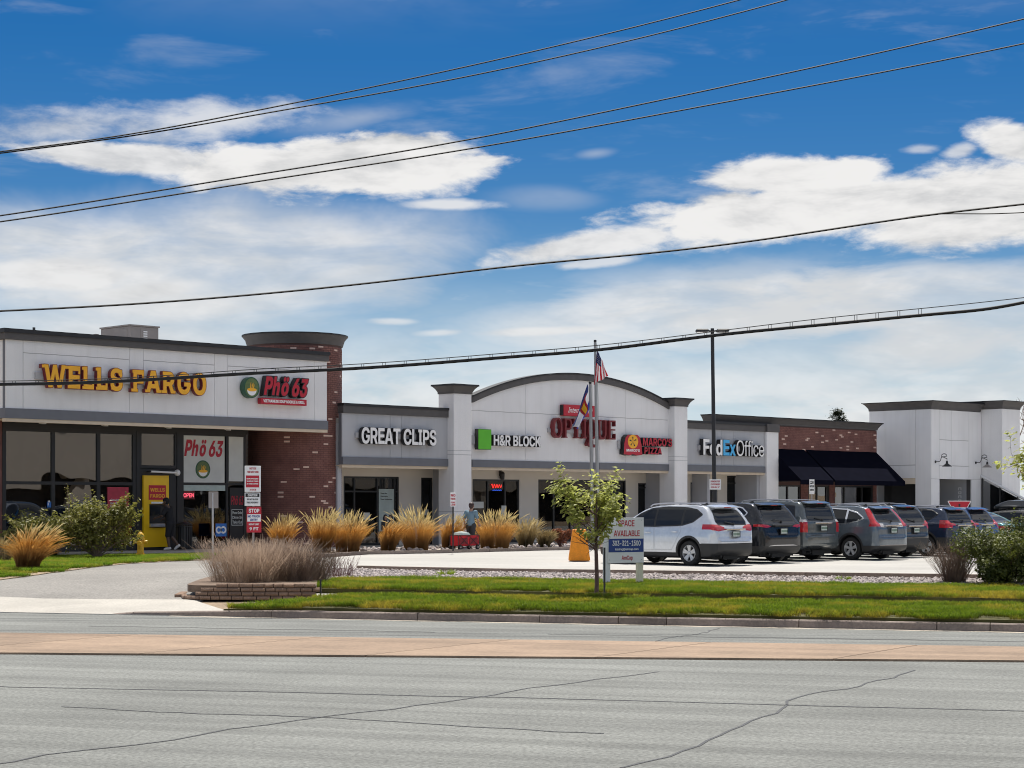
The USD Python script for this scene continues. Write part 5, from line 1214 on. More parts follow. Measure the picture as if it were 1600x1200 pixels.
def car(name, label, x, y, p):
    """x: centre of the car, y: its rear axle. p: proportions, outlines, colours."""
    T = thing(name, label, p.get('cat', 'car'), (x, y, .012), p.get('rz', 0), 'cars parked nose-in along the lot')
    Wd, wb, r = p['w'] / 2, p['wb'], p['r']
    top = spl(p['top'], 5); outline = [tuple(q) for q in top] + p['under']
    A_ = ex_x(ccw(outline), -Wd - .1, Wd + .1)
    h = max(q[1] for q in p['top']); zb_ = p['belt']
    half = [(Wd * .93, .22), (Wd * .985, .42), (Wd, .62), (Wd * .995, .80), (Wd * .965, zb_), (Wd * (.965 - p['tumble'] * .35), zb_ + (h - zb_) * .35), (Wd * (.955 - p['tumble']), zb_ + (h - zb_) * .80), (Wd * (.90 - p['tumble']), h - .025), (Wd * (.78 - p['tumble']), h + .02), (Wd * .3, h + .06)]
    B_ = ex_y(ccw(half + [(-a, b) for a, b in half[::-1]]), -3, 6)
    yr, yf = -p['ro'] - .02, wb + p['fo'] + .02
    q = p.get('rr', .22); pl_ = [(Wd + .02, yr + q * 1.6), (Wd * .97, yr + q * .75), (Wd * .82, yr + q * .2), (Wd * .5, yr), (0, yr - .01)]
    fr_ = [(Wd + .02, yf - .95), (Wd * .95, yf - .5), (Wd * .75, yf - .18), (Wd * .4, yf - .02), (0, yf)]
    half_r = pl_[::-1] + fr_; C_ = ex_z(ccw(half_r + [(-a, b) for a, b in half_r[::-1]]), 0, 3)
    body = (A_ ^ B_ ^ C_).refine_to_length(.085)
    tm = as_tm(body); tm.merge_vertices(); trimesh.smoothing.filter_taubin(tm, lamb=.5, nu=.52, iterations=9)
    body = mf(tm)
    # wheel arches
    for yw in (0, wb):
        for s in (-1, 1):
            body = body - cylx(yw, r + .01, r + .065, s * (Wd - .32), s * (Wd + .2))
    pieces = []
    def take(prism, nm, m, **k):
        nonlocal body
        got = body ^ prism
        if got.is_empty(): return
        body = body - prism
        pieces.append((nm, got, m, k))
    big = 1.4
    # side windows: black surround first, then the panes
    for s in (-1, 1):
        lo, hi = (.25, big) if s > 0 else (-big, -.25)
        surround = ex_x(buf(p['dlo'], .035), lo, hi); zone = body ^ surround; body = body - surround
        panes = [ccw(list(g.exterior.coords)[:-1]) for g in (lambda u: getattr(u, 'geoms', [u]))(Polygon(p['dlo']).buffer(0).difference(unary_union([LineString([(a, 0), (a + b_, 3)]).buffer(.035) for a, b_ in p['pillars']])))]
        for pn in panes:
            g_ = zone ^ ex_x(pn, lo, hi); zone = zone - ex_x(pn, lo, hi); pieces.append(('side_window', g_, 'car_glass', {}))
        pieces.append(('window_trim', zone, p.get('trim', 'car_trim'), {}))
        for d in p['doors']:
            pr = ex_x(ccw(d), (.5 if s > 0 else -big), (big if s > 0 else -.5)); pin = ex_x(buf(d, -.006), (.5 if s > 0 else -big), (big if s > 0 else -.5))
            g_ = body ^ pin; body = body - pr; pieces.append(('door', g_, p['paint'], {'handle': (s, d)}))
    # rear glass, lamps, windscreen
    rw = p['rear_glass']; yz = (-p['ro'] - .3, p.get('glass_y', .25))
    zone_p = ex_y(ccw(buf(rw, .03)), *yz); zone = body ^ zone_p; body = body - zone_p
    gp = ex_y(ccw(rw), *yz); pieces.append(('rear_window', zone ^ gp, 'car_glass', {})); pieces.append(('rear_trim', zone - gp, 'car_trim', {}))
    for poly, m in p['lamps']:
        for s in (-1, 1):
            pp = ccw([(s * a, b) for a, b in poly]); pr = ex_y(pp, -p['ro'] - .3, p.get('lamp_y', -.45))
            if p.get('lamp_side'): pr = pr ^ ex_x(ccw(p['lamp_side']), -2, 2)
            take(pr, 'tail_light', m)
    take(ex_y(ccw(p['screen']), wb * .5, wb + 1.2) ^ ex_x(ccw([(wb * .52, p['belt'] + .12), (wb + .6, p['belt'] - .02), (wb + .6, h - .04), (wb * .55, h - .04)]), -2, 2), 'windscreen', 'car_glass')
    # lower cladding and bumpers
    if p.get('clad'):
        cp = p['clad']
        lowp = ex_x(ccw([(-p['ro'] - .3, .0), (wb + p['fo'] + .3, .0), (wb + p['fo'] + .3, cp[1]), (wb + r + .2, cp[1]), (wb + r + .1, cp[0]), (r + .1, cp[0]), (-r - .12, cp[2]), (-p['ro'] - .3, cp[2])]), -2, 2)
        rings = Manifold()
        for yw in (0, wb): rings = rings + cylx(yw, r + .01, r + .13, -2, 2, 48) if not rings.is_empty() else cylx(yw, r + .01, r + .13, -2, 2, 48)
        take(lowp + rings if p.get('arch', True) else lowp, 'bumper_cladding', p.get('clad_m', 'car_trim'))
    if p.get('skid'): take(ex_y(ccw(p['skid']), -p['ro'] - .3, -.5), 'skid_plate', p.get('skid_m', 'metal_grey'))
    # tailgate cut
    tg = p.get('gate')
    if tg:
        pr = ex_y(ccw(tg), -p['ro'] - .3, -.25); pin = ex_y(ccw(buf(tg, -.007)), -p['ro'] - .3, -.25)
        g_ = body ^ pin; body = body - pr; pieces.append(('tailgate', g_, p['paint'], {}))
    obj('body', body, p['paint'], T, 35)
    for nm, g_, m, k in pieces:
        if g_.is_empty(): continue
        o = obj(nm, g_, m, T, 35)
        if 'handle' in k:
            s, d = k['handle']; ya = min(a for a, b in d) + .13; zh = p['belt'] - .13 + (.03 if ya < 1 else 0)
            xs_ = Wd * .985
            obj('handle', tube([(s * (xs_ - .02), ya - .01, zh), (s * (xs_ + .03), ya + .03, zh + .005), (s * (xs_ + .03), ya + .17, zh), (s * (xs_ - .02), ya + .21, zh - .005)], .016, 6), p.get('handle', p['paint']), o, 40)
    obj('underbody', [bx(-Wd * .78, Wd * .78, -p['ro'] + .25, wb + p['fo'] - .3, .2, .34), bx(-.3, .3, -p['ro'] + .2, -.3, .17, .32), cyl((-Wd + .2, 0, r), (Wd - .2, 0, r), .05), cyl((-.5, -p['ro'] + .12, .26), (-.5, -p['ro'] + .5, .26), .035), bx(-Wd * .9, Wd * .9, wb - .3, wb + .3, .25, .6), bx(-Wd + .33, Wd - .33, -.4, .4, .3, .7)], 'rubber', T)
    for yw in (0, wb):
        for s in (-1, 1): wheel(T, s * (Wd - .125), yw, r, p.get('rim', r * .66), p.get('spokes', 'double'), s)
    # plate, badge, wiper, mirrors, rails, spoiler, aerial
    yp = -p['ro'] + p.get('plate_in', .03)
    pz = p.get('plate_z', .86)
    pt = obj('licence_plate', bx(-.16, .16, yp - .045, yp - .035, pz - .08, pz + .08), 'plate', T)
    obj('plate_frame', front(sbox(-.175, pz - .095, .175, pz + .095).difference(sbox(-.15, pz - .07, .15, pz + .07)), yp - .052, yp - .046), 'car_trim', pt)
    obj('plate_lettering', [bx(-.12 + .05 * i, -.09 + .05 * i, yp - .048, yp - .0455, pz - .035, pz + .035) for i in range(6)], 'sign_darkgreen', pt)
    if p.get('bar'): z_, m = p['bar']; obj('trim_bar', rbx(-.42, .42, yp - .05, yp + .06, z_ - .025, z_ + .025, .01), m, T)
    zr = p.get('wiper_z')
    if zr: obj('wiper', [tube([(.05, yp + p.get('wiper_in', .10), zr), (-.30, yp + p.get('wiper_in', .10) + .03, zr + .06)], .012, 5), lathe([(0, -.03), (.035, -.03), (.03, .03), (0, .03)], 10, (.05, yp + p.get('wiper_in', .10), zr))], 'car_trim', T)
    for s in (-1, 1):
        ym_2 = wb - .42 if 'mirror_y' not in p else p['mirror_y']
        m_ = rbx(s * (Wd - .02), s * (Wd + .19), ym_2 - .05, ym_2 + .09, p['belt'] + .0, p['belt'] + .15, .035); mo = obj('mirror', m_, p['paint'], T, 50); obj('mirror_arm', rbx(s * (Wd - .10), s * (Wd + .02), ym_2 - .02, ym_2 + .05, p['belt'] - .01, p['belt'] + .05, .01), 'car_trim', mo)
    if p.get('rails'):
        y0_, y1_, xr, zr_ = p['rails']
        for s in (-1, 1): obj('roof_rail', tube([(s * xr, y0_ - .07, zr_ - .05), (s * xr, y0_ + .03, zr_ + .01)] + [(s * xr, y0_ + (y1_ - y0_) * t, zr_ + .01 + .03 * math.sin(math.pi * t)) for t in (.1, .3, .5, .7, .9)] + [(s * xr, y1_, zr_), (s * xr, y1_ + .1, zr_ - .06)], .02, 6), p.get('rail_m', 'steel'), T, 40)
    if p.get('spoiler'):
        ys, zs2, wsp, ln = p['spoiler']
        obj('spoiler', trimesh.convex.convex_hull(np.array([(s * wsp * f, ys + a, zs2 + b) for s in (-1, 1) for f, a, b in ((1, 0, .02), (1, 0, -.03), (.94, -ln, -.035), (.94, -ln, -.055))] + [(0, -ln + ys - .02, zs2 - .03), (0, ys, zs2 + .035)])), p['paint'], T, 30)
        obj('brake_lamp', bx(-.14, .14, ys - ln - .024, ys - ln + .02, zs2 - .052, zs2 - .036), 'lamp_red', T)
    if p.get('fin'): yv, zv = p['fin']; obj('aerial', trimesh.convex.convex_hull(np.array([(-.03, yv, zv), (.03, yv, zv), (-.03, yv + .16, zv - .005), (.03, yv + .16, zv - .005), (0, yv + .02, zv + .07), (0, yv + .07, zv + .06)])), 'car_trim', T)
    return T
def suv(**k):
    """Outline of a mid-size crossover; the keys change it."""
    p = dict(w=1.84, wb=2.66, ro=.93, fo=.98, r=.345, belt=1.03, tumble=.17, paint='paint_silver',
        top=[(-.86, .34), (-.93, .46), (-.935, .66), (-.90, .78), (-.885, .92), (-.85, 1.04), (-.78, 1.14), (-.50, 1.54), (-.40, 1.615), (0, 1.655), (.6, 1.675), (1.2, 1.65), (1.62, 1.58), (2.0, 1.40), (2.48, 1.12), (2.62, 1.07), (3.1, 1.01), (3.42, .90), (3.58, .76), (3.62, .58), (3.56, .34)],
        under=[(3.40, .22), (-.70, .24)],
        dlo=[(2.30, 1.09), (1.85, 1.40), (1.45, 1.55), (.9, 1.595), (.2, 1.575), (-.15, 1.52), (-.36, 1.40), (-.10, 1.22), (.25, 1.13), (1.2, 1.09)], pillars=[(1.28, -.05), (.30, -.05)],
        doors=[[(2.28, .42), (2.36, .70), (2.30, 1.03), (1.27, 1.05), (1.25, .42)], [(1.235, .42), (1.255, 1.05), (.30, 1.07), (.28, .98), (.48, .62), (.62, .42)]],
        rear_glass=[(-.60, 1.14), (.60, 1.14), (.64, 1.22), (.54, 1.50), (.3, 1.53), (-.3, 1.53), (-.54, 1.50), (-.64, 1.22)],
        lamps=[([(.40, .98), (.40, 1.06), (.62, 1.13), (1.0, 1.15), (1.0, 1.06), (.86, .98), (.70, .95)], 'lamp_red')],
        screen=[(-.74, 1.02), (.74, 1.02), (.60, 1.6), (-.60, 1.6)], gate=[(-.66, .66), (.66, .66), (.70, .90), (.69, 1.13), (.58, 1.56), (-.58, 1.56), (-.69, 1.13), (-.70, .90)],
        clad=(.36, .46, .62), plate_z=.87, bar=(1.0, 'chrome'), wiper_z=1.15, rails=(-.15, 1.55, .58, 1.685), spoiler=(-.36, 1.645, .56, .26), fin=(.05, 1.665), spokes='double')
    p.update(k); return p
car('silver_car', 'silver crossover with red tail lamps and black lower bumper, nearest parked car', 40.45, -20.15, suv())
# black large crossover, chrome-lined windows
car('black_car', 'black crossover with chrome-lined side window and silver rear skid plate, next to the silver one', 43.1, -19.75, suv(w=2.0, wb=2.97, ro=.98, fo=.92, r=.375, belt=1.08, tumble=.18, paint='paint_black',
    top=[(-.90, .36), (-.97, .50), (-.985, .72), (-.94, .90), (-.90, 1.10), (-.82, 1.20), (-.55, 1.58), (-.42, 1.68), (.1, 1.725), (.8, 1.74), (1.5, 1.70), (1.95, 1.60), (2.35, 1.42), (2.78, 1.17), (2.95, 1.12), (3.5, 1.04), (3.76, .92), (3.86, .74), (3.88, .56), (3.82, .36)], under=[(3.6, .24), (-.75, .26)],
    dlo=[(2.55, 1.15), (2.10, 1.46), (1.7, 1.61), (1.1, 1.655), (.3, 1.64), (-.1, 1.57), (-.30, 1.44), (-.12, 1.26), (.10, 1.19), (1.2, 1.15)], pillars=[(1.5, -.05), (.42, -.05)], trim='chrome',
    doors=[[(2.55, .42), (2.62, .72), (2.54, 1.10), (1.47, 1.11), (1.45, .42)], [(1.435, .42), (1.455, 1.11), (.42, 1.13), (.40, 1.0), (.55, .66), (.68, .42)]],
    rear_glass=[(-.64, 1.20), (.64, 1.20), (.68, 1.28), (.58, 1.56), (.3, 1.59), (-.3, 1.59), (-.58, 1.56), (-.68, 1.28)], lamps=[([(.50, 1.05), (.62, 1.10), (1.1, 1.13), (1.1, 1.07), (.72, 1.02)], 'lamp_red')], lamp_y=-.62,
    screen=[(-.78, 1.1), (.78, 1.1), (.64, 1.66), (-.64, 1.66)], gate=[(-.7, .80), (.7, .80), (.74, 1.0), (.72, 1.20), (.62, 1.62), (-.62, 1.62), (-.72, 1.20), (-.74, 1.0)],
    clad=(.34, .42, .50), arch=False, skid=[(-.62, .36), (.62, .36), (.70, .50), (.45, .53), (-.45, .53), (-.70, .50)], skid_m='steel', plate_z=.92, bar=(1.08, 'car_trim'), wiper_z=1.2, rails=None, spoiler=(-.38, 1.705, .60, .24), fin=(.1, 1.725), rim=.27, spokes='twin', handle='chrome'))
# boxy grey-green wagon
car('boxy_car', 'boxy grey-green four-wheel-drive wagon with upright tailgate between the black and steel-grey crossovers', 45.75, -19.25, suv(w=1.87, wb=2.79, ro=.98, fo=.82, r=.375, belt=1.12, tumble=.12, paint='paint_greygreen', rr=.16,
    top=[(-.94, .44), (-.985, .56), (-.985, .74), (-.93, .80), (-.91, 1.14), (-.86, 1.24), (-.70, 1.66), (-.60, 1.74), (0, 1.77), (.8, 1.78), (1.5, 1.76), (1.75, 1.70), (2.1, 1.48), (2.5, 1.20), (2.65, 1.16), (3.2, 1.12), (3.5, 1.02), (3.58, .82), (3.6, .6), (3.55, .40)], under=[(3.35, .30), (-.75, .34)],
    dlo=[(2.30, 1.20), (1.95, 1.52), (1.62, 1.66), (1.0, 1.68), (.0, 1.67), (-.48, 1.62), (-.55, 1.22), (.5, 1.19)], pillars=[(1.35, -.04), (.42, -.03), (.30, -.03)],
    doors=[[(2.28, .5), (2.34, .8), (2.30, 1.15), (1.36, 1.15), (1.35, .5)], [(1.335, .5), (1.345, 1.15), (.40, 1.15), (.40, .95), (.60, .66), (.66, .5)]],
    rear_glass=[(-.62, 1.23), (.62, 1.23), (.66, 1.29), (.60, 1.60), (.54, 1.63), (-.54, 1.63), (-.60, 1.60), (-.66, 1.29)], glass_y=-.2, lamps=[([(.72, .86), (.72, 1.16), (1.0, 1.16), (1.0, .86)], 'lamp_red'), ([(.72, 1.165), (.72, 1.24), (1.0, 1.24), (1.0, 1.165)], 'lamp_clear')], lamp_y=-.74,
    screen=[(-.74, 1.16), (.74, 1.16), (.64, 1.7), (-.64, 1.7)], gate=[(-.70, .82), (.70, .82), (.70, 1.22), (.63, 1.68), (-.63, 1.68), (-.70, 1.22)],
    clad=(.42, .5, .44), arch=True, clad_m='paint_greygreen', skid=None, plate_z=.98, bar=(1.13, 'chrome'), wiper_z=1.22, wiper_in=.06, rails=(-.3, 1.5, .66, 1.79), spoiler=(-.60, 1.755, .62, .22), fin=None, spokes='single', rim=.22))
# steel-grey crossover with tall lamps
tallamp = [([(.60, 1.02), (.60, 1.10), (.66, 1.16), (.64, 1.30), (.56, 1.56), (.70, 1.56), (1.2, 1.30), (1.2, 1.02)], 'lamp_red'), ([(.42, 1.0), (.42, 1.10), (.595, 1.12), (.595, 1.0)], 'lamp_clear')]
crv = dict(w=1.82, wb=2.62, ro=.97, fo=.94, r=.345, belt=1.02, tumble=.17,
    top=[(-.90, .34), (-.97, .46), (-.975, .64), (-.93, .76), (-.92, .94), (-.88, 1.06), (-.78, 1.18), (-.52, 1.50), (-.44, 1.57), (0, 1.625), (.6, 1.645), (1.1, 1.63), (1.55, 1.55), (1.95, 1.38), (2.42, 1.12), (2.6, 1.06), (3.05, 1.0), (3.36, .9), (3.52, .74), (3.56, .56), (3.50, .34)],
    dlo=[(2.25, 1.08), (1.80, 1.38), (1.4, 1.52), (.85, 1.555), (.25, 1.52), (-.15, 1.42), (-.40, 1.27), (-.22, 1.19), (.2, 1.12), (1.2, 1.075)], pillars=[(1.22, -.05), (.22, -.05)], trim='chrome',
    lamps=tallamp, lamp_y=-.30, lamp_side=[(-1.3, .95), (-.62, .95), (-.68, 1.10), (-.66, 1.2), (-.43, 1.48), (-.37, 1.58), (-1.3, 1.58)], rear_glass=[(-.56, 1.17), (.56, 1.17), (.58, 1.24), (.50, 1.46), (.3, 1.50), (-.3, 1.50), (-.50, 1.46), (-.58, 1.24)], gate=[(-.64, .68), (.64, .68), (.62, .98), (.58, 1.0), (.58, 1.16), (.5, 1.53), (-.5, 1.53), (-.58, 1.16), (-.58, 1.0), (-.62, .98)],
    clad=(.34, .42, .44), arch=True, skid=[(-.55, .34), (.55, .34), (.72, .46), (-.72, .46)], skid_m='metal_grey', spoiler=(-.40, 1.60, .54, .24), rails=(-.1, 1.45, .56, 1.655), fin=(.0, 1.635), bar=(1.04, 'chrome'), wiper_z=1.18, spokes='twin', plate_z=.90)
car('steel_grey_car', 'steel-grey crossover with tall red tail lamps and chrome-lined tapering side windows', 48.05, -20.2, suv(paint='paint_steel', **crv))
fos = dict(w=1.80, top=[(-.86, .34), (-.93, .46), (-.935, .66), (-.90, .78), (-.885, .95), (-.85, 1.06), (-.78, 1.16), (-.58, 1.52), (-.48, 1.61), (0, 1.66), (.6, 1.68), (1.2, 1.66), (1.62, 1.60), (2.0, 1.42), (2.45, 1.12), (2.6, 1.07), (3.1, 1.01), (3.42, .90), (3.56, .76), (3.6, .58), (3.54, .34)],
    lamps=[([(.46, 1.0), (.46, 1.05), (.62, 1.08), (.66, 1.16), (1.0, 1.20), (1.0, .93), (.68, .92), (.64, 1.0)], 'lamp_red')], lamp_y=-.5)
car('charcoal_car', 'charcoal crossover with pale licence plate and red lamps, right of the steel-grey crossover', 50.6, -19.4, suv(paint='paint_charcoal', **fos))
car('navy_car', 'dark navy crossover with roof rails, partly behind the bare twig shrub', 53.15, -19.6, suv(paint='paint_navy', w=1.80, top=[(a, b * (.945 if b > 1.1 else 1)) for a, b in fos['top']], dlo=[(a, 1 + (b - 1) * .9) for a, b in suv()['dlo']], lamps=fos['lamps'], lamp_y=-.5, rails=(-.15, 1.5, .58, 1.60), rear_glass=[(a, b * .97) for a, b in suv()['rear_glass']], spoiler=(-.42, 1.55, .55, .24), fin=(.05, 1.58)))
car('blue_car', 'blue crossover with pale sunlit roof, behind the dense green shrub', 55.75, -18.9, suv(paint='paint_blue', w=1.80, top=[(a, b * (.95 if b > 1.1 else 1)) for a, b in suv()['top']], spoiler=(-.40, 1.555, .55, .24), fin=None, dlo=[(a, 1 + (b - 1) * .9) for a, b in suv()['dlo']], rear_glass=[(a, b * .96) for a, b in suv()['rear_glass']], lamps=fos['lamps'], lamp_y=-.5, rails=None))
sedan = suv(paint='paint_teal', w=1.78, wb=2.65, ro=1.0, fo=.92, r=.32, belt=.93, tumble=.18,
    top=[(-.95, .34), (-1.0, .46), (-1.0, .7), (-.98, .92), (-.80, 1.02), (-.42, 1.05), (.15, 1.30), (.55, 1.42), (1.0, 1.45), (1.4, 1.42), (1.9, 1.22), (2.4, .98), (2.6, .95), (3.1, .90), (3.4, .80), (3.52, .6), (3.5, .34)],
    dlo=[(2.2, 1.0), (1.75, 1.25), (1.35, 1.36), (.95, 1.375), (.55, 1.33), (.15, 1.18), (-.02, 1.03), (1.0, .99)], pillars=[(1.18, -.06)], doors=[[(2.2, .38), (2.28, .66), (2.2, .95), (1.17, .95), (1.15, .38)], [(1.135, .38), (1.155, .95), (.25, .97), (.28, .8), (.5, .5), (.58, .38)]],
    rear_glass=[(-.55, 1.08), (.55, 1.08), (.46, 1.36), (-.46, 1.36)], glass_y=.6, lamps=[([(.45, .78), (.45, .92), (1.0, .94), (1.0, .80)], 'lamp_red')], screen=[(-.7, .95), (.7, .95), (.55, 1.4), (-.55, 1.4)], gate=None, clad=(.3, .34, .36), arch=False, rails=None, spoiler=None, fin=None, wiper_z=None, bar=None, plate_z=.82)
car('teal_car', 'pale teal car whose roof shows above the green shrub', 58.2, -18.6, sedan)
rbcar = car('dark_car', 'dark car under a roof box at the right edge', 60.9, -18.9, suv(paint='paint_charcoal', w=1.80, lamps=fos['lamps'], lamp_y=-.5, top=[(a, b * (.88 if b > 1.1 else 1)) for a, b in suv()['top']], dlo=[(a, 1 + (b - 1) * .68) for a, b in suv()['dlo']], rear_glass=[(a, 1.14 + (b - 1.14) * .6) for a, b in suv()['rear_glass']], rails=None, spoiler=None, fin=None, gate=None))
T = thing('roof_box', 'glossy dark roof box on the last car at the right edge', 'roof box', (60.9, -18.4, 1.50))
prof = spl([(-.75, .06), (-.70, .26), (-.3, .36), (.4, .36), (.9, .24), (1.15, .06)], 5)
rbx_ = (ex_x(ccw([tuple(q) for q in prof]), -.45, .45) ^ ex_y(ccw([(-.42, .0), (-.45, .12), (-.36, .34), (0, .38), (.36, .34), (.45, .12), (.42, .0)]), -2, 2)).refine_to_length(.07)
tm = as_tm(rbx_); tm.merge_vertices(); trimesh.smoothing.filter_taubin(tm, iterations=8)
obj('shell', tm, 'paint_charcoal', T, 40); obj('mount', [bx(-.4, .4, a, a + .06, -.02, .07) for a in (-.3, .6)], 'car_trim', T)
# ------------------------------------------------------------------ planting
def ribbons(P, Wd, seed=0, twist=None):
    """Blades: P (n, k, 3) centre lines, Wd (n, k) widths -> one mesh of flat strips."""
    n, k, _ = P.shape; r = np.random.default_rng(seed)
    t = P[:, -1] - P[:, 0]; a = r.uniform(0, 2 * np.pi, n) if twist is None else twist
    side_ = np.stack([np.cos(a), np.sin(a), np.zeros(n)], 1)
    side_ -= t * (np.einsum('ij,ij->i', side_, t) / (np.einsum('ij,ij->i', t, t) + 1e-9))[:, None]; side_ /= np.linalg.norm(side_, axis=1, keepdims=True) + 1e-9
    L, R = P - side_[:, None] * Wd[..., None] / 2, P + side_[:, None] * Wd[..., None] / 2
    v = np.stack([L, R], 2).reshape(-1, 3)
    b = (np.arange(n) * k * 2)[:, None] + (np.arange(k - 1) * 2)[None]
    f = np.concatenate([np.stack([b, b + 1, b + 3], -1).reshape(-1, 3), np.stack([b, b + 3, b + 2], -1).reshape(-1, 3)])
    return trimesh.Trimesh(v, f, process=False)
def leaves(C, N, size, seed, aspect=1.7):
    """Leaf-shaped faces (four triangles, folded along the rib) at C, facing about N."""
    r = np.random.default_rng(seed); n = len(C)
    N = N + r.normal(0, .55, (n, 3)); N /= np.linalg.norm(N, axis=1, keepdims=True) + 1e-9
    T_ = np.cross(N, r.normal(0, 1, (n, 3))); T_ /= np.linalg.norm(T_, axis=1, keepdims=True) + 1e-9; B_ = np.cross(N, T_)
    s = size * r.uniform(.6, 1.25, n)[:, None]
    v = np.stack([C - T_ * s * aspect / 2, C + B_ * s / 2 + N * s * .12, C + T_ * s * aspect / 2, C - B_ * s / 2 + N * s * .12], 1).reshape(-1, 3)
    o = np.arange(n)[:, None] * 4
    return trimesh.Trimesh(v, np.concatenate([o + [0, 1, 2], o + [0, 2, 3]]), process=False)
def blades(n, h, r0, spread, seed, w=.0085, k=6, lean_pow=1.0):
    r = np.random.default_rng(seed); a = r.uniform(0, 2 * np.pi, n); rad = r0 * np.sqrt(r.random(n))
    L = h * r.uniform(.62, 1.08, n); out = spread * r.random(n) ** lean_pow
    aa = a + r.normal(0, .5, n); t = np.linspace(0, 1, k)
    hor = rad[:, None] + (out * L)[:, None] * t[None] ** 1.7; zz = L[:, None] * (t[None] - (.50 * out ** 1.2)[:, None] * t[None] ** 2.6)
    bend = r.normal(0, .10, (n, 1)) * t[None] ** 2 * L[:, None]
    P = np.stack([np.cos(aa)[:, None] * hor + bend, np.sin(aa)[:, None] * hor - bend * .6, zz], -1)
    P[..., 0] += (np.cos(a) * rad - np.cos(aa) * rad)[:, None]; P[..., 1] += (np.sin(a) * rad - np.sin(aa) * rad)[:, None]
    return P, w * r.uniform(.6, 1.3, n)[:, None] * np.array([1.0] + [1.0 - .75 * q ** 2 for q in t[1:]])[None]
def clump(name, label, cat, loc, h, r0, spread, seed, m='plume_orange', n=620, group='ornamental grass clumps', pl=130):
    T = thing(name, label, cat, loc, 0, group); r0 *= 1.5; n = int(n * 1.25)
    ln_ = np.array([1, -1, 0]) * np.random.default_rng(seed + 50).uniform(-.05, .26)
    P, w_ = blades(n, h * .80, r0, spread, seed); P = P + ln_ * (np.maximum(P[..., 2:], 0) / h) ** 1.6; obj('blades', ribbons(P, w_, seed), m, T)
    P, w_ = blades(pl, h * 1.04, r0 * .9, spread * .85, seed + 1, .009); P = P + ln_ * (np.maximum(P[..., 2:], 0) / h) ** 1.6
    st = ribbons(P, w_ * .7, seed + 1)
    e, d = P[:, -1], P[:, -1] - P[:, -2]; d /= np.linalg.norm(d, axis=1, keepdims=True)
    t = np.linspace(-.24, .10, 5); Q = e[:, None] + d[:, None] * (t[None, :, None]); Q[..., 2] -= .10 * (t[None] + .24) ** 2 * 4
    wd = np.tile(np.array([.006, .026, .032, .022, .004]), (len(e), 1))
    obj('plumes', [st, ribbons(Q, wd, seed + 2), ribbons(Q, wd, seed + 3)], m, T)
    return T
def on_strip(px, y=-4.55): return (FX(px, y), y, .10)
clump('feather_grass', 'large orange feather grass clump in the bank lawn at the left edge', 'ornamental grass', G0(43, 889, .04), 1.12, .20, .70, 1, n=1300, pl=200)
clump('feather_grass', 'short dark straw grass clump at the far left edge behind the orange clump', 'ornamental grass', G0(2, 878, .04), .75, .16, .7, 9, 'plume_pale', 300, pl=70)
for px, y, h, r0, sp, sd, m, lab in (
    (440, -4.1, 1.18, .15, .42, 11, 'plume_orange', 'orange feather grass clump before the brick tower, behind the dry bush'),
    (503, -4.5, 1.38, .19, .36, 12, 'plume_orange', 'tall upright orange grass clump at the foot of the brick tower'),
    (543, -4.6, 1.28, .26, .55, 13, 'plume_orange', 'wide orange grass clump between the brick tower and the salon door'),
    (606, -4.7, .92, .17, .40, 14, 'plume_orange', 'low rounded orange grass clump below the salon poster'),
    (650, -4.6, 1.46, .28, .62, 15, 'plume_orange', 'tall spreading grass clump with silvery stalks before the narrow salon window'),
    (701, -4.3, 1.12, .16, .34, 16, 'plume_orange', 'narrow orange grass clump behind the red cart and the no-parking sign'),
    (773, -4.6, 1.34, .34, .55, 17, 'plume_orange', 'widest golden grass clump right of the walking person'),
    (821, -4.4, 1.05, .17, .50, 18, 'plume_pale', 'pale straw grass clump right of the widest golden clump'),
    (850, -4.7, .62, .14, .60, 19, 'plume_pale', 'small pale grass tuft left of the rust-coloured shrub')):
    clump('feather_grass', lab, 'ornamental grass', on_strip(px, y), h, r0, sp, sd, m, n=int(900 + 1500 * r0), pl=int(110 + 300 * r0))
def branchy(base, tips, r0, r1, seed, k=5, wob=.04):
    """Stems from a base point to many tips."""
    r = np.random.default_rng(seed); out = []
    for e in tips:
        t = np.linspace(0, 1, k)[:, None]; mid = np.array([e[0] * .25, e[1] * .25, e[2] * .55])
        P = base + (1 - t) ** 2 * np.zeros(3) + 2 * t * (1 - t) * mid + t ** 2 * e + r.normal(0, wob, (k, 3)) * t * (1 - t) * 3
        out.append(tube(P, np.linspace(r0, r1, k), 4, False))
    return out
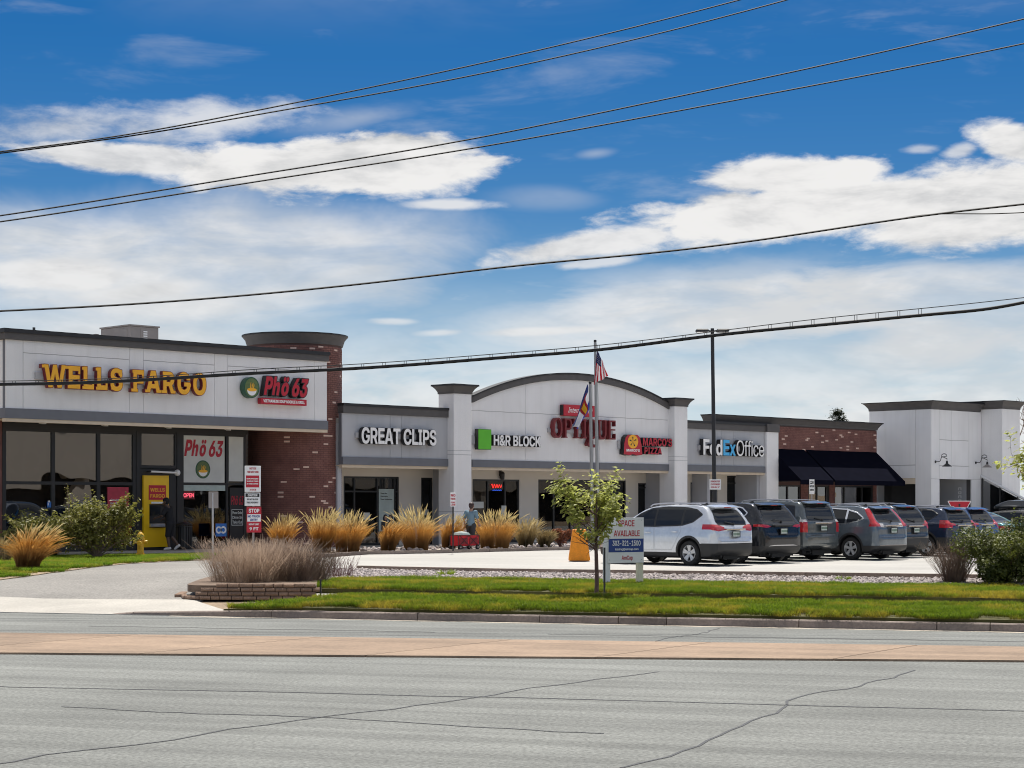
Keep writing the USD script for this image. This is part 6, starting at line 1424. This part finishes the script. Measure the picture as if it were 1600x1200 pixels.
def shrub(name, label, loc, rx, ry, h, n, size, leaf, stem, seed, lumps=9, group=None, low=.0, fill=.5, cat='shrub', nst=60, sr=.012, sprigs=0, zlo=.25):
    r = np.random.default_rng(seed); T = thing(name, label, cat, loc, 0, group)
    L = [(r.uniform(-.62, .62) * rx, r.uniform(-.62, .62) * ry, h * r.uniform(low + zlo, .80), r.uniform(.28, .46)) for _ in range(lumps)] + [(0, 0, h * .5, .55)]
    C, N = [], []
    per = n // len(L)
    for a, b, c, s in L:
        d = r.normal(0, 1, (per, 3)); d /= np.linalg.norm(d, axis=1, keepdims=True); rad = (fill + (1 - fill) * r.random(per)) ** .6 * (1 + .18 * np.sin(d[:, 0] * 7 + a * 9) * np.cos(d[:, 2] * 6 + b * 5))
        p = np.array([a, b, c]) + d * rad[:, None] * np.array([rx, ry, h * .62]) * s; C.append(p); N.append(d + [0, 0, .5])
    C, N = np.vstack(C), np.vstack(N); ok = (C[:, 2] > h * low + .02) & (C[:, 2] < h * 1.06); C, N = C[ok], N[ok]
    if sprigs:      # loose shoots that break the outline
        k0 = r.integers(0, len(C), sprigs)
        for q in k0:
            b0 = C[q]; d = b0 * [1, 1, .3] + [0, 0, h * .5]; d /= np.linalg.norm(d); ln = r.uniform(.15, .5); t = np.linspace(0, 1, 14)[:, None]
            C = np.vstack([C, b0 + d * t * ln + r.normal(0, .03, (14, 3))]); N = np.vstack([N, np.tile(d + [0, 0, .3], (14, 1))])
    obj('foliage', leaves(C, N, size, seed), leaf, T)
    ti = C[r.integers(0, len(C), nst)] * [1, 1, .95]
    obj('stems', branchy(np.zeros(3), ti, sr, sr * .35, seed), stem, T)
    return T, C
shrub('green_shrub', 'broad yellow-green leafy shrub before the bank window, left one', flat(66, 871.5, .05), 1.35, .8, 1.4, 4200, .062, 'leaf_shrub', 'twig', 3, 16, 'leafy shrubs before the bank windows', fill=.1, nst=140, sprigs=110)
T_, _ = shrub('green_shrub', 'larger yellow-green leafy shrub before the bank poster, with one tall sprig', flat(150, 872, .05), 1.75, .9, 1.8, 6600, .064, 'leaf_shrub', 'twig', 4, 22, 'leafy shrubs before the bank windows', fill=.1, nst=220, sprigs=190)
r = np.random.default_rng(8); sp = np.array([[-1.05 * 1 + .08 * math.sin(t * 3), 0, 1.2 + t] for t in np.linspace(0, 1.05, 50)]) + r.normal(0, .05, (50, 3))
obj('foliage', leaves(sp, np.tile([0, -.4, 1.0], (50, 1)), .06, 5), 'leaf_shrub', T_); obj('stems', tube([(-.5, 0, .3), (-.95, 0, 1.2), (-1.0, 0, 2.2)], .01, 4), 'twig', T_)
# dry bush in the walled bed
def drybush(name, label, loc, rx, ry, h, n, seed, m, w=.0085, group=None):
    r = np.random.default_rng(seed); T = thing(name, label, 'shrub', loc, 0, group)
    b = np.stack([r.uniform(-.75, .75, n) * rx, r.uniform(-.7, .7, n) * ry, np.zeros(n)], 1); a = r.uniform(0, 2 * np.pi, n); L = h * r.uniform(.55, 1.12, n)
    outw = np.stack([b[:, 0] / rx * .42 + r.normal(0, .22, n), b[:, 1] / ry * .42 + r.normal(0, .22, n), np.ones(n)], 1)
    t = np.linspace(0, 1, 5); P = b[:, None] + outw[:, None] * (L[:, None] * t[None])[..., None]; P[..., :2] += r.normal(0, .05, (n, 1, 2)) * (t ** 2)[None, :, None]; P[..., 2] = L[:, None] * (t - .12 * t ** 2)[None]
    obj('stems', ribbons(P, w * r.uniform(.6, 1.3, n)[:, None] * np.array([1, .9, .75, .6, .35])[None], seed), m, T)
    q = r.integers(0, n, n); f = r.uniform(.5, .95, n); s0 = P[q, 2] + (P[q, 4] - P[q, 2]) * ((f - .5) * 2)[:, None]
    d = r.normal(0, .07, (n, 3)) + [0, 0, .10]; Q = s0[:, None] + d[:, None] * np.linspace(0, 1, 3)[None, :, None]
    obj('twigs', ribbons(Q, np.tile([.006, .007, .003], (n, 1)), seed + 1), m, T, kind='stuff')
    return T
bz = float(Z(*G0(420, 912)[:2]))
drybush('dry_bush', 'large dry grey-brown bush filling the block-walled bed', (*G0(400, 922)[:2], bz + .11), 1.12, .85, 1.0, 2800, 31, 'dry_lavender', group='dry bushes in the walled bed')
drybush('dry_bush', 'right half of the dry bushes, beside the lawn end of the block wall', (*G0(468, 919)[:2], bz + .11), .65, .7, .80, 1300, 32, 'twig', group='dry bushes in the walled bed')
drybush('twig_shrub', 'thin reddish twigs between the dry bush and the gravel', (*G0(528, 905)[:2], 0), .45, .3, .48, 150, 33, 'twig_red', .009)
# block wall, course by course
top_line = LineString([tuple(G0(*q)[:2]) for q in plant_px])
bed = Polygon(list(top_line.coords) + pl((345, 898), (430, 893), (508, 893)))
wallT = thing('block_wall', 'low curved retaining wall of tan concrete blocks by the driveway', 'wall', tuple(top_line.interpolate(.4, True).coords[0]) + (float(Z(*top_line.interpolate(.4, True).coords[0])),))
wb0 = np.array(wallT.GetAttribute('xformOp:translate').Get())
rbk = np.random.default_rng(17); Ltot = top_line.length; HBk = .086
for j in range(4):
    d = -.0 + (.13 if j % 2 else 0); lim = [Ltot, top_line.project(Point(*G0(298, 938)[:2])), top_line.project(Point(*G0(322, 938.5)[:2])), top_line.project(Point(*G0(343, 938.5)[:2]))][j]
    while d < lim - .1:
        ln = rbk.choice([.20, .25, .29]); e = min(d + ln, Ltot)
        a, b = np.array(top_line.interpolate(d + .004).coords[0]), np.array(top_line.interpolate(e - .004).coords[0]); t = (b - a) / (np.linalg.norm(b - a) + 1e-9); nn = np.array([t[1], -t[0]])
        mid = (a + b) / 2
        if nn @ (np.array(EYE[:2]) - mid) < 0: nn = -nn
        if mid[1] > G0(320, 912)[1] + .0 and False: nn = -nn
        z0 = -.315 + j * HBk; bow = .022 + rbk.normal(0, .006); back = .03 * j
        c8 = []
        for f, sh_ in ((-.02, 0), (.12, 1)):
            pass
        pts_ = []
        for q, s_ in ((a, 1), (b, -1)):
            for z_, in_ in ((z0 + .004, .012), (z0 + .02, 0), (z0 + HBk - .02, 0), (z0 + HBk - .004, .012)):
                pts_.append(np.array([*(q + nn * (bow * .4 - in_ - back) + t * s_ * .006), z_])); pts_.append(np.array([*(q - nn * (.16 + back)), z_]))
        for f in (.3, .7): pts_.append(np.array([*(a + (b - a) * f + nn * (bow - back)), z0 + HBk * rbk.uniform(.35, .65)]))
        obj('block', trimesh.convex.convex_hull(np.array(pts_)), 'block_tan', wallT, shift=wb0)
        d = e
bw_ = bed.buffer(-.12)
struct('bed_soil', sheet(bw_, 0, .6, _flat(bz + .13)), 'mulch')
ws = G0(501, 936.5); obj('end_post', cyl(np.array(ws) - wb0, np.array(ws) + [0, 0, .42] - wb0, .018, 6), 'black_metal', wallT)
# rust-coloured shrub, hedge shrub, bare shrub
shrub('rust_shrub', 'rust-orange low shrub by the shop walk, left of the orange post base', on_strip(874, -4.7), .52, .45, .78, 1500, .05, 'leaf_rust', 'twig_red', 41, 6, fill=.3, nst=40)
shrub('hedge_shrub', 'dense dark green rounded shrub at the right end of the gravel', (*G0(1572, 914)[:2], 0.0), 1.12, .95, 1.38, 19000, .042, 'leaf_hedge', 'twig', 42, 26, fill=.5, nst=60, sprigs=160, zlo=.08)
drybush('bare_shrub', 'bare brown twig shrub left of the dense green shrub', (*G0(1490, 913)[:2], 0.0), .26, .26, .92, 620, 43, 'twig', .010)
# street tree, with stake
def small_tree(name, label, loc, H, cw, ch, seed, n=1500, cat='tree', leaf='leaf_spring', group=None, lz=None):
    r = np.random.default_rng(seed); T = thing(name, label, cat, loc, 0, group)
    zf = H - ch * .98
    tr = np.array([[0, 0, -.05], [.01, 0, zf * .5], [0, .01, zf], [-.02, 0, zf + ch * .35], [.02, .01, zf + ch * .7], [0, 0, H - .1]])
    obj('trunk', tube(tr, [.048, .042, .036, .026, .014, .004], 8), 'bark', T, 60)
    ends, br = [], []
    for k in range(15):
        f = r.uniform(.0, .78); s0 = np.array([0, 0, zf * .93 + ch * f * .8]); a = k * 2.4 + r.normal(0, .3); ln = cw * .52 * (.16 + 2.9 * f - 2.7 * f * f) * r.uniform(.75, 1.15)
        e = s0 + np.array([math.cos(a) * ln, math.sin(a) * ln, ln * r.uniform(.75, 1.25)]) - np.array([1, -1, 0]) * .13 * min(1, f * 2.5 + .5); m_ = (s0 + e) / 2 + [0, 0, -.06 * ln]
        tt = np.linspace(0, 1, 5)[:, None]; P = (1 - tt) ** 2 * s0 + 2 * tt * (1 - tt) * m_ + tt ** 2 * e
        br.append(tube(P, np.linspace(.016, .004, 5), 5, False)); ends += [P[2], P[3], P[4], P[3] + r.normal(0, .08, 3)]
        for _ in range(3):
            p0 = P[r.integers(2, 5)]; e2 = p0 + r.normal(0, .17, 3) + [0, 0, .08]; br.append(tube([p0, (p0 + e2) / 2 + r.normal(0, .02, 3), e2], [.006, .004, .002], 4, False)); ends.append(e2)
    obj('branches', br, 'bark', T)
    ends = np.array(ends + [tr[-1], tr[-1] + [0, 0, .08], tr[-2], tr[-1] - [0, 0, .2]]); ci = r.integers(0, len(ends), n)
    C = ends[ci] + r.normal(0, .075, (n, 3)) * [1.1, 1.1, .9]
    C = C[C[:, 2] > zf + ch * (.04 + .42 * np.hypot(C[:, 0], C[:, 1]) / (cw / 2))]
    obj('crown', leaves(C, C - np.array([0, 0, zf + ch * .3]) + [0, 0, .8], .075, seed, 1.5), leaf, T)
    return T
tp_ = np.array(G0(932, 940)); dT = (tp_ - np.array(EYE)) @ np.array([1 / S2, 1 / S2, 0]); sT = FPX / dT
tree = small_tree('young_tree', 'young street tree with sparse yellow-green leaves and thin trunk on the lawn', tp_, (940 - 752) / sT, 104 / sT, 112 / sT, 51, 2700)
solo('tree_stake', tube([np.array(G0(944.5, 938)) + [0, 0, -.05], np.array(G0(944.5, 938)) + [0, 0, 83 / sT]], .022, 6), 'black_metal', 'thin dark stake standing beside the young street tree', 'stake')
dup(tree, 'leafy branches of a second young tree reaching in at the right edge', (*G0(1648, 912)[:2], -.1), 70, 1.3)
# trees behind the roofs
def conifer(loc, H, R, label):
    r = np.random.default_rng(61); T = thing('pine_tree', label, 'tree', loc)
    obj('trunk', tube([(0, 0, 0), (0, 0, H * .95)], [.18, .04], 7), 'bark', T)
    C = []
    for k in range(34):
        z = H * r.uniform(.62, .99); rr_ = R * math.sqrt(max(.02, 1 - ((z / H - .74) / .30) ** 2)); a = r.uniform(0, 6.28); q = rr_ * r.uniform(.3, 1.0)
        C.append(np.array([math.cos(a) * q, math.sin(a) * q, z]) + r.normal(0, .16, (70, 3)) * [1, 1, .8])
    C = np.vstack(C); obj('crown', leaves(C, C - [0, 0, H * .7], .13, 62), 'leaf_pine', T)
conifer(at(1311, 0, 132) * [1, 1, 0], 8.35, .78, 'dark green pine crown above the brick shop roof')
def bare_tree(loc, H, label, seed, spread=.42):
    r = np.random.default_rng(seed); T = thing('bare_tree', label, 'tree', loc); tubes, limbs = [], []
    def grow(p, d, ln, rad, lev):
        e = p + d * ln; m_ = (p + e) / 2 + r.normal(0, ln * .04, 3); (tubes if lev == 0 else limbs).append(tube([p, m_, e], [rad, rad * .85, rad * .65], 5 if lev < 2 else 3, False))
        if lev >= 5: return
        for _ in range(2 if lev < 1 else 3):
            d2 = d + r.normal(0, spread, 3); d2[2] = abs(d2[2]) * .8 + .15; d2 /= np.linalg.norm(d2); grow(e, d2, ln * r.uniform(.62, .82), rad * .6, lev + 1)
    grow(np.zeros(3), np.array([0, 0, 1.0]), H * .30, H * .018, 0)
    obj('trunk', tubes, 'bark', T); obj('crown', limbs, 'twig', T)
    return T
bare_tree(at(655, 0, 112) * [1, 1, 0], 7.6, 'bare twigs of a tree showing just above the salon roof', 71)
bare_tree(at(1621, 0, 100) * [1, 1, 0], 8.4, 'bare tree beyond the tower building at the right edge', 72)
# lawns: blades standing on the turf (nobody could count them)
def lawn_patch(path, seed, n=420, size=.56, hmin=.05, hmax=.13, m='lawn_blade'):
    r = np.random.default_rng(seed); b = np.stack([r.uniform(-size / 2, size / 2, n), r.uniform(-size / 2, size / 2, n), np.zeros(n)], 1); L = r.uniform(hmin, hmax, n)
    d = np.stack([r.normal(0, .38, n), r.normal(0, .38, n), np.ones(n)], 1); t = np.array([0, .55, 1.0]); P = b[:, None] + d[:, None] * (L[:, None] * t[None])[..., None]; P[:, 2, 2] -= .18 * L
    return usdkit.mesh(stage, path, ribbons(P, np.tile([.0085, .007, .002], (n, 1)), seed), M[m])
def scatter(name, polys, zf, step, protos, label, cat, seed, smin, smax, dz=0.0, lift=0.0, upr=True, inset=.05):
    r = np.random.default_rng(seed); pi = UsdGeom.PointInstancer.Define(stage, numbered('/World', name)); path = str(pi.GetPath())
    paths = [p(f'{path}/piece' + (f'_{i:03d}' if i else '')) for i, p in enumerate(protos)]
    pi.CreatePrototypesRel().SetTargets([q.GetPath() for q in paths])
    pos = []
    for poly in polys:
        x0, y0, x1, y1 = poly.bounds; pp = np.array([(x, y) for x in np.arange(x0, x1, step) for y in np.arange(y0, y1, step)]); pp = pp + r.uniform(-.5, .5, pp.shape) * step
        k = (pp - np.array(EYE[:2])); dep = k @ np.array([1, 1]) / S2; lat = k @ np.array([1, -1]) / S2
        pp = pp[(dep > 2) & (np.abs(lat / np.maximum(dep, .1)) < .36)]
        pp = pp[shapely.contains_xy(poly.buffer(-inset), pp[:, 0], pp[:, 1])]; pos.append(np.c_[pp, zf(pp[:, 0], pp[:, 1]) + dz])
    pos = np.vstack(pos); n = len(pos); s = r.uniform(smin, smax, n); a = r.uniform(0, 2 * np.pi, n)
    pi.CreatePositionsAttr(Vt.Vec3fArray.FromNumpy(pos.astype(np.float32))); pi.CreateProtoIndicesAttr(Vt.IntArray.FromNumpy(r.integers(0, len(paths), n).astype(np.int32)))
    pi.CreateScalesAttr(Vt.Vec3fArray.FromNumpy(np.repeat(s[:, None], 3, 1).astype(np.float32)))
    if upr: qs = [Gf.Quath(float(math.cos(q / 2)), 0, 0, float(math.sin(q / 2))) for q in a]
    else:
        q4 = r.normal(0, 1, (n, 4)); q4 /= np.linalg.norm(q4, axis=1, keepdims=True); qs = [Gf.Quath(*map(float, q)) for q in q4]
    pi.CreateOrientationsAttr(Vt.QuathArray(qs))
    tag(pi.GetPrim(), label, cat, None, 'stuff'); return n
mkp = lambda m, s0: [(lambda path, i=i: lawn_patch(path, s0 + i, m=m)) for i in range(3)]
scatter('street_grass', [lawn1, lawn2.difference(bed.buffer(.05))], lambda x, y: np.where(W(x, y) - WK < 2.96, ztop(x, y), ztop2(x, y)), .30, mkp('lawn_blade', 80), 'short green and straw grass of the street lawns on both sides of the sidewalk', 'grass', 81, .75, 1.15, .0, inset=-.03)
scatter('bank_grass', [lawn3], lambda x, y: lawn3z(x, y), .40, mkp('lawn_blade_green', 90), 'green grass of the bank lawn left of the driveway', 'grass', 82, .7, 1.1, inset=.12)
def stone(path, i):
    r = np.random.default_rng(100 + i); m = trimesh.creation.icosphere(1); m.vertices *= r.uniform(.75, 1.2, (len(m.vertices), 1)); m.vertices *= [1, .8, .55]; return usdkit.mesh(stage, path, m, M['gravel_stone'], 50)
scatter('gravel', [gravel], lambda x, y: Z(x, y) + .01, .085, [(lambda path, i=i: stone(path, i)) for i in range(4)], 'grey and pinkish river gravel between the lawn and the lot', 'gravel', 83, .028, .062, .012, upr=False, inset=.02)
scatter('edging_rocks', [strip], _flat(.10), .42, [(lambda path, i=i: stone(path, i + 7)) for i in range(4)], 'scattered pale rocks in the planting strip before the shops', 'rocks', 84, .05, .13, .01, upr=False, inset=.12)
# green weed tufts in the gravel edge
def tuft(px, py, w, h, label, seed):
    T = thing('weed_tuft', label, 'plant', G0(px, py)); P, w_ = blades(170, h, w * .5, .9, seed, .012, 4); obj('blades', ribbons(P, w_, seed), 'lawn_blade_green', T)
tuft(662, 906, .9, .16, 'spreading green grass tuft at the left gravel edge', 91); tuft(697, 901, .34, .2, 'small bright yellow-green weed in the gravel, left part', 92); tuft(1318, 908, .3, .13, 'small yellow-green weed in the gravel before the grey crossover', 93)
# ------------------------------------------------------------------ people and the cart
def chain(parts):
    """Hulls of the spheres at consecutive joints, joined into one surface."""
    out = Manifold()
    for pts in parts:
        sph = [Manifold.sphere(r, 14).translate(list(map(float, p))) for p, r in pts]
        for a, b in zip(sph, sph[1:]):
            h = Manifold.batch_hull([a, b]); out = h if out.is_empty() else out + h
    return out
def soft(m, ln=.022, it=8):
    t = as_tm(m.refine_to_length(ln)); t.merge_vertices(); trimesh.smoothing.filter_taubin(t, lamb=.5, nu=.53, iterations=it); return t
def hand(wr, d, up, s, side_):
    """A half-closed hand at the wrist: palm, four fingers of different lengths, a thumb from the side of the palm."""
    wr, d, up = map(lambda q: np.array(q, float), (wr, d, up)); d /= np.linalg.norm(d); up -= d * (up @ d); up /= np.linalg.norm(up); ac = np.cross(d, up) * side_
    parts = [[(wr, .026 * s), (wr + d * .05 * s + ac * .02 * s, .024 * s), (wr + d * .085 * s + ac * .025 * s, .018 * s)], [(wr, .026 * s), (wr + d * .05 * s - ac * .02 * s, .024 * s), (wr + d * .08 * s - ac * .028 * s, .017 * s)]]
    for k, l in enumerate((.072, .08, .074, .058)):
        b = wr + d * .088 * s + ac * (.033 - .022 * k) * s; c = b + (d * .75 - up * .45) * l * .5 * s; e = c + (d * .25 - up * .9) * l * .5 * s
        parts.append([(b, .0095 * s), (c, .009 * s), (e, .0075 * s)])
    b = wr + d * .03 * s + ac * .036 * s; parts.append([(b, .012 * s), (b + (d * .6 + ac * .8) * .035 * s, .0105 * s), (b + (d * 1.3 + ac * .7 - up * .5) * .05 * s, .008 * s)])
    return parts
def person(label, loc, rz, s, J, shirt, legs, skin, shorts, hair, shirt_len=.86):
    T = thing('person', label, 'person', loc, rz); V = lambda k: np.array(J[k], float) * s; R = lambda r_: r_ * s
    nk, hd, ch, pv = V('neck'), V('head'), V('chest'), V('pelvis')
    fw = np.array(J.get('look', (0, 1, 0)), float); fw /= np.linalg.norm(fw); rt = np.cross(fw, [0, 0, 1.0]); up = np.array([0, 0, 1.0])
    parts = [[(pv, R(.135)), ((pv + ch) / 2, R(.120)), (ch, R(.138)), (nk, R(.062)), (hd - up * R(.05), R(.060))], [(hd + up * R(.02) - fw * R(.015), R(.092)), (hd + up * R(.045), R(.088)), (hd - up * R(.055) + fw * R(.035), R(.055))],
             [(hd + fw * R(.095) + up * R(.0), R(.013)), (hd + fw * R(.112) - up * R(.025), R(.015))]]
    for q in (-1, 1): parts.append([(hd + rt * q * R(.088) + up * R(.015), R(.014)), (hd + rt * q * R(.096) - fw * R(.012) - up * R(.02), R(.012))])
    for sd, q in (('l', -1), ('r', 1)):
        sh, el, wr = V('sh' + sd), V('el' + sd), V('wr' + sd); parts += [[(ch, R(.11)), (sh, R(.062))], [(sh, R(.060)), (el, R(.040)), (wr, R(.027))]]
        parts += hand(wr, wr - el, J.get('palm' + sd, (0, 0, 1)), s, q)
        hp, kn, an, to = V('hp' + sd), V('kn' + sd), V('an' + sd), V('to' + sd); parts += [[(pv, R(.12)), (hp, R(.095)), (kn, R(.058)), ((kn * .6 + an * .4), R(.056)), (an, R(.038))], [(an, R(.038)), (to, R(.030))]]
    obj('body', soft(chain(parts), .014 * s), skin, T, True)
    # clothes
    tp = [[(pv + up * R(.02), R(.158)), ((pv + ch) / 2, R(.142)), (ch, R(.156)), (nk - up * R(.05), R(.075))]]
    for sd in 'lr':
        sh, el = V('sh' + sd), V('el' + sd); tp += [[(ch, R(.128)), (sh, R(.080)), (sh + (el - sh) * .72, R(.070))]]
    top_ = soft(chain(tp), .02, 6); obj('shirt', top_, shirt, T, True)
    lg = []
    for sd in 'lr':
        hp, kn, an = V('hp' + sd), V('kn' + sd), V('an' + sd); lg.append([(pv, R(.148)), (hp, R(.118)), (kn, R(.082 if shorts else .076))] + ([] if shorts else [(an + (kn - an) * .12, R(.060))]))
    obj('shorts' if shorts else 'trousers', soft(chain(lg), .02, 6), legs, T, True)
    for sd in 'lr':
        an, to = V('an' + sd), V('to' + sd); dn = (to - an) / np.linalg.norm(to - an); obj('shoe', soft(chain([[(an - up * R(.02) - dn * R(.02), R(.050)), (an * .4 + to * .6, R(.046)), (to, R(.040))]]), .015, 5), 'shoe_white', T, True)
    hc = [[(hd + up * R(.05) - fw * R(.03), R(.099)), (hd + up * R(.065) + fw * R(.015), R(.088))], [(hd + up * R(.03) - fw * R(.035), R(.096)), (hd - up * R(.03) - fw * R(.04), R(.075))]] + ([[(hd - up * R(.0) - fw * R(.11), R(.05)), (hd - up * R(.05) - fw * R(.13), R(.035))]] if J.get('bun') else [])
    obj('hair', soft(chain(hc), .016, 5), hair, T, True)
    for q in (-1, 1): obj('eye', trimesh.creation.icosphere(1, R(.011)).apply_translation(hd + fw * R(.083) + rt * q * R(.033) + up * R(.012)), 'sign_white', T, True)
    return T
J1 = dict(pelvis=(0, 0, .94), chest=(-.01, .06, 1.28), neck=(-.01, .10, 1.49), head=(-.01, .15, 1.63), shl=(-.20, .09, 1.41), shr=(.19, .05, 1.41), ell=(-.27, .20, 1.16), wrl=(-.17, .42, 1.10), elr=(.27, .06, 1.14), wrr=(.20, .29, 1.06),
          hpl=(-.10, 0, .90), hpr=(.10, -.01, .90), knl=(-.11, .06, .50), knr=(.12, .02, .50), anl=(-.11, .0, .09), anr=(.15, -.24, .17), tol=(-.12, .15, .045), tor=(.15, -.12, .05), look=(0, 1, -.25))
person('person in black shirt and black shorts at the yellow cash machine, one heel raised', (FX(266, .62), .62, .115), 38, 1.02, J1, 'cloth_black', 'cloth_black', 'skin_dark', True, 'cloth_black')
J2 = dict(pelvis=(0, 0, .92), chest=(0, .03, 1.25), neck=(0, .05, 1.45), head=(.01, .08, 1.585), shl=(-.18, .02, 1.37), shr=(.18, .03, 1.37), ell=(-.25, -.08, 1.12), wrl=(-.22, -.02, .90), elr=(.25, .04, 1.10), wrr=(.24, .24, .93),
          hpl=(-.09, 0, .88), hpr=(.09, 0, .88), knl=(-.09, .13, .50), knr=(.09, -.04, .49), anl=(-.09, .18, .09), anr=(.09, -.24, .14), tol=(-.09, .32, .04), tor=(.09, -.12, .04), look=(.15, 1, -.05), bun=True)
PC = np.array([FX(735.5, -4.9), -4.9, .115])
person('person in grey-blue shirt and dark trousers walking behind the red cart', PC, -62, .955, J2, 'cloth_blue', 'cloth_charcoal', 'skin', False, 'hair_dark')
CT = np.array([FX(726, -5.28), -5.28, .105])
T = thing('folding_cart', 'red fabric folding cart with black frame on the planting strip before the walking person', 'cart', CT)
cx_, cy_, z0_, z1_ = .50, .20, .14, .50
obj('fabric', [rbx(-cx_, cx_, -cy_, -cy_ + .015, z0_, z1_, .005), rbx(-cx_, cx_, cy_ - .015, cy_, z0_, z1_, .005), rbx(-cx_, -cx_ + .015, -cy_ + .016, cy_ - .016, z0_, z1_, .005), rbx(cx_ - .015, cx_, -cy_ + .016, cy_ - .016, z0_, z1_, .005), bx(-cx_ + .02, cx_ - .02, -cy_ + .02, cy_ - .02, z0_, z0_ + .02)], 'cart_red', T)
obj('side_pocket', [rbx(a, b, -cy_ - .02, -cy_ - .001, z0_ + .05, z1_ - .10, .006) for a, b in ((-.44, -.04), (.04, .44))], 'cart_red_dark', T)
fr = [tube([(-cx_, s * (cy_ + .02), z1_ + .01), (cx_, s * (cy_ + .02), z1_ + .01)], .014, 6) for s in (-1, 1)] + [tube([(s * (cx_ + .01), -cy_, z1_ + .01), (s * (cx_ + .01), cy_, z1_ + .01)], .014, 6) for s in (-1, 1)] + [tube([(s * (cx_ + .01), q * (cy_ + .015), .10), (s * (cx_ + .01), q * (cy_ + .015), z1_)], .014, 6) for s in (-1, 1) for q in (-1, 1)]
fr += [tube([(a, -cy_ - .026, z0_), (b, -cy_ - .026, z1_)], .010, 5) for a, b in ((-.45, .0), (0, -.45), (.0, .45), (.45, .0))] + [tube([(-cx_, s * cy_, z0_ - .02), (cx_, s * cy_, z0_ - .02)], .013, 6) for s in (-1, 1)]
obj('frame', fr, 'black_metal', T)
for s in (-1, 1):
    for q in (-1, 1): w_ = obj('wheel', tube([(s * (cx_ - .08), q * (cy_ + .02) - .03, .085), (s * (cx_ - .08), q * (cy_ + .02) + .03, .085)], .085, 16), 'rubber', T, 40); obj('hub', tube([(s * (cx_ - .08), q * (cy_ + .02) - .034, .085), (s * (cx_ - .08), q * (cy_ + .02) + .034, .085)], .035, 10), 'metal_grey', w_)
obj('handle', tube([(cx_, 0, .30), (cx_ + .22, .10, .55), (cx_ + .20, .32, .86)], .013, 6), 'black_metal', T)
tag(obj('folded_blanket', trimesh.convex.convex_hull(np.array([(x, y, z) for x, y, z in ((-.40, -.2, .5), (.12, -.2, .5), (-.40, .2, .5), (.12, .2, .5), (-.34, -.15, .61), (.05, -.15, .60), (-.34, .15, .61), (.05, .15, .60), (-.15, 0, .64))]) + CT), 'poster_pale'), 'pale greenish bundle lying in the red folding cart', 'bundle')
# slatted litter bin by the restaurant
T = thing('litter_bin', 'dark slatted litter bin beside the person at the cash machine', 'litter bin', (FX(287.5, .75), .75, .115))
for k in range(18):
    a = 2 * math.pi * k / 18; obj('slat', bx(-.02, .02, -.012, .012, .06, .86).apply_transform(trimesh.transformations.rotation_matrix(a + math.pi / 2, [0, 0, 1])).apply_translation([.27 * math.cos(a), .27 * math.sin(a), 0]), 'pole_dark', T)
obj('liner', lathe([(0, .03), (.245, .03), (.245, .84), (.2, .84), (.2, .1), (0, .1)], 18), 'black_metal', T, 40); obj('ring', [lathe([(.255, z), (.29, z), (.29, z + .03), (.255, z + .03), (.255, z)], 24) for z in (.10, .80)], 'black_metal', T, 40); obj('lid', lathe([(0, .98), (.12, .97), (.28, .90), (.30, .87), (.12, .89), (.12, .93), (0, .93)], 24), 'black_metal', T, 40)
# table of jars and stools seen inside the restaurant window
